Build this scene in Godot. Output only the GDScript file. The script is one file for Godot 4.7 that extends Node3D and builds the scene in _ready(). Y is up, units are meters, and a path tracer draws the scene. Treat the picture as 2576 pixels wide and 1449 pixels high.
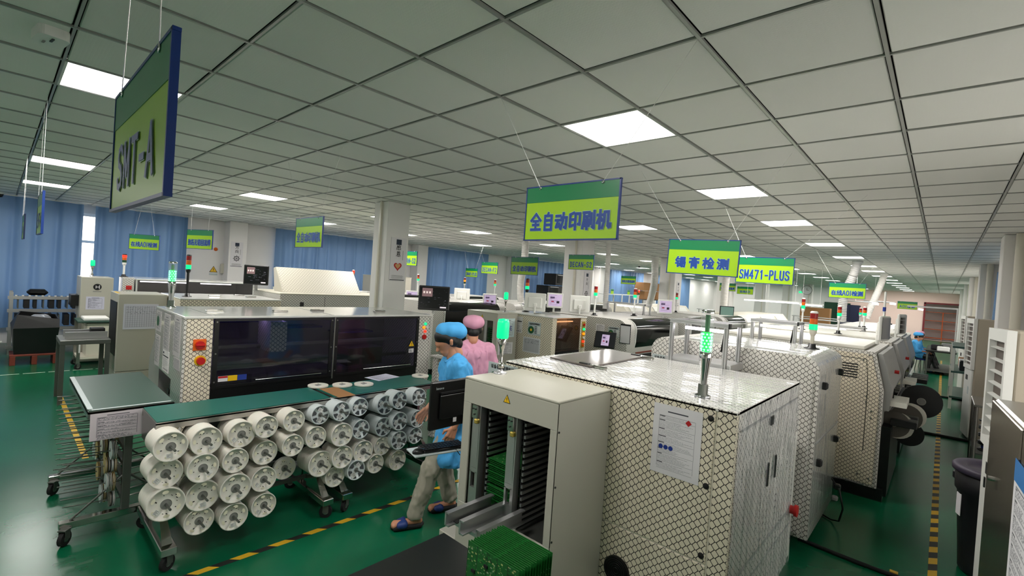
extends Node3D
# A long electronics assembly hall: rows of machines, hanging signs, reel trolleys and two workers.
# World: y up, metres; -z runs along the machine rows, -x runs to the curtained window wall.

const CEIL := 3.157
const EYE := Vector3(0, 2.05, 0)
const FOCAL := 1186.5
var M := {}
var used := {}
var eye_basis: Basis
var rng := RandomNumberGenerator.new()


func _ready() -> void:
	rng.seed = 7
	set_camera_and_light()
	make_materials()
	build_shell()
	build_ceiling()
	build_windows()
	build_signs()
	build_printer_line()
	build_loader()
	build_side_line()
	build_trolleys()
	build_people()
	build_window_zone()
	build_second_line()
	build_far_line()
	build_aisle()


func set_camera_and_light() -> void:
	eye_basis = Basis.from_euler(Vector3(-0.01434, 0.741475, 0.06762), EULER_ORDER_YXZ)
	var cam := Camera3D.new()
	cam.name = "camera"
	add_child(cam)
	cam.transform = Transform3D(eye_basis, EYE)
	cam.fov = rad_to_deg(2.0 * atan(724.5 / FOCAL))
	cam.near = 0.05
	cam.far = 200.0
	cam.current = true
	var we := WorldEnvironment.new()
	we.name = "environment"
	add_child(we)
	var e := Environment.new()
	we.environment = e
	e.background_mode = Environment.BG_SKY
	var sky := Sky.new()
	var pm := ProceduralSkyMaterial.new()
	pm.sky_top_color = Color(0.90, 0.90, 0.90)
	pm.sky_horizon_color = Color(0.98, 0.94, 0.89)
	pm.ground_bottom_color = Color(0.74, 0.72, 0.69)
	pm.ground_horizon_color = Color(0.88, 0.86, 0.83)
	pm.sky_energy_multiplier = 1.45
	pm.ground_energy_multiplier = 1.1
	sky.sky_material = pm
	e.sky = sky
	e.tonemap_mode = Environment.TONE_MAPPER_LINEAR
	e.tonemap_exposure = 2.8
	e.sdfgi_enabled = true
	e.ssao_enabled = true
	e.ssil_enabled = true


func panel_spots() -> Array:
	var out := []
	var rows := [2.281, -0.119 - 0.4, -2.919, -5.319, -7.719, -10.719, -13.719, -16.719, -19.119, -22.119, -25.119, -28.119, -31.119, -34.119, -37.119, -40.119]
	for z in rows:
		for x in [-1.748, -4.148, -8.348, -11.348, -13.748]:
			if x == -13.748 and z > -20.0:
				continue
			if x == -1.748 and z > 0.0:
				continue
			if x == -4.148 and z in [-2.919, -5.319, -10.719]:
				continue
			out.append(Vector3(x, CEIL, z))
	return out


# ---- a pixel of the photograph gives a direction; the plane it lies on gives the distance ----
func ray(u: float, v: float) -> Vector3:
	return eye_basis * Vector3((u - 1288.0) / FOCAL, (724.5 - v) / FOCAL, -1.0)

func on_y(u: float, v: float, y: float) -> Vector3:
	var d := ray(u, v)
	return EYE + d * ((y - EYE.y) / d.y)

func on_x(u: float, v: float, x: float) -> Vector3:
	var d := ray(u, v)
	return EYE + d * (x / d.x)

func on_z(u: float, v: float, z: float) -> Vector3:
	var d := ray(u, v)
	return EYE + d * (z / d.z)


# ---- mesh helpers ----
func S(smooth := false) -> SurfaceTool:
	var s := SurfaceTool.new()
	s.begin(Mesh.PRIMITIVE_TRIANGLES)
	s.set_smooth_group(0 if smooth else -1)
	s.set_uv(Vector2.ZERO)
	return s

func tri(s: SurfaceTool, a: Vector3, b: Vector3, c: Vector3) -> void:
	s.add_vertex(a); s.add_vertex(b); s.add_vertex(c)

func quad(s: SurfaceTool, a: Vector3, b: Vector3, c: Vector3, d: Vector3) -> void:
	var ua := Vector2(0, 0); var ub := Vector2(1, 0); var uc := Vector2(1, 1); var ud := Vector2(0, 1)
	s.set_uv(ua); s.add_vertex(a); s.set_uv(ub); s.add_vertex(b); s.set_uv(uc); s.add_vertex(c)
	s.set_uv(ua); s.add_vertex(a); s.set_uv(uc); s.add_vertex(c); s.set_uv(ud); s.add_vertex(d)

func hexa(s: SurfaceTool, p: Array) -> void:
	# eight corners: 0-3 the lower ring, 4-7 the upper ring, counter-clockwise seen from above
	quad(s, p[4], p[7], p[6], p[5])
	quad(s, p[0], p[1], p[2], p[3])
	for i in 4:
		var j := (i + 1) % 4
		quad(s, p[i + 4], p[j + 4], p[j], p[i])

func bx(s: SurfaceTool, c: Vector3, z: Vector3, b := Basis()) -> void:
	var h := z * 0.5
	var p := []
	for y in [-1, 1]:
		for q in [[-1, 1], [1, 1], [1, -1], [-1, -1]]:
			p.append(c + b * Vector3(h.x * q[0], h.y * y, h.z * q[1]))
	hexa(s, p)

func cbx(s: SurfaceTool, c: Vector3, z: Vector3, ch: float, b := Basis()) -> void:
	# box with chamfered edges
	if ch <= 0.0:
		bx(s, c, z, b)
		return
	var h := z * 0.5
	var f := func(ax: int, sg: float, u: float, v: float) -> Vector3:
		var p := Vector3.ZERO
		var i1 := (ax + 1) % 3
		var i2 := (ax + 2) % 3
		p[ax] = sg * h[ax]
		p[i1] = u * (h[i1] - ch)
		p[i2] = v * (h[i2] - ch)
		return c + b * p
	for ax in 3:
		for sg in [-1.0, 1.0]:
			var a: Vector3 = f.call(ax, sg, -1, -1); var bb: Vector3 = f.call(ax, sg, 1, -1)
			var cc: Vector3 = f.call(ax, sg, 1, 1); var d: Vector3 = f.call(ax, sg, -1, 1)
			if sg > 0: quad(s, d, cc, bb, a)
			else: quad(s, a, bb, cc, d)
	for ax in 3:      # the edge between +-i1 and +-i2 runs along ax
		var i1 := (ax + 1) % 3
		var i2 := (ax + 2) % 3
		for s1 in [-1.0, 1.0]:
			for s2 in [-1.0, 1.0]:
				var q := []
				for k in [-1.0, 1.0]:
					var p1 := Vector3.ZERO
					p1[ax] = k * (h[ax] - ch); p1[i1] = s1 * h[i1]; p1[i2] = s2 * (h[i2] - ch)
					var p2 := Vector3.ZERO
					p2[ax] = k * (h[ax] - ch); p2[i1] = s1 * (h[i1] - ch); p2[i2] = s2 * h[i2]
					q.append(c + b * p1); q.append(c + b * p2)
				if s1 * s2 > 0: quad(s, q[0], q[2], q[3], q[1])
				else: quad(s, q[0], q[1], q[3], q[2])
	for sx in [-1.0, 1.0]:
		for sy in [-1.0, 1.0]:
			for sz in [-1.0, 1.0]:
				var a := c + b * Vector3(sx * h.x, sy * (h.y - ch), sz * (h.z - ch))
				var d := c + b * Vector3(sx * (h.x - ch), sy * h.y, sz * (h.z - ch))
				var g := c + b * Vector3(sx * (h.x - ch), sy * (h.y - ch), sz * h.z)
				if sx * sy * sz > 0: tri(s, a, g, d)
				else: tri(s, a, d, g)

func frame_of(d: Vector3) -> Basis:
	var y := d.normalized()
	var x := y.cross(Vector3.UP if absf(y.y) < 0.95 else Vector3.RIGHT).normalized()
	return Basis(x, y, x.cross(y))

func cyl(s: SurfaceTool, a: Vector3, b: Vector3, r0: float, r1 := -1.0, n := 16, caps := true) -> void:
	if r1 < 0.0: r1 = r0
	var f := frame_of(b - a)
	for i in n:
		var t0 := TAU * i / n
		var t1 := TAU * (i + 1) / n
		var e0 := f * Vector3(cos(t0), 0, sin(t0))
		var e1 := f * Vector3(cos(t1), 0, sin(t1))
		s.set_smooth_group(1)
		quad(s, b + e0 * r1, b + e1 * r1, a + e1 * r0, a + e0 * r0)
		s.set_smooth_group(-1)
		if caps:
			tri(s, a, a + e0 * r0, a + e1 * r0)
			tri(s, b, b + e1 * r1, b + e0 * r1)

func lathe(s: SurfaceTool, prof: Array, xf: Transform3D, n := 20, smooth := true) -> void:
	# prof: Vector2(radius, height) from the bottom up
	for k in prof.size() - 1:
		s.set_smooth_group(2 if smooth else -1)
		for i in n:
			var t0 := TAU * i / n
			var t1 := TAU * (i + 1) / n
			var p: Vector2 = prof[k]
			var q: Vector2 = prof[k + 1]
			var a := xf * Vector3(q.x * cos(t0), q.y, q.x * sin(t0))
			var b := xf * Vector3(q.x * cos(t1), q.y, q.x * sin(t1))
			var c := xf * Vector3(p.x * cos(t1), p.y, p.x * sin(t1))
			var d := xf * Vector3(p.x * cos(t0), p.y, p.x * sin(t0))
			if q.x < 1e-5: tri(s, a, c, d)
			elif p.x < 1e-5: tri(s, a, b, c)
			else: quad(s, a, b, c, d)
	s.set_smooth_group(-1)

func tube(s: SurfaceTool, pts: Array, r: float, n := 8) -> void:
	var rings := []
	for i in pts.size():
		var d: Vector3 = (pts[mini(i + 1, pts.size() - 1)] - pts[maxi(i - 1, 0)])
		var f := frame_of(d)
		if i > 0:      # keep the ring from twisting
			var prev: Vector3 = rings[i - 1][0] - pts[i - 1]
			var y := d.normalized()
			var x := (prev - y * prev.dot(y)).normalized()
			f = Basis(x, y, x.cross(y))
		var ring := []
		for k in n:
			var t := TAU * k / n
			ring.append(pts[i] + f * Vector3(cos(t) * r, 0, sin(t) * r))
		rings.append(ring)
	s.set_smooth_group(3)
	for i in rings.size() - 1:
		for k in n:
			var j := (k + 1) % n
			quad(s, rings[i + 1][k], rings[i + 1][j], rings[i][j], rings[i][k])
	s.set_smooth_group(-1)
	for k in range(1, n - 1):
		tri(s, rings[0][0], rings[0][k], rings[0][k + 1])
		var q: Array = rings[rings.size() - 1]
		tri(s, q[0], q[k + 1], q[k])

func extrude(s: SurfaceTool, poly: Array, xf: Transform3D, depth: float, smooth := false) -> void:
	# a polygon in the local xy plane, pushed from z = 0 to z = depth
	var pv := PackedVector2Array(poly)
	if Geometry2D.is_polygon_clockwise(pv):
		pv.reverse()
	var idx := Geometry2D.triangulate_polygon(pv)
	for i in range(0, idx.size(), 3):
		var q := []
		for k in 3:
			q.append(pv[idx[i + k]])
		if (q[1] - q[0]).cross(q[2] - q[0]) < 0.0:
			q.reverse()
		tri(s, xf * Vector3(q[0].x, q[0].y, depth), xf * Vector3(q[2].x, q[2].y, depth), xf * Vector3(q[1].x, q[1].y, depth))
		tri(s, xf * Vector3(q[0].x, q[0].y, 0), xf * Vector3(q[1].x, q[1].y, 0), xf * Vector3(q[2].x, q[2].y, 0))
	if smooth: s.set_smooth_group(4)
	for i in pv.size():
		var a := pv[i]
		var b := pv[(i + 1) % pv.size()]
		quad(s, xf * Vector3(a.x, a.y, depth), xf * Vector3(b.x, b.y, depth), xf * Vector3(b.x, b.y, 0), xf * Vector3(a.x, a.y, 0))
	s.set_smooth_group(-1)

func rounded(x0: float, y0: float, x1: float, y1: float, r: float, n := 5, only_top := false) -> Array:
	var out := []
	var cs := [[x1 - r, y1 - r, 0.0], [x0 + r, y1 - r, PI / 2], [x0 + r, y0 + r, PI], [x1 - r, y0 + r, PI * 1.5]]
	for c in 4:
		if only_top and c >= 2:
			out.append(Vector2(x0 if c == 2 else x1, y0))
			continue
		for i in n + 1:
			var t: float = cs[c][2] + PI / 2 * i / n
			out.append(Vector2(cs[c][0] + r * cos(t), cs[c][1] + r * sin(t)))
	return out

func disc(r: float, n := 24) -> Array:
	var out := []
	for i in n:
		out.append(Vector2(cos(TAU * i / n), sin(TAU * i / n)) * r)
	return out


# ---- node helpers ----
func uname(called: String) -> String:
	var k: int = used.get(called, 0)
	used[called] = k + 1
	return called if k == 0 else "%s_%03d" % [called, k]

func thing(called: String, label: String, category: String, at := Vector3.ZERO, turn := 0.0, group := "") -> Node3D:
	var o := Node3D.new()
	o.name = uname(called)
	add_child(o)
	o.position = at
	o.rotation.y = turn
	o.set_meta("label", label)
	o.set_meta("category", category)
	if group: o.set_meta("group", group)
	return o

func setting(called: String) -> Node3D:
	var o := Node3D.new()
	o.name = uname(called)
	add_child(o)
	o.set_meta("kind", "structure")
	return o

func put(par: Node3D, called: String, s: SurfaceTool, mat: Material, label := "") -> MeshInstance3D:
	s.generate_normals()
	var o := MeshInstance3D.new()
	o.name = called
	o.mesh = s.commit()
	o.material_override = mat
	par.add_child(o, true)
	if label: o.set_meta("label", label)
	return o

func copy_of(o: Node3D, label := "", group := "") -> Node3D:
	var base: String = o.name
	if base.length() > 4 and base[base.length() - 4] == "_" and base.right(3).is_valid_int():
		base = base.left(base.length() - 4)
	var c: Node3D = o.duplicate()
	c.name = uname(base)
	add_child(c)
	if label: c.set_meta("label", label)
	if group: c.set_meta("group", group)
	return c

func box_part(par: Node3D, called: String, c: Vector3, z: Vector3, mat: Material, ch := 0.0, b := Basis()) -> MeshInstance3D:
	var s := S()
	cbx(s, c, z, ch, b)
	return put(par, called, s, mat)

func span_part(par: Node3D, called: String, lo: Vector3, hi: Vector3, mat: Material, ch := 0.0) -> MeshInstance3D:
	return box_part(par, called, (lo + hi) * 0.5, (hi - lo).abs(), mat, ch)

func rod_part(par: Node3D, called: String, a: Vector3, b: Vector3, r: float, mat: Material, n := 14, r1 := -1.0) -> MeshInstance3D:
	var s := S()
	cyl(s, a, b, r, r1, n)
	return put(par, called, s, mat)

func card(par: Node3D, called: String, c: Vector3, right: Vector3, up: Vector3, w: float, h: float, mat: Material, thick := 0.003) -> MeshInstance3D:
	# a thin sheet whose print faces right x up
	var r := right.normalized() * w * 0.5
	var u := up.normalized() * h * 0.5
	var n := right.cross(up).normalized() * thick
	var s := S()
	var a := c - r + u + n; var b := c + r + u + n; var d := c + r - u + n; var e := c - r - u + n
	quad(s, a, b, d, e)
	s.set_uv(Vector2(0.02, 0.02))
	for q in [[a, b], [b, d], [d, e], [e, a]]:
		var p0: Vector3 = q[0]; var p1: Vector3 = q[1]
		for v in [p1, p0, p0 - n, p1, p0 - n, p1 - n]: s.add_vertex(v)
	for v in [a - n, d - n, b - n, a - n, e - n, d - n]: s.add_vertex(v)
	return put(par, called, s, mat)


# ---- materials ----
func mat(c: Color, rough := 0.6, metal := 0.0) -> StandardMaterial3D:
	var m := StandardMaterial3D.new()
	m.albedo_color = c
	m.roughness = rough
	m.metallic = metal
	return m

func glow(c: Color, e: float, base := Color(-1, 0, 0)) -> StandardMaterial3D:
	var m := mat(c if base.r < 0 else base, 0.35)
	m.emission_enabled = true
	m.emission = c
	m.emission_energy_multiplier = e
	return m

func clear(c: Color, alpha: float, rough := 0.05) -> StandardMaterial3D:
	var m := mat(Color(c.r, c.g, c.b, alpha), rough)
	m.transparency = BaseMaterial3D.TRANSPARENCY_ALPHA
	return m

func noise_tex(freq: float, size := 256, normal := false, strength := 4.0, ramp: Gradient = null, sd := 1, oct := 4) -> NoiseTexture2D:
	var n := FastNoiseLite.new()
	n.noise_type = FastNoiseLite.TYPE_SIMPLEX_SMOOTH
	n.frequency = freq
	n.fractal_octaves = oct
	n.seed = sd
	var t := NoiseTexture2D.new()
	t.width = size
	t.height = size
	t.seamless = true
	t.noise = n
	if normal:
		t.as_normal_map = true
		t.bump_strength = strength
	if ramp: t.color_ramp = ramp
	return t

func ramp2(a: Color, b: Color) -> Gradient:
	var g := Gradient.new()
	g.set_color(0, a)
	g.set_color(1, b)
	return g

func net_image(ground: Color, line: Color) -> ImageTexture:
	# the black netting printed on antistatic sheet: flattened hexagons
	var n := 192
	var im := Image.create(n, n, false, Image.FORMAT_RGB8)
	var cen := []
	for i in range(-1, 3):
		for j in range(-1, 3):
			cen.append(Vector2(i + 0.25, j + 0.25))
			cen.append(Vector2(i + 0.75, j + 0.75))
	var k := Vector2(0.050, 0.042)
	for y in n:
		for x in n:
			var p := Vector2((x + 0.5) / n, (y + 0.5) / n)
			var d1 := 9.0
			var d2 := 9.0
			for c in cen:
				var d: float = ((p - c) * k).length()
				if d < d1 - 1e-7:
					d2 = d1
					d1 = d
				elif d < d2 and d > d1 + 1e-7:
					d2 = d
			var t := clampf((d2 - d1 - 0.0030) / 0.0012, 0.0, 1.0)
			im.set_pixel(x, y, line.lerp(ground, t))
	return ImageTexture.create_from_image(im)

func net_mat(tex: Texture2D, rough: float, film := false) -> StandardMaterial3D:
	var m := mat(Color.WHITE, rough)
	m.albedo_texture = tex
	m.uv1_triplanar = true
	m.uv1_world_triplanar = true
	m.uv1_triplanar_sharpness = 8.0
	m.uv1_scale = Vector3(1 / 0.050, 1 / 0.042, 1 / 0.050)
	if film:
		m.clearcoat_enabled = true
		m.clearcoat = 1.0
		m.clearcoat_roughness = 0.06
	return m

func make_materials() -> void:
	var net := net_image(Color(0.90, 0.86, 0.775), Color(0.17, 0.15, 0.13))
	M.net = net_mat(net, 0.5)
	var net_w := net_image(Color(0.84, 0.83, 0.80), Color(0.2, 0.19, 0.18))
	M.net_w = net_mat(net_w, 0.45)
	M.net_film = net_mat(net_w, 0.3, true)
	# clear stretch film over the machines: a thin pane with lengthwise wrinkles
	var wr := noise_tex(0.02, 512, true, 10.0, null, 3, 4)
	M.film = clear(Color(0.9, 0.92, 0.93), 0.16, 0.07)
	M.film.normal_enabled = true
	M.film.normal_texture = wr
	M.film.normal_scale = 1.0
	M.film.uv1_triplanar = true
	M.film.uv1_world_triplanar = true
	M.film.uv1_scale = Vector3(0.5, 0.4, 4.5)
	M.white = mat(Color(0.86, 0.85, 0.81), 0.38)
	M.cream = mat(Color(0.82, 0.80, 0.74), 0.4)
	M.offwhite = mat(Color(0.88, 0.88, 0.86), 0.45)
	M.grey = mat(Color(0.5, 0.5, 0.49), 0.5)
	M.dark = mat(Color(0.08, 0.08, 0.085), 0.45)
	M.black = mat(Color(0.03, 0.03, 0.033), 0.35)
	M.rubber = mat(Color(0.05, 0.05, 0.05), 0.8)
	M.gloss_black = mat(Color(0.02, 0.018, 0.025), 0.06)
	M.steel = mat(Color(0.62, 0.61, 0.59), 0.28, 0.9)
	M.polished = mat(Color(0.72, 0.71, 0.69), 0.14, 1.0)
	M.alu = mat(Color(0.74, 0.74, 0.74), 0.35, 0.85)
	M.dull_steel = mat(Color(0.42, 0.43, 0.41), 0.42, 0.7)
	M.chrome = mat(Color(0.8, 0.8, 0.8), 0.08, 1.0)
	M.wall = mat(Color(0.90, 0.89, 0.88), 0.85)
	M.wall_far_glow = mat(Color(0.94, 0.83, 0.79), 0.85)  # pinkish window glow on the end wall is put into this colour
	M.paint_grey = mat(Color(0.45, 0.45, 0.45), 0.8)
	M.tile = mat(Color(0.80, 0.81, 0.78), 0.9)
	M.tile.heightmap_enabled = false
	M.tee = mat(Color(0.62, 0.63, 0.61), 0.35, 0.3)
	M.plenum = mat(Color(0.1, 0.1, 0.1), 0.9)
	M.panel_glow = glow(Color(1.0, 0.98, 0.96), 2.6)
	M.floor = mat(Color.WHITE, 0.24)
	M.floor.albedo_texture = noise_tex(0.008, 512, false, 1.0, ramp2(Color(0.015, 0.31, 0.195), Color(0.03, 0.40, 0.27)), 11, 5)
	M.floor.uv1_triplanar = true
	M.floor.uv1_world_triplanar = true
	M.floor.uv1_scale = Vector3(0.12, 0.12, 0.12)
	M.floor.normal_enabled = true
	M.floor.normal_texture = noise_tex(0.012, 512, true, 1.2, null, 5, 3)
	M.floor.normal_scale = 0.12
	M.green_mat = mat(Color(0.05, 0.37, 0.33), 0.4)
	M.mat_grey_green = mat(Color(0.20, 0.31, 0.27), 0.4)
	M.curtain = mat(Color(0.42, 0.56, 0.72), 0.5)
	M.curtain.backlight_enabled = true
	M.curtain.backlight = Color(0.24, 0.30, 0.38)
	M.glass = clear(Color(0.95, 0.98, 1.0), 0.08, 0.02)
	M.smoke = clear(Color(0.03, 0.025, 0.04), 0.42, 0.05)
	M.violet = glow(Color(0.72, 0.62, 1.0), 6.0)
	M.brown_glass = clear(Color(0.10, 0.06, 0.045), 0.6, 0.05)
	M.red = mat(Color(0.72, 0.03, 0.04), 0.35)
	M.yellow = mat(Color(0.9, 0.72, 0.03), 0.4)
	M.orange = mat(Color(0.88, 0.38, 0.03), 0.4)
	M.tape_yellow = mat(Color(0.78, 0.62, 0.12), 0.5)
	M.tape_black = mat(Color(0.10, 0.11, 0.10), 0.5)
	M.tape_white = mat(Color(0.7, 0.74, 0.68), 0.6)
	M.sign_green = mat(Color(0.0, 0.47, 0.27), 0.3)
	M.sign_lime = mat(Color(0.60, 0.77, 0.06), 0.3)
	M.sign_blue = mat(Color(0.02, 0.19, 0.48), 0.35)
	M.letter_blue = mat(Color(0.02, 0.24, 0.56), 0.4)
	M.sign_pale = mat(Color(0.70, 0.85, 0.75), 0.35)
	M.green_on = glow(Color(0.0, 1.0, 0.62), 0.36, Color(0.02, 0.5, 0.3))
	M.red_on = glow(Color(1.0, 0.2, 0.1), 0.7, Color(0.6, 0.03, 0.03))
	M.amber_on = glow(Color(1.0, 0.5, 0.05), 0.7, Color(0.7, 0.3, 0.02))
	M.amber_off = mat(Color(0.85, 0.38, 0.02), 0.3)
	M.red_off = mat(Color(0.55, 0.03, 0.03), 0.3)
	M.green_off = mat(Color(0.03, 0.25, 0.12), 0.3)
	M.screen_dark = glow(Color(0.02, 0.022, 0.028), 1.0, Color(0.02, 0.02, 0.02))
	M.tube_on = glow(Color(1.0, 0.97, 1.0), 3.0)
	M.reel = mat(Color(0.87, 0.855, 0.81), 0.42)
	M.reel.subsurf_scatter_enabled = true
	M.reel.subsurf_scatter_strength = 0.05
	M.reel_clear = mat(Color(0.80, 0.83, 0.83), 0.3)
	M.reel_dark = mat(Color(0.30, 0.31, 0.32), 0.4)
	M.reel_hub = mat(Color(0.50, 0.50, 0.48), 0.4)
	M.pcb = mat(Color(0.03, 0.36, 0.10), 0.35)
	M.pcb_edge = mat(Color(0.10, 0.30, 0.12), 0.5)
	M.gold = mat(Color(0.75, 0.66, 0.32), 0.3, 0.6)
	M.cardboard = mat(Color(0.60, 0.43, 0.27), 0.85)
	M.pallet = mat(Color(0.48, 0.20, 0.13), 0.6)
	M.skin = mat(Color(0.76, 0.53, 0.41), 0.5)
	M.hair = mat(Color(0.025, 0.022, 0.022), 0.5)
	M.coat = cloth(Color(0.28, 0.64, 0.88))
	M.coat_pink = cloth(Color(0.86, 0.62, 0.72))
	M.trousers = cloth(Color(0.62, 0.60, 0.54))
	M.slipper = mat(Color(0.10, 0.20, 0.45), 0.5)
	M.bin = mat(Color(0.07, 0.07, 0.09), 0.5)
	M.bin_lid = mat(Color(0.22, 0.19, 0.26), 0.5)
	M.paper = mat(Color(0.86, 0.85, 0.86), 0.7)
	M.print_black = mat(Color(0.04, 0.04, 0.05), 0.7)
	M.print_red = mat(Color(0.7, 0.06, 0.08), 0.6)
	M.print_blue = mat(Color(0.08, 0.2, 0.55), 0.6)
	M.print_green = mat(Color(0.03, 0.34, 0.18), 0.5)
	M.label_grey = mat(Color(0.72, 0.76, 0.76), 0.5)
	M.lid_glass = mat(Color(0.30, 0.25, 0.22), 0.10)
	M.lid_glass.clearcoat_enabled = true
	M.film_sheet = clear(Color(0.92, 0.94, 0.95), 0.12, 0.06)
	M.reel_grey_face = mat(Color(0.36, 0.34, 0.31), 0.45)
	M.reel_amber = mat(Color(0.72, 0.62, 0.40), 0.4)
	M.duct = mat(Color(0.85, 0.84, 0.82), 0.5)
	M.loader_white = mat(Color(0.69, 0.68, 0.63), 0.33)
	M.bench_mat = mat(Color(0.05, 0.065, 0.06), 0.35)
	M.bracket = mat(Color(0.66, 0.56, 0.55), 0.4, 0.4)
	M.white_gloss = mat(Color(0.86, 0.86, 0.84), 0.10)
	M.net_cream = net_mat(net_image(Color(0.83, 0.81, 0.75), Color(0.55, 0.53, 0.48)), 0.45)
	M.bag = mat(Color(0.55, 0.56, 0.58), 0.2)
	M.hood_glass = mat(Color(0.06, 0.06, 0.06), 0.08)
	M.warm_tube = glow(Color(1.0, 0.72, 0.5), 2.5)
	M.green_screen = glow(Color(0.28, 0.36, 0.32), 0.8, Color(0.1, 0.12, 0.1))
	M.brushed = mat(Color(0.60, 0.57, 0.53), 0.22, 0.95)

func cloth(c: Color) -> StandardMaterial3D:
	var m := mat(c, 0.8)
	m.rim_enabled = true
	m.rim = 0.25
	m.rim_tint = 0.6
	return m

func form_tex(seed_n: int, w: int, h: int, kind := "form", ground := Color(0.88, 0.87, 0.88)) -> StandardMaterial3D:
	# a sheet of small print: headings, ruled boxes and lines of type
	var im := Image.create(w, h, false, Image.FORMAT_RGB8)
	im.fill(ground)
	var r := RandomNumberGenerator.new()
	r.seed = seed_n
	var ink := Color(0.22, 0.22, 0.26)
	if kind == "sheet" or kind == "form":
		var y := int(h * 0.09)
		im.fill_rect(Rect2i(int(w * 0.3), y, int(w * 0.42), maxi(2, h / 60)), ink)
		y = int(h * 0.16)
		for bar in [0.15, 0.95]:
			pass
		im.fill_rect(Rect2i(int(w * 0.13), y, int(w * 0.74), 1), ink)
		while y < h * 0.88:
			var rows := r.randi_range(2, 6)
			im.fill_rect(Rect2i(int(w * 0.14), y + 2, int(w * r.randf_range(0.08, 0.16)), maxi(1, h / 90)), Color(0.1, 0.1, 0.12))
			y += maxi(3, h / 45)
			for i in rows:
				var x := int(w * 0.14)
				var stop := int(w * r.randf_range(0.5, 0.86))
				while x < stop:
					var l := r.randi_range(2, maxi(3, w / 14))
					im.fill_rect(Rect2i(x, y, mini(l, stop - x), 1), ink.lerp(ground, r.randf_range(0.1, 0.5)))
					x += l + r.randi_range(1, 3)
				y += maxi(2, h / 62)
			im.fill_rect(Rect2i(int(w * 0.13), y, int(w * 0.74), 1), ink.lerp(ground, 0.4))
			y += 2
		im.fill_rect(Rect2i(int(w * 0.13), int(h * 0.16), 1, int(h * 0.74)), ink.lerp(ground, 0.3))
		im.fill_rect(Rect2i(int(w * 0.87), int(h * 0.16), 1, int(h * 0.74)), ink.lerp(ground, 0.3))
	elif kind == "grid":
		for i in 22:
			im.fill_rect(Rect2i(int(w * 0.06), int(h * (0.08 + 0.04 * i)), int(w * 0.88), 1), ink.lerp(ground, 0.45))
		for i in 14:
			im.fill_rect(Rect2i(int(w * (0.06 + 0.88 / 13.0 * i)), int(h * 0.08), 1, int(h * 0.84)), ink.lerp(ground, 0.45))
		for i in 60:
			im.fill_rect(Rect2i(r.randi_range(int(w * 0.08), int(w * 0.9)), r.randi_range(int(h * 0.1), int(h * 0.4)), 3, 1), ink)
	elif kind == "screen":
		im.fill(Color(0.03, 0.03, 0.035))
		for i in 26:
			im.fill_rect(Rect2i(r.randi_range(2, w - 24), r.randi_range(int(h * 0.1), int(h * 0.85)), r.randi_range(3, 22), 1), Color(0.5, 0.5, 0.55))
		im.fill_rect(Rect2i(int(w * 0.08), int(h * 0.05), int(w * 0.36), int(h * 0.4)), Color(0.42, 0.33, 0.34))
		for i in 3:
			im.fill_rect(Rect2i(int(w * (0.12 + 0.1 * i)), int(h * 0.2), int(w * 0.06), int(h * 0.1)), Color(0.8, 0.74, 0.72))
		im.fill_rect(Rect2i(int(w * 0.72), int(h * 0.9), int(w * 0.22), int(h * 0.07)), Color(0.75, 0.72, 0.74))
	elif kind == "gui":
		im.fill(Color(0.62, 0.56, 0.66))
		im.fill_rect(Rect2i(int(w * 0.12), int(h * 0.2), int(w * 0.34), int(h * 0.16)), Color(0.25, 0.2, 0.3))
		im.fill_rect(Rect2i(int(w * 0.2), int(h * 0.55), int(w * 0.2), int(h * 0.12)), Color(0.5, 0.12, 0.2))
		im.fill_rect(Rect2i(int(w * 0.6), int(h * 0.55), int(w * 0.22), int(h * 0.2)), Color(0.12, 0.1, 0.12))
		for i in 12:
			im.fill_rect(Rect2i(int(w * 0.1), int(h * (0.08 + 0.07 * i)), r.randi_range(10, int(w * 0.7)), 1), Color(0.3, 0.25, 0.33))
	elif kind == "board":
		im.fill(Color(0.04, 0.36, 0.12))
		for i in 420:
			var c := [Color(0.62, 0.66, 0.4), Color(0.02, 0.2, 0.06), Color(0.55, 0.62, 0.5), Color(0.08, 0.48, 0.18)][r.randi() % 4] as Color
			im.fill_rect(Rect2i(r.randi_range(0, w - 5), r.randi_range(0, h - 5), r.randi_range(1, 5), r.randi_range(1, 4)), c)
		for i in 5:
			im.fill_rect(Rect2i(int(w * i / 5.0), 0, 1, h), Color(0.02, 0.14, 0.05))
	elif kind == "reel_label":
		im.fill(Color(0.87, 0.87, 0.85))
		for i in 5:
			im.fill_rect(Rect2i(3, int(h * (0.15 + 0.16 * i)), r.randi_range(int(w * 0.3), int(w * 0.85)), 2), ink)
	elif kind == "checkbox":
		im.fill(Color(0.86, 0.85, 0.84))
		im.fill_rect(Rect2i(int(w * 0.06), int(h * 0.1), int(w * 0.2), int(h * 0.1)), Color(0.15, 0.15, 0.2))
		im.fill_rect(Rect2i(int(w * 0.06), int(h * 0.26), int(w * 0.88), int(h * 0.06)), Color(0.1, 0.1, 0.12))
		for i in 9:
			im.fill_rect(Rect2i(int(w * 0.08), int(h * (0.38 + 0.05 * i)), r.randi_range(int(w * 0.4), int(w * 0.84)), 1), ink)
		for i in 5:
			im.fill_rect(Rect2i(int(w * (0.2 + 0.15 * i)), int(h * 0.86), int(w * 0.07), int(h * 0.07)), Color(0.15, 0.15, 0.18))
	var m := mat(Color.WHITE, 0.6)
	m.albedo_texture = ImageTexture.create_from_image(im)
	return m

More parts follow.
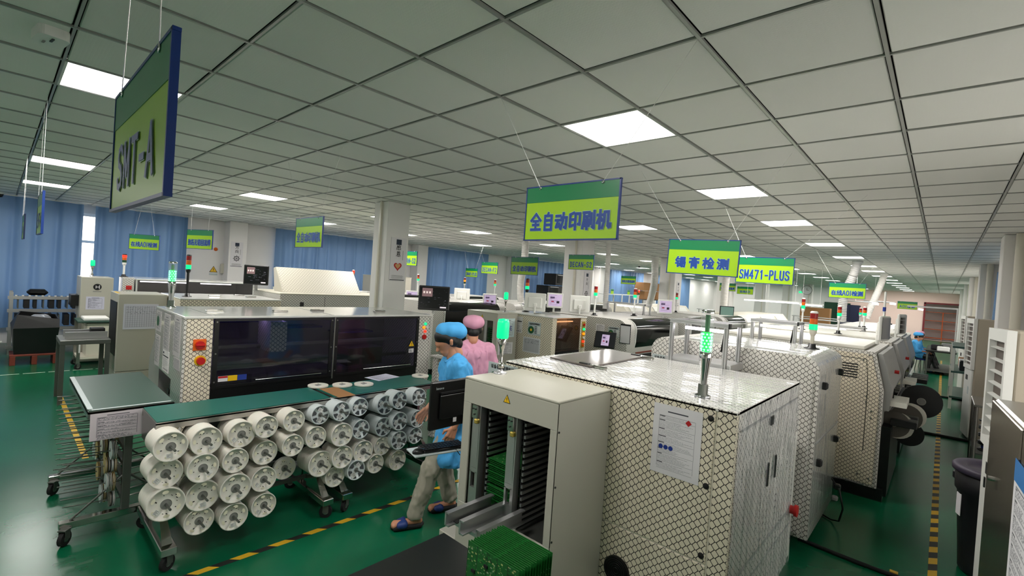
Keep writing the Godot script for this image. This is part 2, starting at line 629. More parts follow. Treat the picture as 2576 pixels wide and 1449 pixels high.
func lit_screen(seed_n: int, w: int, h: int, kind: String) -> StandardMaterial3D:
	# a display that is switched on: only these give off light
	var m := form_tex(seed_n, w, h, kind)
	m.roughness = 0.15
	m.emission_enabled = true
	m.emission = Color.BLACK
	m.emission_texture = m.albedo_texture
	m.emission_operator = BaseMaterial3D.EMISSION_OP_ADD
	m.emission_energy_multiplier = 0.35
	return m


# ---- the hall ----
const X0 := -14.72
const X1 := 0.98
const Z0 := 4.0
const Z1 := -42.0

func build_shell() -> void:
	var f := setting("floor")
	span_part(f, "slab", Vector3(X0 - 0.3, -0.2, Z1 - 0.3), Vector3(X1 + 0.3, 0.0, Z0 + 0.3), M.floor)
	# window walls: piers, sills and heads around the openings
	var wl := setting("wall_left")
	var at := Z0 + 0.2
	for w in left_windows():
		span_part(wl, "pier", Vector3(X0 - 0.24, 0, w[0]), Vector3(X0, 3.4, at), M.wall)
		span_part(wl, "sill_wall", Vector3(X0 - 0.24, 0, w[1]), Vector3(X0, 0.95, w[0]), M.wall)
		span_part(wl, "head_wall", Vector3(X0 - 0.24, 2.95, w[1]), Vector3(X0, 3.4, w[0]), M.wall)
		at = w[1]
	span_part(wl, "pier", Vector3(X0 - 0.24, 0, Z1 - 0.2), Vector3(X0, 3.4, at), M.wall)
	var wr := setting("wall_right")
	at = Z0 + 0.2
	for w in right_windows():
		span_part(wr, "pier", Vector3(X1, 0, w[0]), Vector3(X1 + 0.24, 3.4, at), M.wall)
		span_part(wr, "sill_wall", Vector3(X1, 0, w[1]), Vector3(X1 + 0.24, 0.95, w[0]), M.wall)
		span_part(wr, "head_wall", Vector3(X1, 2.95, w[1]), Vector3(X1 + 0.24, 3.4, w[0]), M.wall)
		at = w[1]
	span_part(wr, "pier", Vector3(X1, 0, Z1 - 0.2), Vector3(X1 + 0.24, 3.4, at), M.wall)
	var wb := setting("wall_back")
	span_part(wb, "surface", Vector3(-5.4, 0, Z1 - 0.2), Vector3(-0.9, 3.4, Z1), M.wall_far_glow)
	span_part(wb, "surface", Vector3(0.75, 0, Z1 - 0.2), Vector3(X1, 3.4, Z1), M.wall_far_glow)
	span_part(wb, "surface", Vector3(-0.9, 2.45, Z1 - 0.2), Vector3(0.75, 3.4, Z1), M.wall_far_glow)
	span_part(wb, "surface", Vector3(X0 - 0.2, 0, Z1 - 0.2), Vector3(-5.4, 3.4, Z1), M.wall)
	var store := setting("wall_store")      # the store room seen through the far doorway
	span_part(store, "surface", Vector3(-1.2, 0, Z1 - 2.4), Vector3(1.2, 3.4, Z1 - 2.2), M.wall)
	span_part(store, "surface", Vector3(-1.3, 0, Z1 - 2.4), Vector3(-1.1, 3.4, Z1 - 0.2), M.wall)
	span_part(store, "surface", Vector3(1.1, 0, Z1 - 2.4), Vector3(1.3, 3.4, Z1 - 0.2), M.wall)
	span_part(store, "surface", Vector3(-1.3, 3.2, Z1 - 2.4), Vector3(1.3, 3.4, Z1 - 0.2), M.wall)
	span_part(store, "surface", Vector3(-1.3, -0.2, Z1 - 2.4), Vector3(1.3, 0.0, Z1 - 0.3), M.wall)
	var wf := setting("wall_front")
	span_part(wf, "surface", Vector3(X0 - 0.2, 0, Z0), Vector3(X1 + 0.2, 3.4, Z0 + 0.2), M.wall)
	# doorway trim on the far wall
	var tr := setting("trim_1")
	span_part(tr, "jamb", Vector3(-0.98, 0, Z1 - 0.02), Vector3(-0.88, 2.5, Z1 + 0.04), mat(Color(0.45, 0.1, 0.13), 0.5))
	span_part(tr, "head", Vector3(-0.98, 2.42, Z1 - 0.02), Vector3(0.8, 2.52, Z1 + 0.04), mat(Color(0.45, 0.1, 0.13), 0.5))
	var d1 := setting("door_1")
	span_part(d1, "leaf", Vector3(-6.6, 0, Z1 + 0.002), Vector3(-5.0, 2.1, Z1 + 0.05), mat(Color(0.03, 0.25, 0.15), 0.5))
	# square pillars of the middle row and of the window side
	for k in 7:
		var z := -4.03 - 5.3 * k
		var o := setting("pillar")
		var w := 0.40 if k == 0 else 0.52
		span_part(o, "shaft", Vector3(-6.77 - (w - 0.4), 0, z - w), Vector3(-6.37, CEIL, z), M.wall, 0.008)
		span_part(o, "pipe_cover", Vector3(-6.56, 0, z), Vector3(-6.52, CEIL, z + 0.035), M.cream)
	for k in 5:
		var z := -9.4 - 5.7 * k
		var o := setting("pillar")
		span_part(o, "shaft", Vector3(0.56, 0, z - 0.5), Vector3(X1, CEIL, z), M.wall, 0.008)
		rod_part(o, "pipe", Vector3(0.72, 0, z + 0.09), Vector3(0.72, CEIL, z + 0.09), 0.055, M.cream)
	for k in 5:
		var z: float = [-4.2, -10.4, -15.6, -22.9, -29.5][k]
		var o := setting("pillar")
		span_part(o, "shaft", Vector3(X0, 0, z - 0.45), Vector3(X0 + 0.42, CEIL, z), M.wall, 0.008)
	# warning tape on the floor
	striped_tape("tape_line", "yellow and black striped tape along the window-side aisle", Vector3(0.058, 0, -3.4), Vector3(0.058, 0, -26.0), 0.055)
	striped_tape("tape_line", "yellow and black striped tape between reel trolleys and magazine loader", Vector3(-3.5, 0, 0.6), Vector3(-3.5, 0, -5.4), 0.05)
	striped_tape("tape_line", "worn yellow tape across the floor beside the grey topped trolley", Vector3(-6.2, 0, -0.66), Vector3(-9.6, 0, -0.66), 0.05, false)
	var t := thing("tape_line", "thin pale floor tape in front of the boxes on the red pallet", "floor tape")
	for i in 9:
		span_part(t, "strip", Vector3(-11.02, 0.0, -1.5 + i * 0.3), Vector3(-10.99, 0.002, -1.24 + i * 0.3), M.tape_white)

func striped_tape(called: String, label: String, a: Vector3, b: Vector3, w: float, striped := true) -> void:
	var t := thing(called, label, "floor tape")
	var d := (b - a).normalized()
	var n := Vector3(-d.z, 0, d.x) * w * 0.5
	var len := a.distance_to(b)
	var pitch := 0.125
	var ye := S()
	var bl := S()
	var k := 0
	var x := 0.0
	while x < len:
		var s := ye if (k % 2 == 0 or not striped) else bl
		var sk := d * (0.05 if striped else 0.0)
		var p := a + d * x
		var q := a + d * minf(x + pitch, len)
		var h := Vector3(0, 0.002, 0)
		hexa(s, [p + n + sk, q + n + sk, q - n, p - n, p + n + sk + h, q + n + sk + h, q - n + h, p - n + h] if n.cross(d).y < 0 else [p - n, q - n, q + n + sk, p + n + sk, p - n + h, q - n + h, q + n + sk + h, p + n + sk + h])
		x += pitch
		k += 1
	put(t, "yellow_strip", ye, M.tape_yellow)
	if striped: put(t, "black_strip", bl, M.tape_black)

func left_windows() -> Array:
	return [[2.6, -3.0], [-5.7, -8.9], [-11.2, -14.1], [-16.6, -20.2], [-24.2, -28.2], [-30.8, -36.0]]

func right_windows() -> Array:
	return [[-1.8, -4.6], [-11.0, -14.2], [-16.8, -20.2], [-24.0, -27.0], [-30.0, -33.0], [-35.0, -41.0]]


func build_ceiling() -> void:
	var c := setting("ceiling")
	var lit := {}
	for p in panel_spots():
		var i := int(round((p.x + 1.448 + 0.3) / 0.6))
		var j := int(round((-p.z - 1.419 - 0.3) / 0.6))
		lit[Vector2i(i, j)] = p
		ceiling_panel(Vector3(-1.448 - 0.3 + 0.6 * i, CEIL, -1.419 - 0.3 - 0.6 * j))
	span_part(c, "slab", Vector3(X0 - 0.3, CEIL + 0.22, Z1 - 0.3), Vector3(X1 + 0.3, CEIL + 0.4, Z0 + 0.3), M.plenum)
	# tiles: the nearest are single pieces, the rest one field
	var cells := []
	for i in range(-23, 5):
		for j in range(-10, 68):
			if lit.has(Vector2i(i, j)): continue
			var x := -1.448 - 0.3 + 0.6 * i
			var z := -1.419 - 0.3 - 0.6 * j
			if x < X0 - 0.2 or x > X1 + 0.2 or z < Z1 - 0.1 or z > Z0 + 0.1: continue
			cells.append(Vector2(x, z))
	var seen := []
	var rest := []
	for p in cells:
		var q := eye_basis.inverse() * (Vector3(p.x, CEIL, p.y) - EYE)
		if q.z < -0.3 and absf(q.x / -q.z) < 1.25 and absf(q.y / -q.z) < 0.8:
			seen.append(p)
		else:
			rest.append(p)
	seen.sort_custom(func(a, b): return a.length() < b.length())
	var variants := []
	for v in 4:
		var s := S()
		cbx(s, Vector3(0, 0.008, 0), Vector3(0.574, 0.014, 0.574), 0.004)
		s.generate_normals()
		variants.append(s.commit())
	var tile_mats := []
	for v in 3:
		var m: StandardMaterial3D = M.tile.duplicate()
		m.albedo_color = Color(0.88, 0.88, 0.86) * [1.0, 0.98, 1.02][v]
		m.normal_enabled = true
		m.normal_texture = dimple_normal()
		m.normal_scale = 0.5
		m.uv1_triplanar = true
		m.uv1_world_triplanar = true
		m.uv1_scale = Vector3(10, 10, 10)
		tile_mats.append(m)
	for n in seen.size():
		var p: Vector2 = seen[n]
		if n >= 300:
			rest.append(p)
			continue
		var o := MeshInstance3D.new()
		o.name = "ceiling_tile"
		o.mesh = variants[n % 4]
		o.material_override = tile_mats[rng.randi() % 3]
		c.add_child(o, true)
		o.position = Vector3(p.x, CEIL + 0.002 + rng.randf() * 0.003, p.y)
		o.rotation = Vector3(rng.randf_range(-1, 1), 0, rng.randf_range(-1, 1)) * 0.004
	# one tile beside the square panel sits askew and leaves a dark gap
	var s := S()
	for p in rest:
		bx(s, Vector3(p.x, CEIL + 0.01, p.y), Vector3(0.574, 0.014, 0.574))
	var r := put(c, "tile_field", s, tile_mats[0])
	r.set_meta("kind", "stuff")
	var g := S()
	for i in range(-23, 5):
		var x := -1.448 + 0.6 * i
		if x > X0 and x < X1:
			bx(g, Vector3(x, CEIL + 0.003, (Z0 + Z1) / 2), Vector3(0.015, 0.012, Z0 - Z1))
	put(c, "main_rails", g, M.tee)
	g = S()
	for j in range(-10, 69):
		var z := -1.419 - 0.6 * j
		if z < Z0 and z > Z1:
			bx(g, Vector3((X0 + X1) / 2, CEIL + 0.005, z), Vector3(X1 - X0, 0.012, 0.012))
	put(c, "cross_rails", g, M.tee)
	# smoke detector and small ceiling fittings
	var d := thing("smoke_detector", "white oblong detector box fixed to the ceiling tiles", "detector", on_y(128, 82, CEIL))
	d.rotation.y = 0.15
	var sd := S()
	extrude(sd, rounded(-0.09, -0.06, 0.09, 0.06, 0.03), Transform3D(Basis(Vector3.RIGHT, -PI / 2), Vector3(0, -0.045, 0)), 0.05)
	put(d, "housing", sd, M.offwhite)
	box_part(d, "vent", Vector3(0.03, -0.047, 0.0), Vector3(0.05, 0.006, 0.01), M.dark)
	box_part(d, "vent", Vector3(-0.03, -0.047, 0.02), Vector3(0.03, 0.006, 0.01), M.grey)
	for q in [[1508, 671], [1608, 668], [10, 492]]:
		var p := on_y(q[0], q[1], CEIL)
		if q[0] == 10: p = Vector3(X0 + 0.35, CEIL, 0.02)
		var cam := thing("dome_camera", ["small dark dome camera on the ceiling by the blue curtains", "small dome camera between far ceiling panels", "black dome camera in the ceiling corner above the window curtain"][[1508, 1608, 10].find(q[0])], "camera", p)
		var ss := S()
		lathe(ss, [Vector2(0.0, -0.1), Vector2(0.04, -0.085), Vector2(0.055, -0.04), Vector2(0.055, -0.03)], Transform3D(), 14)
		put(cam, "dome", ss, M.black)
		rod_part(cam, "mount", Vector3(0, -0.03, 0), Vector3(0, 0.003, 0), 0.065, M.offwhite)

var _dimple: ImageTexture
func dimple_normal() -> ImageTexture:
	if _dimple: return _dimple
	var n := 128
	var im := Image.create(n, n, false, Image.FORMAT_RGB8)
	im.fill(Color(0.5, 0.5, 0.5))
	var r := RandomNumberGenerator.new()
	r.seed = 4
	for i in 36:
		var cx := (i % 6 + 0.5) * n / 6.0 + r.randf_range(-3, 3)
		var cy := (i / 6 + 0.5) * n / 6.0 + r.randf_range(-3, 3)
		for y in range(-6, 7):
			for x in range(-6, 7):
				var h := clampf(1.0 - Vector2(x, y).length() / 6.0, 0, 1)
				im.set_pixel(posmod(int(cx) + x, n), posmod(int(cy) + y, n), Color.WHITE * (0.5 - 0.3 * h))
	im.bump_map_to_normal_map(3.0)
	_dimple = ImageTexture.create_from_image(im)
	return _dimple

var _panel: Node3D
func ceiling_panel(p: Vector3) -> void:
	var o: Node3D
	if _panel == null:
		o = thing("ceiling_light", "square white LED panel set flush in the grid ceiling", "ceiling light", p, 0, "square LED ceiling panels")
		var s := S()
		for q in [[Vector3(0, 0.008, 0.288), Vector3(0.59, 0.016, 0.014)], [Vector3(0, 0.008, -0.288), Vector3(0.59, 0.016, 0.014)], [Vector3(0.288, 0.008, 0), Vector3(0.014, 0.016, 0.562)], [Vector3(-0.288, 0.008, 0), Vector3(0.014, 0.016, 0.562)]]:
			bx(s, q[0], q[1])
		put(o, "frame", s, M.offwhite)
		box_part(o, "diffuser", Vector3(0, 0.012, 0), Vector3(0.562, 0.012, 0.562), M.panel_glow)
		box_part(o, "back_plate", Vector3(0, 0.03, 0), Vector3(0.58, 0.02, 0.58), M.offwhite)
		var l := AreaLight3D.new()
		l.name = "lamp"
		l.area_size = Vector2(0.54, 0.54)
		l.area_normalize_energy = false
		l.light_color = Color(1.0, 0.985, 0.97)
		l.light_energy = 3.6
		l.shadow_enabled = true
		l.set("area_range", 60.0)
		l.position = Vector3(0, -0.006, 0)
		l.rotation.x = -PI / 2
		o.add_child(l)
		_panel = o
	else:
		o = copy_of(_panel)
		o.position = p


# ---- windows and curtains ----
func curtain(called: String, label: String, x: float, z0: float, z1: float, y0: float, y1: float, phase: float, side := 1.0, group := "blue window curtains") -> void:
	var o := thing(called, label, "curtain", Vector3(x, y0, (z0 + z1) / 2), 0, group)
	var n := int(absf(z1 - z0) / 0.022)
	var rows := 10
	var s := S(true)
	var grid := []
	var len := absf(z1 - z0)
	for j in rows + 1:
		var row := []
		var h := float(j) / rows
		for i in n + 1:
			var t := float(i) / n
			var q := t * len
			var w := sin(q * 21.0 + phase + 1.3 * sin(q * 2.3 + h * 0.6)) * 0.060 + sin(q * 8.0 + phase * 2.1 + h * 0.5) * 0.04 + sin(q * 39.0 + phase + 1.1 * sin(q * 3.7)) * 0.013
			w *= 0.6 + 0.4 * (1.0 - h)
			row.append(Vector3(side * w, h * (y1 - y0), -len / 2 + q + 0.015 * sin(q * 19.0 + h * 2.0)))
		grid.append(row)
	for j in rows:
		for i in n:
			quad(s, grid[j + 1][i], grid[j + 1][i + 1], grid[j][i + 1], grid[j][i])
	put(o, "drape", s, M.curtain)
	rod_part(o, "rail", Vector3(-side * 0.03, y1 - y0 + 0.012, -len / 2 - 0.05), Vector3(-side * 0.03, y1 - y0 + 0.012, len / 2 + 0.05), 0.012, M.offwhite)

func window_unit(x: float, z0: float, z1: float) -> void:
	var o := setting("window_%d" % [used.get("win", 1)])
	used["win"] = int(used.get("win", 1)) + 1
	var n := int(ceil((z0 - z1) / 1.1))
	var w := (z0 - z1) / n
	for i in n + 1:
		span_part(o, "mullion", Vector3(x - 0.035, 0.95, z0 - w * i - 0.03), Vector3(x + 0.035, 2.95, z0 - w * i + 0.03), M.offwhite)
	for y in [0.98, 2.3, 2.92]:
		span_part(o, "rail", Vector3(x - 0.03, y - 0.03, z1), Vector3(x + 0.03, y + 0.03, z0), M.offwhite)
	for i in n:
		span_part(o, "pane", Vector3(x - 0.003, 1.0, z0 - w * (i + 1) + 0.03), Vector3(x + 0.003, 2.28, z0 - w * i - 0.03), M.glass)
		span_part(o, "pane", Vector3(x - 0.003, 2.32, z0 - w * (i + 1) + 0.03), Vector3(x + 0.003, 2.9, z0 - w * i - 0.03), M.glass)

func build_windows() -> void:
	for w in left_windows():
		window_unit(X0 - 0.12, w[0], w[1])
	for w in right_windows():
		window_unit(X1 + 0.12, w[0], w[1])
	var x := X0 + 0.19
	var lab := "blue satin curtain drawn across the window wall"
	curtain("window_curtain", "wide blue curtain beside the bright window gap", x, 2.7, -1.29, 0.35, 3.13, 0.3)
	curtain("window_curtain", "blue curtain between the bright window gap and the white wall", x, -1.47, -3.3, 0.35, 3.13, 1.7)
	curtain("window_curtain", "blue curtain behind the cream machine with a raised lid", x, -5.5, -9.1, 0.6, 3.13, 2.9)
	curtain("window_curtain", "blue curtain behind the boards marked for reflow, beyond the poster pillar", x, -11.0, -14.3, 0.6, 3.13, 4.2)
	curtain("window_curtain", "blue curtain behind the stack of black ovens", x, -16.4, -20.4, 0.6, 3.13, 5.1)
	curtain("window_curtain", "blue curtain above the white shelving with green notices", x, -24.0, -28.4, 0.6, 3.13, 0.9)
	curtain("window_curtain", "blue curtain behind the piled cardboard cartons", x, -30.6, -36.2, 0.6, 3.13, 2.2)
	curtain("window_curtain", "blue curtain on the aisle-side wall past the tall air conditioner", X1 - 0.13, -10.7, -14.5, 0.6, 2.95, 1.1, -1.0)


# ---- lettering drawn as strokes ----
const WOOD := [[4, 28, 42, 28], [23, 5, 23, 96], [23, 32, 4, 68], [23, 36, 40, 56]]
const METAL := [[24, 4, 6, 34], [16, 22, 42, 22], [12, 42, 40, 42], [6, 62, 44, 62], [26, 42, 26, 92, 42, 80]]
const DROPS := [[8, 10, 18, 20], [4, 36, 14, 46], [6, 92, 18, 62]]
const HEART := [[10, 74, 6, 92], [28, 70, 32, 92, 70, 92, 74, 80], [48, 68, 54, 80], [82, 70, 94, 88]]
const WORDS := [[10, 8, 20, 18], [4, 36, 20, 36, 20, 88, 34, 76]]
var STROKES := {
	"全": [[50, 5, 8, 42], [50, 5, 92, 42], [28, 45, 72, 45], [25, 66, 75, 66], [10, 92, 90, 92], [50, 45, 50, 92]],
	"自": [[22, 18, 78, 18, 78, 95, 22, 95, 22, 18], [50, 3, 42, 18], [22, 43, 78, 43], [22, 68, 78, 68]],
	"动": [[8, 22, 45, 22], [4, 45, 48, 45], [26, 45, 10, 82, 42, 78], [36, 64, 46, 86], [52, 32, 94, 32, 90, 88, 78, 84], [68, 8, 66, 50, 50, 92]],
	"印": [[42, 10, 14, 18, 14, 80, 46, 74], [14, 45, 44, 45], [56, 15, 90, 15, 90, 72, 78, 70], [56, 15, 56, 97]],
	"刷": [[8, 12, 52, 12, 52, 32, 14, 32], [14, 12, 12, 55, 4, 92], [22, 50, 22, 82], [22, 50, 52, 50, 52, 80, 46, 78], [37, 38, 37, 97], [68, 18, 68, 72], [90, 6, 90, 92, 78, 86]],
	"机": WOOD + [[56, 14, 54, 62, 42, 94], [56, 14, 82, 14, 82, 82, 88, 90, 97, 88, 97, 74]],
	"锡": METAL + [[54, 8, 90, 8, 90, 42, 54, 42, 54, 8], [54, 25, 90, 25], [58, 46, 46, 68], [52, 54, 94, 54, 90, 92, 80, 90], [70, 56, 52, 84], [82, 56, 64, 94]],
	"膏": [[50, 2, 50, 12], [8, 14, 92, 14], [32, 22, 68, 22, 68, 34, 32, 34, 32, 22], [10, 52, 10, 42, 90, 42, 90, 52], [28, 54, 28, 97], [28, 54, 72, 54, 72, 96, 64, 94], [28, 67, 72, 67], [28, 80, 72, 80]],
	"检": WOOD + [[68, 4, 44, 38], [68, 4, 96, 38], [56, 42, 82, 42], [52, 58, 58, 78], [68, 54, 72, 76], [90, 54, 78, 84], [46, 92, 96, 92]],
	"测": DROPS + [[32, 14, 32, 66], [32, 14, 58, 14, 58, 66], [45, 26, 45, 60, 26, 94], [48, 72, 62, 92], [74, 20, 74, 70], [92, 6, 92, 92, 82, 86]],
	"在": [[6, 24, 94, 24], [42, 4, 30, 40, 6, 68], [24, 48, 24, 97], [40, 58, 90, 58], [64, 38, 64, 92], [34, 92, 97, 92]],
	"线": [[28, 4, 8, 34, 34, 34, 8, 64, 38, 60], [4, 92, 40, 80], [46, 30, 90, 22], [44, 54, 94, 44], [62, 4, 66, 50, 80, 86, 96, 94, 96, 80], [76, 6, 88, 16], [88, 56, 50, 94]],
	"劲": [[8, 12, 44, 12, 10, 44], [26, 28, 46, 44], [8, 56, 46, 56], [27, 56, 27, 90], [4, 92, 48, 86], [54, 30, 94, 30, 90, 90, 78, 86], [70, 6, 68, 50, 50, 94]],
	"拓": [[4, 26, 40, 26], [24, 4, 24, 92, 14, 86], [4, 66, 40, 54], [46, 14, 96, 14], [66, 14, 44, 62], [58, 50, 90, 50, 90, 92, 58, 92, 58, 50]],
	"无": [[16, 14, 84, 14], [6, 44, 94, 44], [50, 14, 44, 50, 8, 94], [56, 46, 56, 86, 64, 92, 92, 92, 94, 74]],
	"铅": METAL + [[60, 8, 58, 30, 48, 44], [60, 8, 82, 8, 82, 36, 94, 40], [54, 54, 88, 54, 88, 94, 54, 94, 54, 54]],
	"回": [[10, 10, 90, 10, 90, 94, 10, 94, 10, 10], [32, 34, 68, 34, 68, 70, 32, 70, 32, 34]],
	"流": DROPS + [[62, 2, 66, 12], [34, 18, 96, 18], [60, 20, 44, 42, 86, 40], [76, 30, 88, 44], [44, 50, 44, 70, 32, 96], [62, 50, 62, 92], [80, 50, 80, 86, 86, 92, 96, 90, 97, 78]],
	"焊": [[22, 6, 22, 50, 4, 94], [8, 28, 12, 48], [38, 24, 32, 42], [24, 56, 40, 80], [52, 8, 90, 8, 90, 42, 52, 42, 52, 8], [52, 25, 90, 25], [46, 56, 96, 56], [42, 74, 98, 74], [71, 56, 71, 98]],
	"方": [[48, 4, 54, 16], [6, 24, 94, 24], [42, 24, 36, 60, 8, 94], [42, 48, 80, 48, 74, 92, 58, 88]],
	"向": [[50, 2, 38, 18], [12, 96, 12, 22, 88, 22, 88, 94, 76, 90], [34, 44, 66, 44, 66, 74, 34, 74, 34, 44]],
	"感": [[16, 16, 16, 40, 4, 66], [16, 16, 92, 16], [26, 30, 52, 30], [28, 40, 50, 40, 50, 56, 28, 56, 28, 40], [62, 4, 72, 44, 94, 60], [88, 28, 62, 58]] + HEART,
	"恩": [[22, 6, 78, 6, 78, 60, 22, 60, 22, 6], [32, 24, 70, 24], [50, 14, 34, 52], [50, 26, 68, 52]] + HEART,
	"设": WORDS + [[52, 8, 50, 30, 40, 42], [52, 8, 80, 8, 80, 34, 96, 34], [44, 52, 86, 52, 60, 84, 40, 96], [50, 58, 72, 84, 96, 96]],
	"备": [[38, 4, 14, 36], [34, 16, 72, 16, 8, 58], [34, 28, 60, 44, 94, 56], [22, 62, 78, 62, 78, 96, 22, 96, 22, 62], [22, 79, 78, 79], [50, 62, 50, 96]],
	"状": [[10, 22, 18, 38], [28, 4, 28, 97], [6, 72, 26, 54], [40, 34, 96, 34], [68, 4, 64, 50, 40, 94], [68, 40, 94, 94], [80, 10, 90, 22]],
	"态": [[8, 20, 92, 20], [50, 4, 42, 36, 8, 60], [50, 24, 90, 58], [46, 38, 56, 50]] + HEART,
	"管": [[22, 2, 10, 20], [18, 10, 44, 10], [62, 2, 54, 18], [60, 10, 90, 10], [8, 42, 8, 30, 92, 30, 92, 42], [28, 46, 72, 46, 72, 66, 28, 66], [28, 46, 28, 97], [28, 80, 76, 80, 76, 97, 28, 97]],
	"理": [[4, 14, 38, 14], [6, 46, 36, 46], [2, 84, 40, 78], [21, 14, 21, 80], [48, 8, 92, 8, 92, 52, 48, 52, 48, 8], [48, 30, 92, 30], [70, 8, 70, 92], [46, 72, 94, 72], [40, 93, 98, 93]],
	"标": WOOD + [[54, 16, 88, 16], [46, 40, 96, 40], [72, 40, 72, 92, 62, 88], [56, 56, 46, 80], [86, 54, 96, 80]],
	"识": WORDS + [[46, 12, 90, 12, 90, 56, 46, 56, 46, 12], [56, 64, 42, 94], [78, 62, 94, 92]],
	"S": [[54, 18, 46, 8, 30, 4, 12, 10, 8, 26, 16, 42, 44, 54, 54, 70, 50, 88, 30, 96, 12, 92, 4, 78]],
	"M": [[4, 96, 4, 4, 32, 74, 60, 4, 60, 96]], "T": [[2, 6, 58, 6], [30, 6, 30, 96]], "A": [[2, 96, 30, 4, 58, 96], [12, 66, 48, 66]], "-": [[8, 56, 44, 56]],
	"D": [[8, 4, 8, 96, 30, 96, 48, 84, 54, 50, 48, 16, 30, 4, 8, 4]], "E": [[54, 5, 8, 5, 8, 95, 54, 95], [8, 48, 46, 48]], "C": [[54, 24, 44, 8, 28, 4, 12, 14, 6, 50, 12, 86, 28, 96, 44, 92, 54, 76]],
	"N": [[6, 96, 6, 4, 54, 96, 54, 4]], "F": [[54, 5, 8, 5, 8, 96], [8, 48, 46, 48]], "P": [[8, 96, 8, 4, 36, 4, 52, 14, 52, 40, 36, 50, 8, 50]], "L": [[8, 4, 8, 95, 52, 95]],
	"U": [[6, 4, 6, 76, 16, 94, 30, 97, 44, 94, 54, 76, 54, 4]], "O": [[30, 4, 12, 14, 5, 50, 12, 86, 30, 96, 48, 86, 55, 50, 48, 14, 30, 4]], "I": [[12, 4, 12, 96]], "H": [[6, 4, 6, 96], [54, 4, 54, 96], [6, 50, 54, 50]],
	"1": [[14, 22, 32, 4, 32, 96]], "2": [[6, 24, 16, 8, 32, 4, 50, 14, 50, 34, 8, 95, 54, 95]], "4": [[42, 96, 42, 4, 4, 68, 56, 68]], "7": [[4, 5, 54, 5, 24, 96]], "0": [[30, 4, 12, 14, 5, 50, 12, 86, 30, 96, 48, 86, 55, 50, 48, 14, 30, 4]],
	"8": [[30, 4, 12, 12, 10, 34, 30, 46, 50, 34, 48, 12, 30, 4], [30, 46, 8, 60, 8, 86, 30, 96, 52, 86, 52, 60, 30, 46]],
	"l": [[10, 2, 10, 96]], "e": [[6, 66, 50, 66, 46, 44, 28, 36, 10, 46, 6, 68, 14, 90, 32, 96, 48, 88]], "n": [[8, 38, 8, 96], [8, 54, 24, 38, 42, 42, 46, 58, 46, 96]], "o": [[28, 36, 10, 48, 6, 66, 10, 86, 28, 96, 46, 86, 50, 66, 46, 48, 28, 36]], "v": [[4, 38, 26, 96, 48, 38]],
}

func char_width(c: String) -> float:
	if c == "-": return 0.52
	if c in "I": return 0.26
	if c == "l": return 0.22
	if c == "M": return 0.66
	return 0.62 if c.unicode_at(0) < 128 else 1.0

func ribbon(s: SurfaceTool, a: Vector3, b: Vector3, n: Vector3, t: float) -> void:
	var d := (b - a).normalized()
	var w := n.cross(d) * t * 0.5
	var e := d * t * 0.42
	quad(s, a - e + w, b + e + w, b + e - w, a - e - w)

func lettering(par: Node3D, called: String, text: String, c: Vector3, right: Vector3, up: Vector3, h: float, max_w: float, t: float, m: Material, gap := 0.16, lift := 0.0015, vertical := false) -> void:
	# strokes laid on a surface, centred on c
	var total := 0.0
	for ch in text: total += char_width(ch) + gap
	total -= gap
	var w := minf(max_w, total * h)
	var kx := w / (total * h)
	var n := right.cross(up).normalized()
	var s := S()
	var k := 0
	var x := -w / 2
	var y := total * h / 2
	for ch in text:
		for st in STROKES.get(ch, []):
			for i in range(0, st.size() - 2, 2):
				var o: Vector2
				var p0 := Vector2(st[i], st[i + 1]) / 100.0
				var p1 := Vector2(st[i + 2], st[i + 3]) / 100.0
				var a: Vector3
				var b: Vector3
				if vertical:
					a = c + right * ((p0.x - 0.5) * h) + up * (y - p0.y * h) + n * lift
					b = c + right * ((p1.x - 0.5) * h) + up * (y - p1.y * h) + n * lift
				else:
					a = c + right * (x + p0.x * h * kx) + up * (h * (0.5 - p0.y)) + n * lift
					b = c + right * (x + p1.x * h * kx) + up * (h * (0.5 - p1.y)) + n * lift
				var rise := n * (0.00002 * k)      # each stroke a hair above the last, so that none share a plane
				k += 1
				ribbon(s, a + rise, b + rise, n, t)
		x += (char_width(ch) + gap) * h * kx
		y -= (1.0 + gap) * h
	put(par, called, s, m)

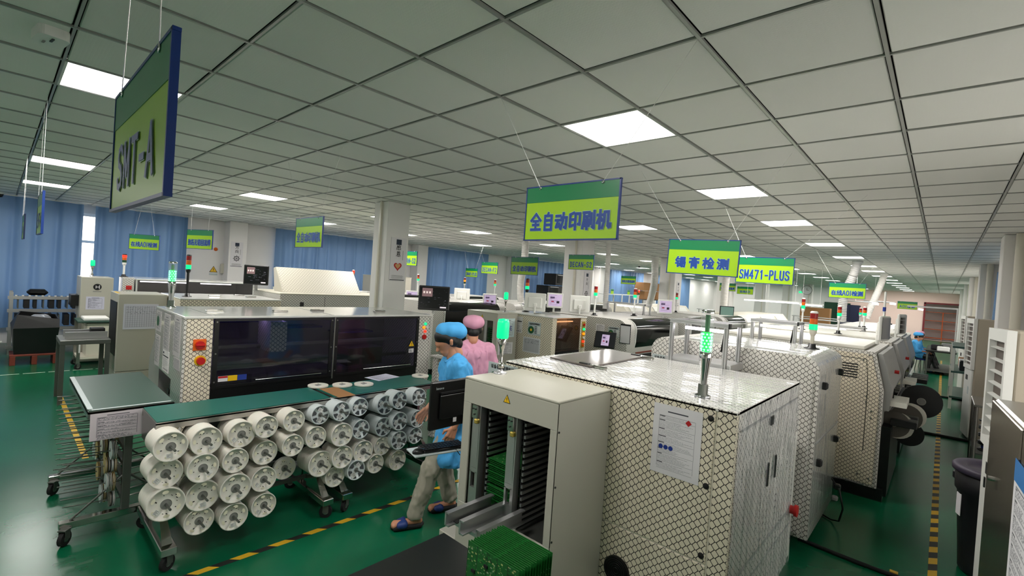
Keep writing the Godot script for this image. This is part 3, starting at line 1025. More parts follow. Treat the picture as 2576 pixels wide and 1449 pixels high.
func hanging_sign(text: String, x: float, z: float, top: float, label: String, cords: Array, turn := 0.0, tilt := 0.0, size := 0.6) -> void:
	var o := thing("hanging_sign", label, "sign", Vector3(x, top - size * 0.25, z), turn)
	o.rotation.z = tilt
	var w := size
	var h := size * 0.5
	box_part(o, "panel", Vector3.ZERO, Vector3(w, h, 0.008), M.sign_lime)
	var s := S()
	bx(s, Vector3(0, h / 2 - 0.003, 0), Vector3(w + 0.004, 0.007, 0.014)); bx(s, Vector3(0, -h / 2 + 0.003, 0), Vector3(w + 0.004, 0.007, 0.014))
	bx(s, Vector3(w / 2 - 0.003, 0, 0), Vector3(0.007, h, 0.014)); bx(s, Vector3(-w / 2 + 0.003, 0, 0), Vector3(0.007, h, 0.014))
	put(o, "frame", s, M.sign_blue)
	for sd in [1.0, -1.0]:
		box_part(o, "header_band", Vector3(0, h * 0.345, sd * 0.0045), Vector3(w - 0.012, h * 0.31 - 0.006, 0.002), M.sign_green)
		var latin := text.unicode_at(0) < 128
		var hh := 0.105 if latin else (0.092 if text.length() < 5 else 0.098)
		var mw := w * (0.86 if text.length() > 3 else 0.7)
		var g := 0.2 if latin else (0.30 if text.length() < 5 else 0.1)
		lettering(o, "lettering_outline", text, Vector3(0, -h * 0.16, sd * 0.0045), Vector3(sd, 0, 0), Vector3.UP, hh, mw, 0.0195, M.sign_pale, g, 0.0013)
		lettering(o, "lettering", text, Vector3(0, -h * 0.16, sd * 0.0045), Vector3(sd, 0, 0), Vector3.UP, hh, mw, 0.0155, M.letter_blue, g, 0.0026)
	for i in 2:
		var hx := -0.2 if i == 0 else 0.2
		s = S()
		lathe(s, [Vector2(0.004, -0.002), Vector2(0.009, -0.001), Vector2(0.009, 0.001), Vector2(0.004, 0.002)], Transform3D(Basis(Vector3.RIGHT, PI / 2), Vector3(hx, h / 2 - 0.012, 0.007)), 10)
		put(o, "eyelet", s, M.chrome)
		var inv := o.transform.affine_inverse()
		var up_at: Vector3 = inv * Vector3(x + cords[i], CEIL + 0.004, z)
		rod_part(o, "cord", Vector3(hx, h / 2 - 0.012, 0.007), up_at, 0.0014, M.offwhite, 6)

func build_signs() -> void:
	hanging_sign("SMT-A", -1.33, -0.2, 2.46, "green and yellow hanging sign reading SMT-A", [-0.12, 0.12])
	hanging_sign("全自动印刷机", -1.48, -2.02, 2.585, "large hanging sign for the fully automatic printer above the magazine loader", [-0.57, 0.63])
	hanging_sign("锡膏检测", -1.53, -4.02, 2.51, "hanging sign with four blue characters, overlapping the SM471-PLUS sign", [-0.62, 0.62], 0.0, -0.03)
	hanging_sign("SM471-PLUS", -1.53, -5.9, 2.515, "hanging sign reading SM471-PLUS", [-0.5, 0.9], 0.0, -0.012)
	hanging_sign("在线AOI检测", -1.42, -11.3, 2.46, "hanging sign reading AOI with Chinese characters on both sides of it", [-0.6, 0.6])
	hanging_sign("AOI检测", -1.05, -24.0, 2.30, "small far hanging sign reading AOI before two characters", [-0.1, 0.1])
	hanging_sign("全自动印刷机", -4.67, -2.07, 2.545, "hanging printer sign in front of the blue curtains", [-0.6, 0.6])
	hanging_sign("全自动印刷机", -5.22, -5.97, 2.47, "hanging printer sign over the white duct hose, beside DECAN-F2", [-0.7, 0.6])
	hanging_sign("DECAN-S2", -5.36, -7.83, 2.67, "hanging sign reading DECAN-S2 in front of the white pillar", [-0.6, 0.6])
	hanging_sign("DECAN-F2", -8.75, -8.64, 2.505, "hanging sign reading DECAN-F2", [-0.6, 0.6])
	hanging_sign("SM481-PLUS", -12.0, -11.0, 2.40, "small hanging sign reading SM481-PLUS before the blue curtain", [-0.5, 0.5])
	hanging_sign("DECAN-S2", -8.3, -5.8, 2.53, "hanging sign half hidden behind the poster pillar", [-0.6, 0.6])
	hanging_sign("劲拓无铅回流焊", -8.6, -15.7, 2.53, "hanging reflow sign above the white shelving and lit signal tower", [-0.5, 0.5])
	hanging_sign("劲拓无铅回流焊", -6.2, -19.1, 2.535, "hanging reflow sign below the SM471-PLUS sign", [-0.5, 0.5])
	hanging_sign("在线AOI", -5.85, -20.1, 2.46, "hanging sign partly behind a white duct hose", [-0.5, 0.5])
	hanging_sign("劲拓无铅回流焊", -8.55, -2.1, 2.52, "hanging sign in front of the white wall by the wheel poster", [-0.5, 0.5], 0.35)
	hanging_sign("在线AOI检测", -11.75, -1.95, 2.48, "narrow looking hanging sign before the blue curtain folds", [-0.3, 0.3], 0.75)
	hanging_sign("SMT-A", -4.95, -0.2, 2.46, "hanging sign edge-on beside the curtains, highest of two", [-0.12, 0.12])
	hanging_sign("SMT-A", -8.4, -0.2, 2.46, "hanging sign edge-on beside the curtains, lowest of two", [-0.12, 0.12])


# ---- signal towers ----
func dome_lamp(p: Vector3, label: String, k := 1.0) -> void:
	var o := thing("signal_lamp", label, "signal lamp", p)
	var s := S()
	lathe(s, [Vector2(0.045, 0), Vector2(0.045, 0.01), Vector2(0.02, 0.016), Vector2(0.018, 0.03)], Transform3D().scaled(Vector3.ONE * k), 18)
	put(o, "base", s, M.alu)
	s = S()
	lathe(s, [Vector2(0.0, 0.03), Vector2(0.022, 0.036), Vector2(0.026, 0.052), Vector2(0.018, 0.07), Vector2(0.012, 0.08), Vector2(0.012, 0.15), Vector2(0.019, 0.18), Vector2(0.036, 0.24), Vector2(0.0, 0.241)], Transform3D().scaled(Vector3.ONE * k), 18)
	put(o, "stem", s, M.polished)
	s = S()
	lathe(s, [Vector2(0.038, 0.24), Vector2(0.041, 0.25), Vector2(0.041, 0.345), Vector2(0.034, 0.368), Vector2(0.0, 0.374)], Transform3D().scaled(Vector3.ONE * k), 18)
	put(o, "lens", s, M.green_on)

func led_tower(p: Vector3, label: String, h := 0.51, k := 1.0) -> void:
	var o := thing("signal_lamp", label, "signal lamp", p)
	var s := S()
	lathe(s, [Vector2(0.045, 0), Vector2(0.045, 0.008), Vector2(0.028, 0.014), Vector2(0.028, 0.07), Vector2(0.0, 0.071)], Transform3D().scaled(Vector3(k, 1, k)), 20)
	put(o, "base", s, M.chrome)
	s = S()
	lathe(s, [Vector2(0.021, 0.07), Vector2(0.021, 0.11), Vector2(0.026, 0.16), Vector2(0.034, 0.22), Vector2(0.036, 0.26), Vector2(0.0, 0.261)], Transform3D().scaled(Vector3(k, 1, k)), 20)
	put(o, "stem", s, M.chrome)
	var top := h
	s = S()
	cyl(s, Vector3(0, 0.26, 0), Vector3(0, top - 0.02, 0), 0.036 * k, -1, 24, false)
	put(o, "clear_tube", s, M.glass)
	s = S()
	lathe(s, [Vector2(0.037 * k, top - 0.02), Vector2(0.037 * k, top - 0.006), Vector2(0.026 * k, top), Vector2(0.0, top + 0.001)], Transform3D(), 20)
	put(o, "cap", s, M.chrome)
	rod_part(o, "circuit_core", Vector3(0, 0.26, 0), Vector3(0, top - 0.03, 0), 0.014 * k, mat(Color(0.12, 0.45, 0.25), 0.4), 8)
	s = S()
	for j in 6:
		for i in 8:
			var t := TAU * (i + 0.5 * (j % 2)) / 8
			var c := Vector3(cos(t) * 0.027 * k, 0.272 + 0.018 * j, sin(t) * 0.027 * k)
			lathe(s, [Vector2(0.0, -0.006), Vector2(0.005, -0.002), Vector2(0.005, 0.003), Vector2(0.0, 0.006)], Transform3D(Basis(), c), 6)
	put(o, "led_lights", s, M.green_bulb)
	s = S()
	cyl(s, Vector3(0, 0.262, 0), Vector3(0, 0.375, 0), 0.022 * k, -1, 16)
	put(o, "green_diffuser", s, M.green_soft)

func stack_lamp(p: Vector3, label: String, lit: String, h := 0.5, r := 0.022, pole: Material = null, lens_h := 0.05, white_cap := false) -> void:
	var o := thing("signal_tower", label, "signal lamp", p)
	var pm: Material = pole if pole else M.offwhite
	var s := S()
	lathe(s, [Vector2(r * 2.0, 0), Vector2(r * 2.0, 0.008), Vector2(r * 1.1, 0.014), Vector2(r * 0.9, 0.05), Vector2(0, 0.051)], Transform3D(), 16)
	put(o, "base", s, M.dark if pm != M.black else M.black)
	var y := h - lens_h * 3 - 0.02
	rod_part(o, "pole", Vector3(0, 0.04, 0), Vector3(0, y - 0.04, 0), r * 0.5, pm, 12)
	s = S()
	lathe(s, [Vector2(r * 0.5, y - 0.06), Vector2(r * 0.95, y - 0.03), Vector2(r, y), Vector2(0, y + 0.001)], Transform3D(), 16)
	put(o, "socket", s, pm)
	var cols := [["green", "green_lens"], ["amber", "amber_lens"], ["red", "red_lens"]]
	for i in 3:
		var on: bool = lit == cols[i][0]
		rod_part(o, cols[i][1], Vector3(0, y + i * lens_h + 0.001, 0), Vector3(0, y + (i + 1) * lens_h - 0.001, 0), r * (1.08 if on else 1.0), M[cols[i][0] + ("_on" if on else "_off")], 16)
	s = S()
	lathe(s, [Vector2(r, y + lens_h * 3), Vector2(r, y + lens_h * 3 + 0.012), Vector2(r * 0.7, y + lens_h * 3 + 0.02), Vector2(0, y + lens_h * 3 + 0.021)], Transform3D(), 16)
	put(o, "cap", s, M.offwhite if white_cap else M.dark)

func alu_bar(par: Node3D, called: String, a: Vector3, b: Vector3, w := 0.032) -> void:
	# slotted aluminium extrusion
	var s := S()
	var f := frame_of(b - a)
	var l := a.distance_to(b)
	var c := (a + b) * 0.5
	for q in [[-1, -1], [1, -1], [1, 1], [-1, 1]]:
		bx(s, c + f * Vector3(q[0] * w * 0.31, 0, q[1] * w * 0.31), Vector3(w * 0.36, l, w * 0.36), f)
	bx(s, c, Vector3(w * 0.5, l, w * 0.5), f)
	put(par, called, s, M.alu)

func status_plate(par: Node3D, c: Vector3, right: Vector3, w: float, h: float, words := true) -> void:
	# grey status plate: heading, round green dial, small rows of type
	var n := right.cross(Vector3.UP).normalized()
	card(par, "status_plate", c, right, Vector3.UP, w, h, M.label_grey, 0.003)
	if words:
		lettering(par, "plate_heading", "设备状态管理标识", c + n * 0.003 + Vector3.UP * h * 0.36, right, Vector3.UP, h * 0.15, w * 0.8, h * 0.02, M.print_black)
	var b := Basis(right, Vector3.UP, n)
	var s := S()
	extrude(s, disc(h * 0.29), Transform3D(b, c - right * w * 0.24 - Vector3.UP * h * 0.12 + n * 0.0032), 0.002)
	put(par, "green_dial", s, M.print_green)
	s = S()
	extrude(s, disc(h * 0.1, 16), Transform3D(b, c - right * w * 0.24 - Vector3.UP * h * 0.12 + n * 0.0052), 0.001)
	put(par, "dial_centre", s, M.yellow)
	s = S()
	for i in 5:
		bx(s, c + right * w * 0.12 + Vector3.UP * h * (0.16 - 0.12 * i) + n * 0.0035, Vector3(w * 0.16, h * 0.05, 0.001), b)
	put(par, "plate_rows", s, M.print_black)
	s = S()
	for i in 5:
		bx(s, c + right * w * 0.36 + Vector3.UP * h * (0.16 - 0.12 * i) + n * 0.0035, Vector3(w * 0.2, h * 0.09, 0.001), b)
	put(par, "plate_boxes", s, M.offwhite)

func warning_triangle(par: Node3D, c: Vector3, right: Vector3, w: float) -> void:
	var n := right.cross(Vector3.UP).normalized()
	var b := Basis(right, Vector3.UP, n)
	var s := S()
	extrude(s, [Vector2(-w / 2, -w * 0.43), Vector2(w / 2, -w * 0.43), Vector2(0, w * 0.43)], Transform3D(b, c), 0.0015)
	put(par, "warning_label", s, M.print_black)
	s = S()
	extrude(s, [Vector2(-w * 0.4, -w * 0.37), Vector2(w * 0.4, -w * 0.37), Vector2(0, w * 0.33)], Transform3D(b, c), 0.0022)
	put(par, "warning_face", s, M.yellow)
	s = S()
	bx(s, c + Vector3.UP * w * -0.02 + n * 0.0026, Vector3(w * 0.07, w * 0.26, 0.001), b)
	bx(s, c - Vector3.UP * w * 0.24 + n * 0.0026, Vector3(w * 0.07, w * 0.06, 0.001), b)
	put(par, "warning_mark", s, M.print_black)

func clip_latch(par: Node3D, c: Vector3, along: Vector3, len := 0.16) -> void:
	var s := S()
	var f := Basis(along, Vector3.UP, along.cross(Vector3.UP))
	cbx(s, c + Vector3(0, 0.008, 0), Vector3(len, 0.016, 0.05), 0.004, f)
	bx(s, c + Vector3(0, 0.018, 0) + along * len * 0.15, Vector3(len * 0.6, 0.006, 0.03), f)
	put(par, "latch", s, M.polished)

func build_printer_line() -> void:
	M.green_bulb = glow(Color(0.35, 1.0, 0.7), 3.0, Color(0.1, 0.6, 0.3))
	M.green_soft = glow(Color(0.0, 0.75, 0.25), 0.7, Color(0.02, 0.4, 0.12))
	# --- solder paste printer with netted cover and clear film ---
	var p := thing("paste_printer", "netted cream printer cabinet under clear film with a paper notice on its front", "machine", Vector3(-1.575, 0, -3.325))
	var at := p.position
	span_part(p, "core", Vector3(-2.39, 0.1, -4.03) - at, Vector3(-0.757, 1.44, -2.617) - at, M.cream)
	span_part(p, "front_panel", Vector3(-2.40, 0.606, -2.64) - at, Vector3(-0.858, 1.446, -2.61) - at, M.net, 0.004)
	span_part(p, "front_panel", Vector3(-0.850, 0.10, -2.64) - at, Vector3(-0.75, 1.446, -2.61) - at, M.net, 0.004)
	span_part(p, "front_panel", Vector3(-2.40, 0.10, -2.64) - at, Vector3(-0.858, 0.596, -2.61) - at, M.net, 0.004)
	span_part(p, "top_cover", Vector3(-2.40, 1.43, -4.04) - at, Vector3(-0.75, 1.45, -2.61) - at, M.net_w, 0.003)
	span_part(p, "side_panel", Vector3(-0.765, 1.345, -4.04) - at, Vector3(-0.75, 1.446, -2.64) - at, M.net_w)
	span_part(p, "side_door", Vector3(-0.77, 0.52, -3.35) - at, Vector3(-0.753, 1.335, -2.66) - at, M.net_w)
	span_part(p, "side_door", Vector3(-0.77, 0.52, -4.03) - at, Vector3(-0.753, 1.335, -3.36) - at, M.net_w)
	span_part(p, "side_panel", Vector3(-0.765, 0.10, -4.04) - at, Vector3(-0.75, 0.51, -2.64) - at, M.net_w)
	span_part(p, "side_strip", Vector3(-0.753, 1.333, -4.02) - at, Vector3(-0.744, 1.343, -2.70) - at, M.alu)
	span_part(p, "side_strip", Vector3(-0.753, 0.51, -4.02) - at, Vector3(-0.744, 0.518, -2.66) - at, M.alu)
	span_part(p, "side_strip", Vector3(-0.753, 0.40, -4.02) - at, Vector3(-0.744, 0.408, -2.66) - at, M.alu)
	span_part(p, "left_panel", Vector3(-2.41, 0.1, -4.04) - at, Vector3(-2.39, 1.446, -2.62) - at, M.net_w)
	# film: one sheet over the top, one down the aisle side
	wrinkled_sheet(p, "clear_film", Vector3(-2.40, 1.4525, -2.615) - at, Vector3(1.65, 0, 0), Vector3(0, 0, -1.42), Vector3.UP, 0.005, 1)
	wrinkled_sheet(p, "clear_film", Vector3(-0.7425, 1.44, -2.63) - at, Vector3(0, 0, -1.40), Vector3(0, -1.32, 0), Vector3.RIGHT, 0.013, 2)
	for q in [[-3.265, 1.035, 0.89], [-3.44, 1.045, 0.9]]:
		span_part(p, "door_handle", Vector3(-0.745, q[2], q[0] - 0.012) - at, Vector3(-0.736, q[1], q[0] + 0.012) - at, M.black)
	span_part(p, "slot_cover", Vector3(-0.744, 1.27, -3.31) - at, Vector3(-0.737, 1.325, -3.25) - at, M.dark)
	rod_part(p, "emergency_stop", Vector3(-0.745, 0.515, -4.0) - at, Vector3(-0.715, 0.515, -4.0) - at, 0.03, M.red)
	rod_part(p, "emergency_stop", Vector3(-0.715, 0.515, -4.0) - at, Vector3(-0.695, 0.515, -4.0) - at, 0.042, M.red, 18)
	for y in [1.388, 1.022, 0.645, 0.3]:
		var s := S()
		lathe(s, [Vector2(0.016, 0), Vector2(0.016, 0.006), Vector2(0.01, 0.011), Vector2(0, 0.012)], Transform3D(Basis(Vector3.RIGHT, PI / 2), Vector3(-0.882, y, -2.611) - at), 16)
		put(p, "rubber_plug", s, M.rubber)
	# cooling fan low on the front
	var fc := Vector3(-1.369, 0.34, -2.61) - at
	var fs := S()
	extrude(fs, disc(0.085), Transform3D(Basis(), fc), 0.012)
	put(p, "fan_housing", fs, M.black)
	fs = S()
	for k in 6:
		var pts := []
		for i in 25: pts.append(fc + Vector3(cos(TAU * i / 24), sin(TAU * i / 24), 0) * (0.018 + 0.0125 * k) + Vector3(0, 0, 0.016))
		tube(fs, pts, 0.002, 5)
	put(p, "fan_guard", fs, M.dark)
	# dark inspection lid in the top, held by two latches
	var lid := S()
	var q0 := Vector3(-2.55, 0, 0)
	hexa(lid, [Vector3(-2.30, 1.456, -3.02) - at, Vector3(-1.88, 1.456, -2.97) - at, Vector3(-1.93, 1.456, -3.93) - at, Vector3(-2.33, 1.456, -3.98) - at, Vector3(-2.30, 1.466, -3.02) - at, Vector3(-1.88, 1.466, -2.97) - at, Vector3(-1.93, 1.466, -3.93) - at, Vector3(-2.33, 1.466, -3.98) - at])
	put(p, "inspection_lid", lid, M.lid_glass)
	clip_latch(p, Vector3(-1.86, 1.452, -3.02) - at, Vector3.RIGHT, 0.15)
	clip_latch(p, Vector3(-1.90, 1.452, -3.86) - at, Vector3.RIGHT, 0.15)
	box_part(p, "lid_hinge", Vector3(-1.97, 1.468, -3.02) - at, Vector3(0.08, 0.012, 0.04), M.dark, 0.003)
	box_part(p, "lid_hinge", Vector3(-2.0, 1.468, -3.88) - at, Vector3(0.08, 0.012, 0.04), M.dark, 0.003)
	for x in [-2.3, -0.86]:
		for z in [-2.75, -3.9]:
			rod_part(p, "levelling_foot", Vector3(x, 0, z) - at, Vector3(x, 0.1, z) - at, 0.035, M.dull_steel)
	# paper notice with hazard marks
	var nt := thing("safety_notice", "white printed data sheet with red diamond on the netted printer front", "notice", Vector3(-1.063, 1.01, -2.609))
	card(nt, "sheet", Vector3(0, 0.198, 0), Vector3.RIGHT, Vector3.UP, 0.28, 0.396, form_tex(21, 220, 310))
	var rd := S()
	extrude(rd, [Vector2(0, -0.018), Vector2(0.018, 0), Vector2(0, 0.018), Vector2(-0.018, 0)], Transform3D(Basis(), Vector3(0.065, 0.32, 0.0032)), 0.0008)
	put(nt, "hazard_diamond", rd, M.print_red)
	for i in 3:
		rd = S()
		extrude(rd, disc(0.013, 16), Transform3D(Basis(), Vector3(-0.085 + 0.029 * i, 0.155, 0.0032)), 0.0008)
		put(nt, "hazard_mark", rd, M.print_blue)
	led_tower(Vector3(-1.004, 1.457, -2.80), "clear LED signal tower with green lights on the netted printer", 0.505, 1.0)
	# yellow strip and status plate on the printer's hidden end
	var st := thing("status_notice", "grey status board with green dial beside the pink-coated worker", "notice", Vector3(-2.42, 1.32, -3.05))
	status_plate(st, Vector3(0.0, 0.0, 0.45), Vector3.RIGHT, 0.3, 0.2)
	inspection_machine()
	mounters_by_aisle()

func wrinkled_sheet(par: Node3D, called: String, o: Vector3, u: Vector3, v: Vector3, n: Vector3, amp: float, sd: int) -> void:
	var ns := FastNoiseLite.new()
	ns.seed = sd
	ns.frequency = 1.0
	ns.fractal_octaves = 3
	var s := S(true)
	var nu := 110 if sd == 2 else 24
	var nv := 24 if sd == 2 else 110
	var g := []
	for j in nv + 1:
		var row := []
		for i in nu + 1:
			var a := float(i) / nu
			var b := float(j) / nv
			var p := o + u * a + v * b
			var e := ns.get_noise_2d(a * 34.0 + sin(b * 3.0) * 1.5, b * 1.6) if sd == 2 else ns.get_noise_2d(b * 34.0 + sin(a * 3.0) * 1.5, a * 1.6)
			row.append(p + n * (amp * maxf(0.0, 0.25 + e)))
		g.append(row)
	for j in nv:
		for i in nu:
			quad(s, g[j][i], g[j][i + 1], g[j + 1][i + 1], g[j + 1][i])
	put(par, called, s, M.film_sheet)

func inspection_machine() -> void:
	# rounded inspection cabinet
	var o := thing("paste_inspection_machine", "rounded white netted cabinet with black latches behind the clear LED tower", "machine", Vector3(-1.42, 0, -5.035))
	var at := o.position
	var s := S()
	extrude(s, rounded(-2.14, 0.12, -0.70, 1.60, 0.13, 6, true), Transform3D(Basis(), Vector3(0, 0, -5.61) - Vector3(at.x, 0, at.z)), 1.13, true)
	put(o, "body", s, M.net_w)
	s = S()
	extrude(s, rounded(-2.10, 0.16, -0.74, 1.56, 0.12, 6, true), Transform3D(Basis(), Vector3(0, 0, -4.48) - Vector3(at.x, 0, at.z)), 0.03, true)
	put(o, "front_cover", s, M.net_w)
	# film down the aisle side and across the top edge
	s = S(true)
	var prof := []
	for i in 7:
		var t := PI / 2 * i / 6
		prof.append(Vector2(-0.83 + 0.1335 * sin(t), 1.47 + 0.1335 * cos(t)))
	prof.push_front(Vector2(-1.9, 1.6035))
	for i in 10: prof.append(Vector2(-0.6965, 1.4 - 0.13 * i))
	var ns := FastNoiseLite.new()
	ns.frequency = 1.0
	var nz := 70
	for i in prof.size() - 1:
		for k in nz:
			var q := []
			for e in [[i, k], [i, k + 1], [i + 1, k + 1], [i + 1, k]]:
				var w: Vector2 = prof[e[0]]
				var z: float = -4.47 - 1.14 * e[1] / nz
				var am := 0.005 * maxf(0, 0.3 + ns.get_noise_2d(e[1] * 0.45, e[0] * 0.35))
				var nn := Vector2(1, 0) if e[0] > 7 else Vector2(sin(PI / 2 * clampf((e[0] - 1) / 6.0, 0, 1)), cos(PI / 2 * clampf((e[0] - 1) / 6.0, 0, 1)))
				q.append(Vector3(w.x + nn.x * am, w.y + nn.y * am, z) - at)
			quad(s, q[0], q[1], q[2], q[3])
	put(o, "clear_film", s, M.film_sheet)
	for q in [[1.36, -4.65], [1.40, -5.45], [0.72, -4.65], [0.76, -5.45]]:
		box_part(o, "latch", Vector3(-0.685, q[0], q[1]) - at, Vector3(0.05, 0.06, 0.06), M.black, 0.012)
	span_part(o, "side_seam", Vector3(-0.70, 0.90, -5.56) - at, Vector3(-0.688, 0.908, -4.5) - at, M.alu)
	for x in [-1.95, -0.9]:
		for z in [-4.6, -5.45]:
			rod_part(o, "levelling_foot", Vector3(x, 0, z) - at, Vector3(x, 0.13, z) - at, 0.035, M.dull_steel)
	# curved seam of the front hood
	s = S()
	var pts := []
	for e in [[-1.55, 1.33], [-1.1, 1.33], [-0.98, 1.32], [-0.92, 1.27], [-0.90, 1.18], [-0.90, 0.5]]: pts.append(Vector3(e[0], e[1], -4.448) - at)
	tube(s, pts, 0.004, 6)
	put(o, "hood_seam", s, M.grey)
	status_plate(o, Vector3(-1.98, 1.33, -4.449) - at, Vector3.RIGHT, 0.27, 0.19)
	card(o, "instruction_card", Vector3(-1.58, 1.34, -4.449) - at, Vector3.RIGHT, Vector3.UP, 0.19, 0.16, form_tex(31, 120, 100, "checkbox"))
	box_part(o, "yellow_strip", Vector3(-1.58, 1.43, -4.445) - at, Vector3(0.19, 0.014, 0.004), M.yellow)
	warning_triangle(o, Vector3(-1.62, 1.24, -4.446) - at, Vector3.RIGHT, 0.05)
	stack_lamp(Vector3(-0.90, 1.6, -5.25), "short red amber green signal tower lit green on the rounded cabinet", "green", 0.36, 0.033, M.cream, 0.052, true)
	# mains leads at the foot of the cabinet
	var c := thing("mains_lead", "black cables and plug hanging beside the rounded cabinet's foot", "cable", Vector3(-0.62, 0, -5.3))
	s = S()
	tube(s, [Vector3(-0.05, 0.42, 0), Vector3(0.02, 0.36, 0.06), Vector3(0.06, 0.2, 0.08), Vector3(0.03, 0.06, 0.02), Vector3(-0.04, 0.012, -0.08), Vector3(-0.2, 0.01, -0.2)], 0.008)
	put(c, "cable", s, M.black)
	s = S()
	tube(s, [Vector3(-0.05, 0.44, 0.02), Vector3(0.05, 0.43, -0.05), Vector3(0.14, 0.38, -0.2), Vector3(0.16, 0.36, -0.28)], 0.006)
	put(c, "cable", s, M.black)
	box_part(c, "plug", Vector3(0.0, 0.37, 0.03), Vector3(0.05, 0.05, 0.06), M.black, 0.01)
	box_part(c, "plug", Vector3(-0.01, 0.27, 0.06), Vector3(0.05, 0.04, 0.06), M.grey, 0.01)
	# cable duct across the aisle
	var h := thing("floor_cable_duct", "dark rubber cable duct lying across the aisle by the rounded cabinet", "cable duct", Vector3(0, 0, -4.7))
	s = S()
	var pp := []
	for i in 13: pp.append(Vector3(-0.8 + 0.14 * i, 0.016, 0.05 * sin(i * 0.4) - 0.02))
	tube(s, pp, 0.016, 8)
	put(h, "rubber_tube", s, M.rubber)
	box_part(h, "yellow_band", Vector3(-0.16, 0.017, 0.0), Vector3(0.05, 0.036, 0.037), M.tape_yellow)
	for zz in [-10.4, -15.1]:
		var r := thing("floor_cable_duct", "thin black cable duct across the aisle %s" % ["before the steel shelf table" if zz > -12 else "further along by the work bench"], "cable duct", Vector3(0, 0, zz))
		s = S()
		tube(s, [Vector3(-0.6, 0.02, 0.05), Vector3(-0.2, 0.02, 0.0), Vector3(0.3, 0.02, -0.04), Vector3(0.6, 0.02, -0.06)], 0.02, 8)
		put(r, "rubber_tube", s, M.rubber)

func inspection_gantry(p: Vector3, w: float, d: float, h: float, label: String, tube_len := 0.5) -> void:
	# aluminium frame with a fluorescent tube under its top bar, standing on a board conveyor
	var o := thing("inspection_frame", label, "frame", p)
	for x in [-w / 2, w / 2]:
		for z in ([0.0] if d < 0.05 else [-d / 2, d / 2]):
			alu_bar(o, "post", Vector3(x, 0, z), Vector3(x, h, z))
	for z in ([0.0] if d < 0.05 else [-d / 2, d / 2]):
		alu_bar(o, "top_bar", Vector3(-w / 2 - 0.02, h + 0.02, z), Vector3(w / 2 + 0.02, h + 0.02, z))
	if d >= 0.05:
		for x in [-w / 2, w / 2]: alu_bar(o, "side_bar", Vector3(x, h + 0.02, -d / 2), Vector3(x, h + 0.02, d / 2))
	box_part(o, "conveyor_bed", Vector3(0, 0.45, 0), Vector3(w + 0.1, 0.06, maxf(d, 0.3)), M.alu, 0.004)
	box_part(o, "end_cap", Vector3(w / 2 + 0.025, h + 0.02, d / 2), Vector3(0.012, 0.042, 0.042), M.black)
	rod_part(o, "light_tube", Vector3(-tube_len / 2, h - 0.04, 0), Vector3(tube_len / 2, h - 0.04, 0), 0.014, M.tube_on, 10)
	var s := S()
	tube(s, [Vector3(w / 2 - 0.02, h - 0.02, d / 2 - 0.03), Vector3(w / 2 - 0.04, h - 0.2, d / 2 - 0.03), Vector3(w / 2 - 0.035, 0.6, d / 2 - 0.03)], 0.008, 6)
	put(o, "cable", s, M.black)
	for x in [-w / 2, w / 2]:
		rod_part(o, "levelling_foot", Vector3(x, -0.001, 0), Vector3(x, 0.02, 0), 0.03, M.dark)

func feeder_reel(p: Vector3, r: float, face: Material, label: String, wide := 0.02, group := "reels on the feeder bank") -> void:
	var o := thing("feeder_reel", label, "reel", p, 0, group)
	var s := S()
	lathe(s, [Vector2(r * 0.22, -wide / 2), Vector2(r, -wide / 2), Vector2(r, -wide / 2 + 0.003), Vector2(r * 0.3, -wide / 2 + 0.004)], Transform3D(Basis(Vector3.RIGHT, PI / 2), Vector3.ZERO), 28, false)
	put(o, "flange", s, face)
	s = S()
	lathe(s, [Vector2(r * 0.3, wide / 2 - 0.004), Vector2(r, wide / 2 - 0.003), Vector2(r, wide / 2), Vector2(r * 0.22, wide / 2)], Transform3D(Basis(Vector3.RIGHT, PI / 2), Vector3.ZERO), 28, false)
	put(o, "flange", s, face)
	s = S()
	cyl(s, Vector3(0, 0, -wide / 2 + 0.004), Vector3(0, 0, wide / 2 - 0.004), r * 0.82, -1, 24)
	put(o, "tape_roll", s, M.reel if face != M.reel else M.reel_dark)
	s = S()
	cyl(s, Vector3(0, 0, -wide / 2 - 0.001), Vector3(0, 0, wide / 2 + 0.001), r * 0.2, -1, 14)
	put(o, "hub", s, M.reel_hub)

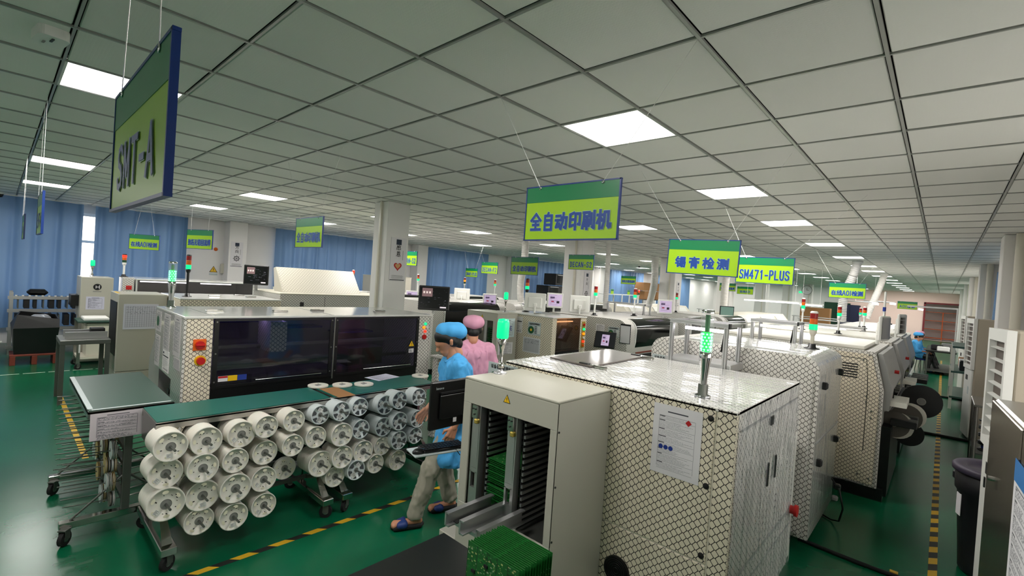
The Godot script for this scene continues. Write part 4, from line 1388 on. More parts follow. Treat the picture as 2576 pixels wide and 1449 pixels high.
func mounter(z0: float, z1: float, label: String, detail: bool) -> void:
	# pick and place machine: netted end panel, sloping aisle front, dark plinth
	var o := thing("chip_mounter", label, "machine", Vector3(-1.35, 0, (z0 + z1) / 2))
	var at := Vector3(o.position.x, 0, o.position.z)
	var poly := [Vector2(-2.3, 0.13), Vector2(-0.41, 0.13), Vector2(-0.41, 1.16), Vector2(-0.50, 1.56), Vector2(-2.2, 1.56), Vector2(-2.3, 1.16)]
	var s := S()
	extrude(s, poly, Transform3D(Basis(), Vector3(0, 0, z1) - at), z0 - z1 - 0.012)
	put(o, "body", s, M.net_w)
	var pol2 := [Vector2(-2.26, 0.16), Vector2(-0.445, 0.16), Vector2(-0.445, 1.16), Vector2(-0.53, 1.53), Vector2(-2.17, 1.53), Vector2(-2.26, 1.16)]
	s = S()
	extrude(s, pol2, Transform3D(Basis(), Vector3(0, 0, z0 - 0.012) - at), 0.012)
	put(o, "end_panel", s, M.net)
	span_part(o, "plinth", Vector3(-2.25, 0.0, z1 + 0.05) - at, Vector3(-0.36, 0.13, z0 - 0.03) - at, M.black)
	span_part(o, "feeder_bank", Vector3(-0.41, 0.05, z1 + 0.15) - at, Vector3(-0.33, 0.78, z0 - 0.08) - at, M.black)
	s = S()
	extrude(s, [Vector2(-0.41, 0.95), Vector2(-0.36, 0.95), Vector2(-0.345, 1.18), Vector2(-0.445, 1.54), Vector2(-0.49, 1.54), Vector2(-0.41, 1.17)], Transform3D(Basis(), Vector3(0, 0, z1 + 0.1) - at), z0 - z1 - 0.18)
	put(o, "front_hood", s, M.grey_plastic)
	span_part(o, "hood_window", Vector3(-0.40, 1.02, z1 + 0.3) - at, Vector3(-0.342, 1.16, z0 - 0.35) - at, M.gloss_black)
	span_part(o, "top_cover", Vector3(-2.1, 1.56, z1 + 0.1) - at, Vector3(-0.6, 1.60, z0 - 0.1) - at, M.white, 0.012)
	if detail:
		for i in 6:
			span_part(o, "vent_slot", Vector3(-0.80, 1.40 - 0.028 * i, z0 - 0.001) - at, Vector3(-0.64, 1.412 - 0.028 * i, z0 + 0.002) - at, M.dark)
		s = S()
		tube(s, [Vector3(-0.82, 1.475, z0 + 0.001) - at, Vector3(-0.57, 1.475, z0 + 0.001) - at, Vector3(-0.545, 1.18, z0 + 0.001) - at, Vector3(-0.545, 0.5, z0 + 0.001) - at], 0.003, 5)
		put(o, "panel_seam", s, M.dark)
		for q in [[-0.60, 1.46], [-0.55, 1.08], [-0.55, 1.02], [-0.50, 0.93], [-0.50, 0.86], [-0.58, 0.24], [-0.48, 0.22], [-0.55, 1.52]]:
			rod_part(o, "screw", Vector3(q[0], q[1], z0) - at, Vector3(q[0], q[1], z0 + 0.006) - at, 0.01, M.steel, 10)
		s = S()
		bx(s, Vector3(-0.35, 1.03, z0 - 0.35) - at, Vector3(0.26, 0.05, 0.5))
		put(o, "control_shelf", s, M.white)
		rod_part(o, "emergency_stop", Vector3(-0.36, 1.33, z0 - 0.5) - at, Vector3(-0.32, 1.33, z0 - 0.5) - at, 0.02, M.red, 12)
	for i in 8:
		box_part(o, "feeder", Vector3(-0.24, 0.82, z0 - 0.25 - 0.13 * i) - at, Vector3(0.22, 0.07, 0.07), M.dull_steel if i % 2 else M.dark, 0.006)

func monitor_back(p: Vector3, turn: float, w: float, h: float, label: String, m: Material, stand_down: float, tilt := 0.0) -> Node3D:
	var o := thing("display_screen", label, "monitor", p, turn)
	var b := Basis(Vector3.RIGHT, tilt)
	box_part(o, "casing", Vector3(0, 0, 0), Vector3(w, h, 0.035), m, 0.012, b)
	box_part(o, "rear_cover", b * Vector3(0, -0.01, -0.03), Vector3(w * 0.62, h * 0.6, 0.04), m, 0.014, b)
	box_part(o, "bezel_screen", b * Vector3(0, 0, 0.019), Vector3(w * 0.9, h * 0.86, 0.004), M.gloss_black, 0.0, b)
	if stand_down > 0.0:
		rod_part(o, "arm", Vector3(0, -0.05, -0.06), Vector3(0, -stand_down, -0.06), 0.018, m, 10)
		box_part(o, "arm_joint", Vector3(0, -0.05, -0.05), Vector3(0.07, 0.07, 0.05), m, 0.01)
	return o

func mounters_by_aisle() -> void:
	M.grey_plastic = mat(Color(0.62, 0.62, 0.61), 0.45)
	mounter(-6.3, -7.95, "netted chip mounter with vent slots and feeder reels facing the aisle", true)
	mounter(-8.35, -10.0, "netted chip mounter behind the one with feeder reels", true)
	mounter(-10.4, -12.0, "netted chip mounter third along the aisle row", false)
	# transfer conveyor between inspection cabinet and mounter with aluminium guard frames
	inspection_gantry(Vector3(-1.53, 1.0, -4.23), 0.46, 0.34, 0.78, "aluminium inspection frame with lit tube between film covered printer and rounded cabinet", 0.36)
	inspection_gantry(Vector3(-1.36, 1.0, -5.92), 0.42, 0.32, 0.78, "aluminium inspection frame with lit tube between rounded cabinet and mounter", 0.34)
	for q in [[-4.24, "board conveyor between film covered printer and rounded cabinet"], [-5.95, "board conveyor under the aluminium frame past the rounded cabinet"], [-8.15, "board conveyor between the two aisle mounters"], [-10.2, "board conveyor beyond the second aisle mounter"]]:
		var c := thing("board_conveyor", q[1], "conveyor", Vector3(-1.45, 0, q[0]))
		box_part(c, "cabinet", Vector3(0, 0.5, 0), Vector3(1.3, 1.0, 0.26), M.white, 0.006)
	inspection_gantry(Vector3(-1.5, 1.0, -10.2), 1.0, 0.30, 0.62, "aluminium inspection frame further along, beyond the second mounter")
	for q in [[on_z(2248, 1066, -6.62), 0.14, "reel_grey"], [on_z(2258, 1070, -6.70), 0.14, "reel"], [on_z(2280, 1050, -6.95), 0.14, "reel_grey"], [on_z(2290, 1046, -7.02), 0.14, "reel"], [on_z(2318, 1010, -7.4), 0.19, "black"], [on_z(2285, 1090, -7.6), 0.15, "black"]]:
		var p: Vector3 = q[0]
		feeder_reel(p, q[1], M.reel if q[2] == "reel" else (M.reel_grey_face if q[2] == "reel_grey" else M.dark), {"reel": "white rimmed tape reel hanging on the aisle mounter", "reel_grey": "grey faced tape reel hanging on the aisle mounter", "black": "black tape reel hanging on the aisle mounter"}[q[2]], 0.035)
	stack_lamp(on_y(2108, 840, 1.6) * Vector3(1, 0, 1) + Vector3(0, 1.6, 0), "slim signal tower lit green behind the short one on the rounded cabinet", "green", 0.42, 0.026, M.offwhite, 0.045, true)
	stack_lamp(Vector3(-1.63, 1.6, -8.6), "signal tower lit green on the second aisle mounter", "green", 0.5, 0.026, M.offwhite, 0.05, true)
	stack_lamp(Vector3(-1.1, 1.6, -11.2), "signal tower lit green on the third aisle mounter", "green", 0.42, 0.03, M.offwhite, 0.05, true)
	monitor_back(Vector3(-0.52, 1.78, -7.35), 1.4, 0.36, 0.3, "white flat display seen edge-on above the aisle mounter's front", M.offwhite, 0.2)
	monitor_back(Vector3(-0.45, 1.80, -9.2), 1.4, 0.36, 0.3, "white flat display seen edge-on above the second aisle mounter", M.offwhite, 0.2)
	var pole := thing("lamp_pole", "white upright tube with a blue collar beside the edge-on display", "pole", Vector3(-0.62, 1.56, -8.55))
	rod_part(pole, "tube", Vector3.ZERO, Vector3(0, 0.7, 0), 0.014, M.offwhite, 10)
	rod_part(pole, "collar", Vector3(0, 0.42, 0), Vector3(0, 0.48, 0), 0.02, M.print_blue, 10)
	# exhaust hoses to the ceiling
	duct_hose([Vector3(-1.95, 1.6, -15.0), Vector3(-1.93, 2.2, -14.9), Vector3(-1.75, 2.8, -14.8), Vector3(-1.68, CEIL, -14.8)], 0.1, "white corrugated duct hose rising to the ceiling behind the AOI sign")
	duct_hose([Vector3(-1.95, 1.6, -20.4), Vector3(-1.85, 2.0, -20.4), Vector3(-1.65, 2.7, -20.4), Vector3(-1.55, CEIL, -20.4)], 0.1, "leaning white corrugated duct hose beyond the AOI sign")
	# reflow oven with a dark front, far along the aisle row
	var ov := thing("reflow_oven", "long reflow oven with black lower front at the end of the aisle row", "machine", Vector3(-1.5, 0, -17.3))
	box_part(ov, "body", Vector3(0, 0.62, 0), Vector3(1.5, 1.24, 6.4), M.white, 0.02)
	box_part(ov, "black_front", Vector3(0.755, 0.95, 0), Vector3(0.012, 0.5, 6.0), M.gloss_black)
	box_part(ov, "hood", Vector3(0, 1.36, 0), Vector3(1.3, 0.24, 5.8), M.net_w, 0.05)
	box_part(ov, "end_window", Vector3(0.1, 0.98, 3.206), Vector3(1.0, 0.3, 0.012), M.gloss_black)
	for z in [-2.0, 0.0, 2.0]:
		box_part(ov, "status_light", Vector3(0.3, 1.5, z), Vector3(0.05, 0.04, 0.1), M.dark)
	stack_lamp(Vector3(-1.1, 1.48, -15.2), "signal tower lit green on the long reflow oven", "green", 0.45, 0.03, M.offwhite, 0.05, true)
	stack_lamp(Vector3(-1.5, 1.48, -14.4), "second signal tower lit green on the long reflow oven's end", "green", 0.5, 0.028, M.offwhite, 0.05, true)

func duct_hose(pts: Array, r: float, label: String) -> void:
	var o := thing("duct_hose", label, "duct", pts[0])
	var cv := Curve3D.new()
	for i in pts.size():
		var t: Vector3 = (pts[mini(i + 1, pts.size() - 1)] - pts[maxi(i - 1, 0)]) * 0.2
		cv.add_point(pts[i] - pts[0], -t, t)
	var len := cv.get_baked_length()
	var n := int(len / 0.012)
	var s := S(true)
	var prev := []
	for i in n + 1:
		var d := len * i / n
		var c := cv.sample_baked(d)
		var f := frame_of(cv.sample_baked(minf(d + 0.01, len)) - cv.sample_baked(maxf(d - 0.01, 0)))
		var rr := r * (1.0 + 0.07 * sin(d / 0.045 * TAU))
		var ring := []
		for k in 16:
			var t := TAU * k / 16
			ring.append(c + f * Vector3(cos(t) * rr, 0, sin(t) * rr))
		if i:
			for k in 16:
				var j := (k + 1) % 16
				quad(s, ring[k], ring[j], prev[j], prev[k])
		prev = ring
	put(o, "hose", s, M.duct)
	var e: Vector3 = pts[pts.size() - 1] - pts[0]
	rod_part(o, "ceiling_collar", e - Vector3(0, 0.06, 0), e, r * 1.15, M.offwhite, 18)


# ---- magazine loader with circuit boards ----
func build_loader() -> void:
	var o := thing("magazine_loader", "white open-fronted magazine loader box with yellow warning triangle", "machine", Vector3(-1.865, 0, -2.335))
	var at := o.position
	var W: Material = M.loader_white
	var lo := Vector3(-2.24, 0.36, -2.605)
	var hi := Vector3(-1.49, 1.42, -2.06)
	span_part(o, "top_plate", Vector3(lo.x, 1.405, lo.z) - at, Vector3(hi.x, 1.42, hi.z) - at, W, 0.004)
	span_part(o, "side_plate", Vector3(hi.x - 0.015, 0.03, lo.z) - at, Vector3(hi.x, 1.404, hi.z - 0.001) - at, W, 0.002)
	span_part(o, "side_plate", Vector3(lo.x, 0.03, lo.z) - at, Vector3(lo.x + 0.015, 1.404, hi.z - 0.001) - at, W, 0.002)
	span_part(o, "rear_plate", Vector3(lo.x + 0.016, 0.03, lo.z) - at, Vector3(hi.x - 0.016, 1.404, lo.z + 0.012) - at, M.dark)
	# front: header, two jambs, apron
	span_part(o, "front_header", Vector3(lo.x, 1.26, hi.z - 0.012) - at, Vector3(hi.x, 1.404, hi.z) - at, W, 0.002)
	span_part(o, "front_jamb", Vector3(lo.x, 0.62, hi.z - 0.012) - at, Vector3(-2.172, 1.2595, hi.z) - at, W, 0.002)
	span_part(o, "front_jamb", Vector3(-1.535, 0.62, hi.z - 0.012) - at, Vector3(hi.x, 1.2595, hi.z) - at, W, 0.002)
	span_part(o, "front_apron", Vector3(lo.x, 0.03, hi.z - 0.012) - at, Vector3(hi.x, 0.6195, hi.z) - at, W, 0.002)
	span_part(o, "lower_cabinet", Vector3(-2.40, 0.03, -2.6) - at, Vector3(-2.241, 0.36, -2.06) - at, W, 0.004)
	span_part(o, "floor_plate", Vector3(lo.x + 0.02, 0.56, lo.z + 0.02) - at, Vector3(hi.x - 0.02, 0.58, hi.z - 0.02) - at, M.dull_steel)
	for x in [-2.2, -1.54]:
		for z in [-2.12, -2.55]:
			rod_part(o, "levelling_foot", Vector3(x, 0, z) - at, Vector3(x, 0.035, z) - at, 0.03, M.dark, 12)
	lettering(o, "red_lettering", "DDM", Vector3(-1.88, 0.39, hi.z) - at, Vector3.RIGHT, Vector3.UP, 0.07, 0.26, 0.012, M.print_red)
	warning_triangle(o, Vector3(-1.865, 1.355, hi.z + 0.0005) - at, Vector3.RIGHT, 0.058)
	for y in [1.25, 0.95, 0.65]:
		rod_part(o, "rivet", Vector3(hi.x, y, hi.z - 0.02) - at, Vector3(hi.x + 0.004, y, hi.z - 0.02) - at, 0.006, M.dark, 8)
	# two upright rails with oblong slots and a clamp at the head
	for x in [-2.13, -1.825]:
		var s := S()
		var w := 0.062
		bx(s, Vector3(x, 1.06, -2.085) - at, Vector3(w, 0.40, 0.02))
		for q in [[0.845, 0.03], [0.66, 0.15]]:
			bx(s, Vector3(x, q[0] - 0.001, -2.085) - at, Vector3(w, q[1], 0.02))
		for e in [-1, 1]:
			bx(s, Vector3(x + e * 0.024, 0.785, -2.085) - at, Vector3(0.014, 0.10, 0.02))
		bx(s, Vector3(x + 0.034, 0.92, -2.10) - at, Vector3(0.012, 0.68, 0.05))
		put(o, "guide_rail", s, M.alu)
		box_part(o, "rail_clamp", Vector3(x, 1.215, -2.066) - at, Vector3(0.05, 0.085, 0.02), M.polished, 0.004)
		box_part(o, "rail_clamp", Vector3(x + 0.02, 1.16, -2.062) - at, Vector3(0.03, 0.03, 0.03), M.gold, 0.006)
		for q in [[-0.012, 1.235], [0.012, 1.235], [0.0, 1.20]]:
			rod_part(o, "bolt", Vector3(x + q[0], q[1], -2.056) - at, Vector3(x + q[0], q[1], -2.05) - at, 0.005, M.dark, 8)
	# ribbed magazine walls
	for x in [-2.06, -1.765]:
		span_part(o, "magazine_wall", Vector3(x - 0.006, 0.60, -2.56) - at, Vector3(x, 1.39, -2.12) - at, M.dark)
		for i in 21:
			var y := 0.62 + 0.0365 * i
			span_part(o, "magazine_rib", Vector3(x, y, -2.56) - at, Vector3(x + 0.012, y + 0.018, -2.12) - at, M.alu)
	# in-feed rails that reach out of the opening
	for x in [-1.98, -1.86, -1.73]:
		var s := S()
		bx(s, Vector3(x, 0.70, -1.92) - at, Vector3(0.012, 0.075, 0.36))
		bx(s, Vector3(x + 0.014, 0.735, -1.92) - at, Vector3(0.03, 0.008, 0.36))
		bx(s, Vector3(x + 0.014, 0.665, -1.92) - at, Vector3(0.03, 0.008, 0.36))
		put(o, "feed_rail", s, M.alu)
	box_part(o, "feed_belt", Vector3(-1.92, 0.695, -1.93) - at, Vector3(0.03, 0.006, 0.34), M.rubber)
	box_part(o, "feed_crossbar", Vector3(-1.855, 0.655, -1.82) - at, Vector3(0.25, 0.02, 0.03), M.alu)
	dome_lamp(Vector3(-2.19, 1.42, -2.33), "green lit dome signal lamp on the white magazine loader", 1.0)
	# circuit boards lying in the magazine
	var bm := form_tex(41, 128, 128, "board")
	var proto: Node3D
	for i in 24:
		var c: Node3D
		if i == 0:
			c = thing("circuit_board", "green circuit board lying in the loader magazine", "circuit board", Vector3.ZERO, 0, "boards lying in the loader magazine")
			var s := S()
			bx(s, Vector3.ZERO, Vector3(0.252, 0.0022, 0.43))
			put(c, "board", s, M.pcb)
			var face := card(c, "printed_face", Vector3(0, 0.0011, 0), Vector3.RIGHT, Vector3.FORWARD, 0.25, 0.428, bm, 0.0004)
			proto = c
		else:
			c = copy_of(proto)
		c.position = Vector3(-1.913, 0.632 + 0.0128 * i + (0.012 if i > 11 else 0.0), -2.335 + 0.004 * (i % 3))
	# boards standing on edge in a rack on the black bench
	var b := thing("work_bench", "small bench with black antistatic mat in front of the loader", "table", Vector3(-1.45, 0, -1.25))
	box_part(b, "mat", Vector3(0, 0.697, 0), Vector3(0.84, 0.006, 0.78), M.bench_mat)
	box_part(b, "table_top", Vector3(0, 0.678, 0), Vector3(0.84, 0.03, 0.78), M.dull_steel, 0.004)
	for x in [-0.38, 0.38]:
		for z in [-0.35, 0.35]:
			box_part(b, "leg", Vector3(x, 0.332, z), Vector3(0.035, 0.662, 0.035), M.dull_steel)
	var rk := thing("board_rack", "slotted black rack holding upright circuit boards on the bench", "rack", Vector3(-1.29, 0.70, -1.50))
	box_part(rk, "tray", Vector3(0, 0.006, 0), Vector3(0.32, 0.012, 0.24), M.black)
	for x in [-0.154, 0.154]:
		box_part(rk, "slotted_end", Vector3(x, 0.045, 0), Vector3(0.012, 0.066, 0.24), M.black)
	for i in 18:
		var c: Node3D
		if i == 0:
			c = thing("circuit_board", "green circuit board standing on edge in the bench rack", "circuit board", Vector3.ZERO, 0, "boards standing on edge in the bench rack")
			var s := S()
			bx(s, Vector3(0, 0.11, 0), Vector3(0.29, 0.22, 0.002))
			put(c, "board", s, M.pcb)
			card(c, "printed_face", Vector3(0, 0.11, 0.001), Vector3.RIGHT, Vector3.UP, 0.286, 0.216, bm, 0.0004)
			for k in 4:
				box_part(c, "component", Vector3(-0.1 + 0.07 * k, 0.11 + 0.05 * (k % 2), 0.004), Vector3(0.02, 0.012, 0.006), M.dark)
			proto = c
		else:
			c = copy_of(proto)
		c.position = Vector3(-1.29 + 0.004 * ((i * 7) % 3), 0.713, -1.395 - 0.0118 * i)
		c.rotation.x = -0.03
	# operator display on a bracket beside the loader, seen from behind
	var d := thing("operator_display", "black flat display seen from behind on a grey bracket beside the loader", "monitor", Vector3(-2.50, 1.17, -2.19), PI / 2)
	box_part(d, "casing", Vector3(0, 0, 0), Vector3(0.40, 0.33, 0.03), M.black, 0.008)
	box_part(d, "rear_bulge", Vector3(0.02, -0.01, 0.022), Vector3(0.30, 0.17, 0.025), M.black, 0.008)
	box_part(d, "rear_ledge", Vector3(0.02, 0.085, 0.02), Vector3(0.30, 0.012, 0.028), M.dark)
	box_part(d, "screen", Vector3(0, 0, -0.017), Vector3(0.37, 0.29, 0.003), M.gloss_black)
	lettering(d, "brand_mark", "lenovo", Vector3(-0.13, 0.12, 0.0155), Vector3.RIGHT, Vector3.UP, 0.016, 0.07, 0.0025, M.label_grey)
	box_part(d, "barcode_label", Vector3(0.0, -0.11, 0.036), Vector3(0.03, 0.03, 0.001), M.paper)
	var pm: Material = M.bracket
	box_part(d, "bracket_plate", Vector3(0.15, -0.06, 0.046), Vector3(0.11, 0.36, 0.008), pm, 0.002)
	for q in [[0.11, 0.09], [0.11, -0.02], [0.19, 0.09]]:
		rod_part(d, "screw", Vector3(q[0], q[1], 0.05), Vector3(q[0], q[1], 0.054), 0.006, M.dark, 8)
	box_part(d, "hook", Vector3(0.14, -0.14, 0.062), Vector3(0.03, 0.05, 0.025), M.black, 0.006)
	box_part(d, "swing_arm", Vector3(0.24, -0.2, 0.03), Vector3(0.2, 0.05, 0.03), M.alu, 0.004)
	var kt := thing("keyboard_tray", "black keyboard on a narrow swing tray below the black display", "keyboard", Vector3(-2.63, 0.80, -2.20), PI / 2 - 0.25)
	box_part(kt, "tray", Vector3(0, 0, 0), Vector3(0.42, 0.012, 0.17), M.label_grey, 0.003)
	box_part(kt, "keyboard", Vector3(0.03, 0.016, 0), Vector3(0.33, 0.018, 0.13), M.black, 0.005)
	var s2 := S()
	for i in 13:
		for j in 4:
			bx(s2, Vector3(-0.115 + 0.024 * i, 0.028, -0.045 + 0.03 * j), Vector3(0.019, 0.006, 0.022))
	put(kt, "keys", s2, M.dark)
	s2 = S()
	lathe(s2, [Vector2(0.035, 0.006), Vector2(0.036, 0.018), Vector2(0.025, 0.034), Vector2(0, 0.038)], Transform3D(Basis().scaled(Vector3(1.4, 1, 0.9)), Vector3(-0.16, 0, 0.03)), 16)
	put(kt, "mouse", s2, M.black)
	s2 = S()
	tube(s2, [Vector3(0.1, 0.02, 0.06), Vector3(0.12, -0.02, 0.11), Vector3(0.16, -0.03, 0.1), Vector3(0.19, 0.05, 0.07), Vector3(0.19, 0.16, 0.04)], 0.003, 6)
	put(kt, "lead", s2, M.black)
	box_part(kt, "swing_arm", Vector3(0.24, 0.0, 0.0), Vector3(0.18, 0.04, 0.03), M.alu, 0.004)


# ---- long machine with two black glass doors ----
func build_side_line() -> void:
	M.grey_panel = mat(Color(0.60, 0.60, 0.58), 0.4)
	var xf := -4.8
	var xb := -5.86
	var z0 := -1.1
	var z1 := -3.76
	var o := thing("screen_printer", "long white machine with two black glass doors and netted end columns", "machine", Vector3((xf + xb) / 2, 0, (z0 + z1) / 2))
	var at := o.position
	# shell: top, ends, back, floor; the chamber behind the doors stays hollow
	span_part(o, "top_cover", Vector3(xb, 1.535, z1) - at, Vector3(xf + 0.005, 1.556, z0) - at, M.white_gloss, 0.004)
	var s := S()
	extrude(s, [Vector2(xb, 0.98), Vector2(xb, 1.534), Vector2(xf, 1.534), Vector2(xf, 0.2), Vector2(-5.14, 0.2), Vector2(-5.14, 0.95)], Transform3D(Basis(), Vector3(0, 0, z0 - 0.02) - Vector3(at.x, 0, at.z)), 0.02)
	put(o, "end_panel", s, M.net_film)
	s = S()
	extrude(s, [Vector2(xb, 1.50), Vector2(xb, 0.6), Vector2(-6.33, 0.6), Vector2(-6.33, 0.95)], Transform3D(Basis(), Vector3(0, 0, z0 - 0.6) - Vector3(at.x, 0, at.z)), 0.55)
	put(o, "rear_hood", s, M.grey_panel)
	for q in [[-1.62, -1.84], [-2.04, -2.3], [-2.9, -3.3]]:
		rod_part(o, "inner_light", Vector3(xf - 0.30, 1.49, q[0]) - at, Vector3(xf - 0.30, 1.49, q[1]) - at, 0.008, M.violet, 8)
	span_part(o, "end_recess", Vector3(xb + 0.02, 0.2, z0 - 0.24) - at, Vector3(-5.13, 0.95, z0 - 0.22) - at, M.black)
	for q in [[-5.25, 0.86], [-5.32, 0.80]]:
		rod_part(o, "roller", Vector3(q[0], q[1], z0 - 0.2) - at, Vector3(q[0], q[1], z0 - 0.02) - at, 0.03, M.dark, 12)
	span_part(o, "back_panel", Vector3(xb, 0.2, z1 + 0.02) - at, Vector3(xb + 0.02, 1.534, z0 - 0.26) - at, M.grey_panel)
	span_part(o, "end_plate", Vector3(xb, 0.2, z1) - at, Vector3(xf, 1.534, z1 + 0.02) - at, M.net_w)
	span_part(o, "chamber_floor", Vector3(xb + 0.03, 0.80, z1 + 0.03) - at, Vector3(xf - 0.035, 0.85, z0 - 0.26) - at, M.grey_panel)
	span_part(o, "lower_body", Vector3(xb + 0.03, 0.1, z1 + 0.03) - at, Vector3(xf - 0.035, 0.795, z0 - 0.26) - at, M.black)
	span_part(o, "front_sill", Vector3(xf - 0.03, 0.1, -3.574) - at, Vector3(xf - 0.012, 0.898, -1.326) - at, M.black)
	span_part(o, "front_column", Vector3(xf - 0.18, 0.1, -1.325) - at, Vector3(xf, 1.534, z0 - 0.021) - at, M.net, 0.004)
	span_part(o, "front_column", Vector3(xf - 0.14, 0.1, z1 + 0.021) - at, Vector3(xf, 1.534, -3.575) - at, M.net_w, 0.004)
	# doors: black frame with smoked pane, bright handle bar
	for q in [[-1.332, -2.452], [-2.472, -3.568]]:
		var d := S()
		var y0 := 0.90
		var y1 := 1.5345
		bx(d, Vector3(xf + 0.004, y1 - 0.012, (q[0] + q[1]) / 2) - at, Vector3(0.014, 0.024, q[0] - q[1]))
		bx(d, Vector3(xf + 0.004, y0 + 0.012, (q[0] + q[1]) / 2) - at, Vector3(0.014, 0.024, q[0] - q[1]))
		bx(d, Vector3(xf + 0.004, (y0 + y1) / 2, q[0] - 0.018) - at, Vector3(0.014, y1 - y0 - 0.048, 0.036))
		bx(d, Vector3(xf + 0.004, (y0 + y1) / 2, q[1] + 0.018) - at, Vector3(0.014, y1 - y0 - 0.048, 0.036))
		var fr := put(o, "door", d, M.black)
		span_part(fr, "pane", Vector3(xf + 0.002, y0 + 0.024, q[1] + 0.036) - at, Vector3(xf + 0.006, y1 - 0.024, q[0] - 0.036) - at, M.smoke)
		var mid: float = (q[0] + q[1]) / 2 - 0.12
		rod_part(fr, "handle_bar", Vector3(xf + 0.03, y0 + 0.05, mid + 0.32) - at, Vector3(xf + 0.03, y0 + 0.05, mid - 0.32) - at, 0.006, M.chrome, 10)
		for e in [-0.3, 0.3]:
			rod_part(fr, "handle_post", Vector3(xf + 0.01, y0 + 0.05, mid + e) - at, Vector3(xf + 0.03, y0 + 0.05, mid + e) - at, 0.005, M.chrome, 8)
		for z in [q[0] - 0.018, q[1] + 0.018]:
			for y in [y0 + 0.06, (y0 + y1) / 2, y1 - 0.03]:
				rod_part(fr, "screw", Vector3(xf + 0.011, y, z) - at, Vector3(xf + 0.015, y, z) - at, 0.007, M.steel, 8)
	rod_part(o, "door_divider", Vector3(xf + 0.016, 0.88, -2.462) - at, Vector3(xf + 0.016, 1.54, -2.462) - at, 0.007, M.steel, 10)
	# what shows through the panes
	span_part(o, "gantry_rail", Vector3(xf - 0.42, 1.20, z1 + 0.1) - at, Vector3(xf - 0.36, 1.23, z0 - 0.3) - at, M.alu)
	span_part(o, "gantry_rail", Vector3(xf - 0.42, 1.0, z1 + 0.1) - at, Vector3(xf - 0.36, 1.03, z0 - 0.3) - at, M.dull_steel)
	span_part(o, "print_head", Vector3(xf - 0.45, 1.18, -2.02) - at, Vector3(xf - 0.12, 1.48, -1.86) - at, M.net_w)
	span_part(o, "squeegee_unit", Vector3(xf - 0.5, 0.95, -3.2) - at, Vector3(xf - 0.2, 1.15, -2.75) - at, M.dull_steel)
	span_part(o, "inner_shelf", Vector3(xf - 0.3, 0.86, z1 + 0.1) - at, Vector3(xf - 0.04, 0.89, z0 - 0.3) - at, M.dull_steel)
	for i in 3:
		span_part(o, "stencil_rack", Vector3(xb + 0.05, 1.25 + 0.08 * i, -3.4 + 0.7 * i) - at, Vector3(xb + 0.3, 1.27 + 0.08 * i, -2.9 + 0.7 * i) - at, mat(Color(0.2, 0.2, 0.5), 0.4))
	# switches on the netted column
	box_part(o, "switch_plate", Vector3(xf + 0.004, 1.305, -1.225) - at, Vector3(0.008, 0.10, 0.10), M.orange, 0.002)
	rod_part(o, "main_switch", Vector3(xf + 0.008, 1.305, -1.225) - at, Vector3(xf + 0.035, 1.305, -1.225) - at, 0.036, M.red, 18)
	box_part(o, "switch_lever", Vector3(xf + 0.04, 1.305, -1.225) - at, Vector3(0.016, 0.018, 0.07), M.red, 0.004)
	rod_part(o, "stop_ring", Vector3(xf, 1.165, -1.235) - at, Vector3(xf + 0.008, 1.165, -1.235) - at, 0.046, M.yellow, 20)
	rod_part(o, "emergency_stop", Vector3(xf + 0.008, 1.165, -1.235) - at, Vector3(xf + 0.04, 1.165, -1.235) - at, 0.032, M.red, 18)
	# buttons on the other column
	for q in [[1.44, -3.668, "green_on", 0.017], [1.395, -3.645, "amber_on", 0.016], [1.395, -3.695, "offwhite", 0.014], [1.345, -3.668, "red_on", 0.016], [1.275, -3.66, "red", 0.03]]:
		rod_part(o, "push_button", Vector3(xf, q[0], q[1]) - at, Vector3(xf + 0.018, q[0], q[1]) - at, q[3], M[q[2]], 14)
	warning_triangle(o, Vector3(xf + 0.0115, 1.205, -3.47) - at, Vector3(0, 0, -1), 0.095)
	card(o, "notice_sticker", Vector3(xf + 0.0115, 1.115, -3.47) - at, Vector3(0, 0, -1), Vector3.UP, 0.07, 0.05, form_tex(61, 60, 44, "checkbox"), 0.001)
	for q in [[-1.42, "print_red"], [-1.50, "yellow"], [-1.58, "print_blue"]]:
		box_part(o, "warning_sticker", Vector3(xf + 0.012, 0.985, q[0]) - at, Vector3(0.001, 0.05, 0.078), M[q[1]] if q[1] != "print_red" else M.paper)
	box_part(o, "warning_sticker", Vector3(xf + 0.0128, 1.0, -1.42) - at, Vector3(0.001, 0.018, 0.076), M.print_red)
	# notices on the end panel
	for q in [[-5.72, 1.42, 0.2, 0.2, 71, "form"], [-5.38, 1.35, 0.22, 0.34, 72, "form"], [-5.0, 1.36, 0.22, 0.36, 73, "form"], [-5.72, 1.13, 0.18, 0.30, 74, "form"], [-5.36, 1.08, 0.24, 0.2, 75, "checkbox"], [-4.96, 1.12, 0.2, 0.1, 76, "grid"]]:
		card(o, "notice", Vector3(q[0], q[1], z0) - at, Vector3.RIGHT, Vector3.UP, q[2], q[3], form_tex(q[4], 100, 130, q[5], Color(0.74, 0.72, 0.72)))
	s = S()
	extrude(s, disc(0.05, 20), Transform3D(Basis(), Vector3(-5.74, 1.42, z0 + 0.003) - at), 0.001)
	put(o, "green_dial", s, M.print_green)
	# handles and seams on the lid
	for q in [[-5.25, -1.45], [-5.2, -2.05], [-5.3, -2.5], [-5.2, -3.25]]:
		clip_latch(o, Vector3(q[0], 1.556, q[1]) - at, Vector3(0, 0, 1), 0.15)
	for z in [-1.33, -2.462]:
		span_part(o, "lid_seam", Vector3(xb + 0.02, 1.556, z - 0.004) - at, Vector3(xf - 0.02, 1.558, z + 0.004) - at, M.alu)
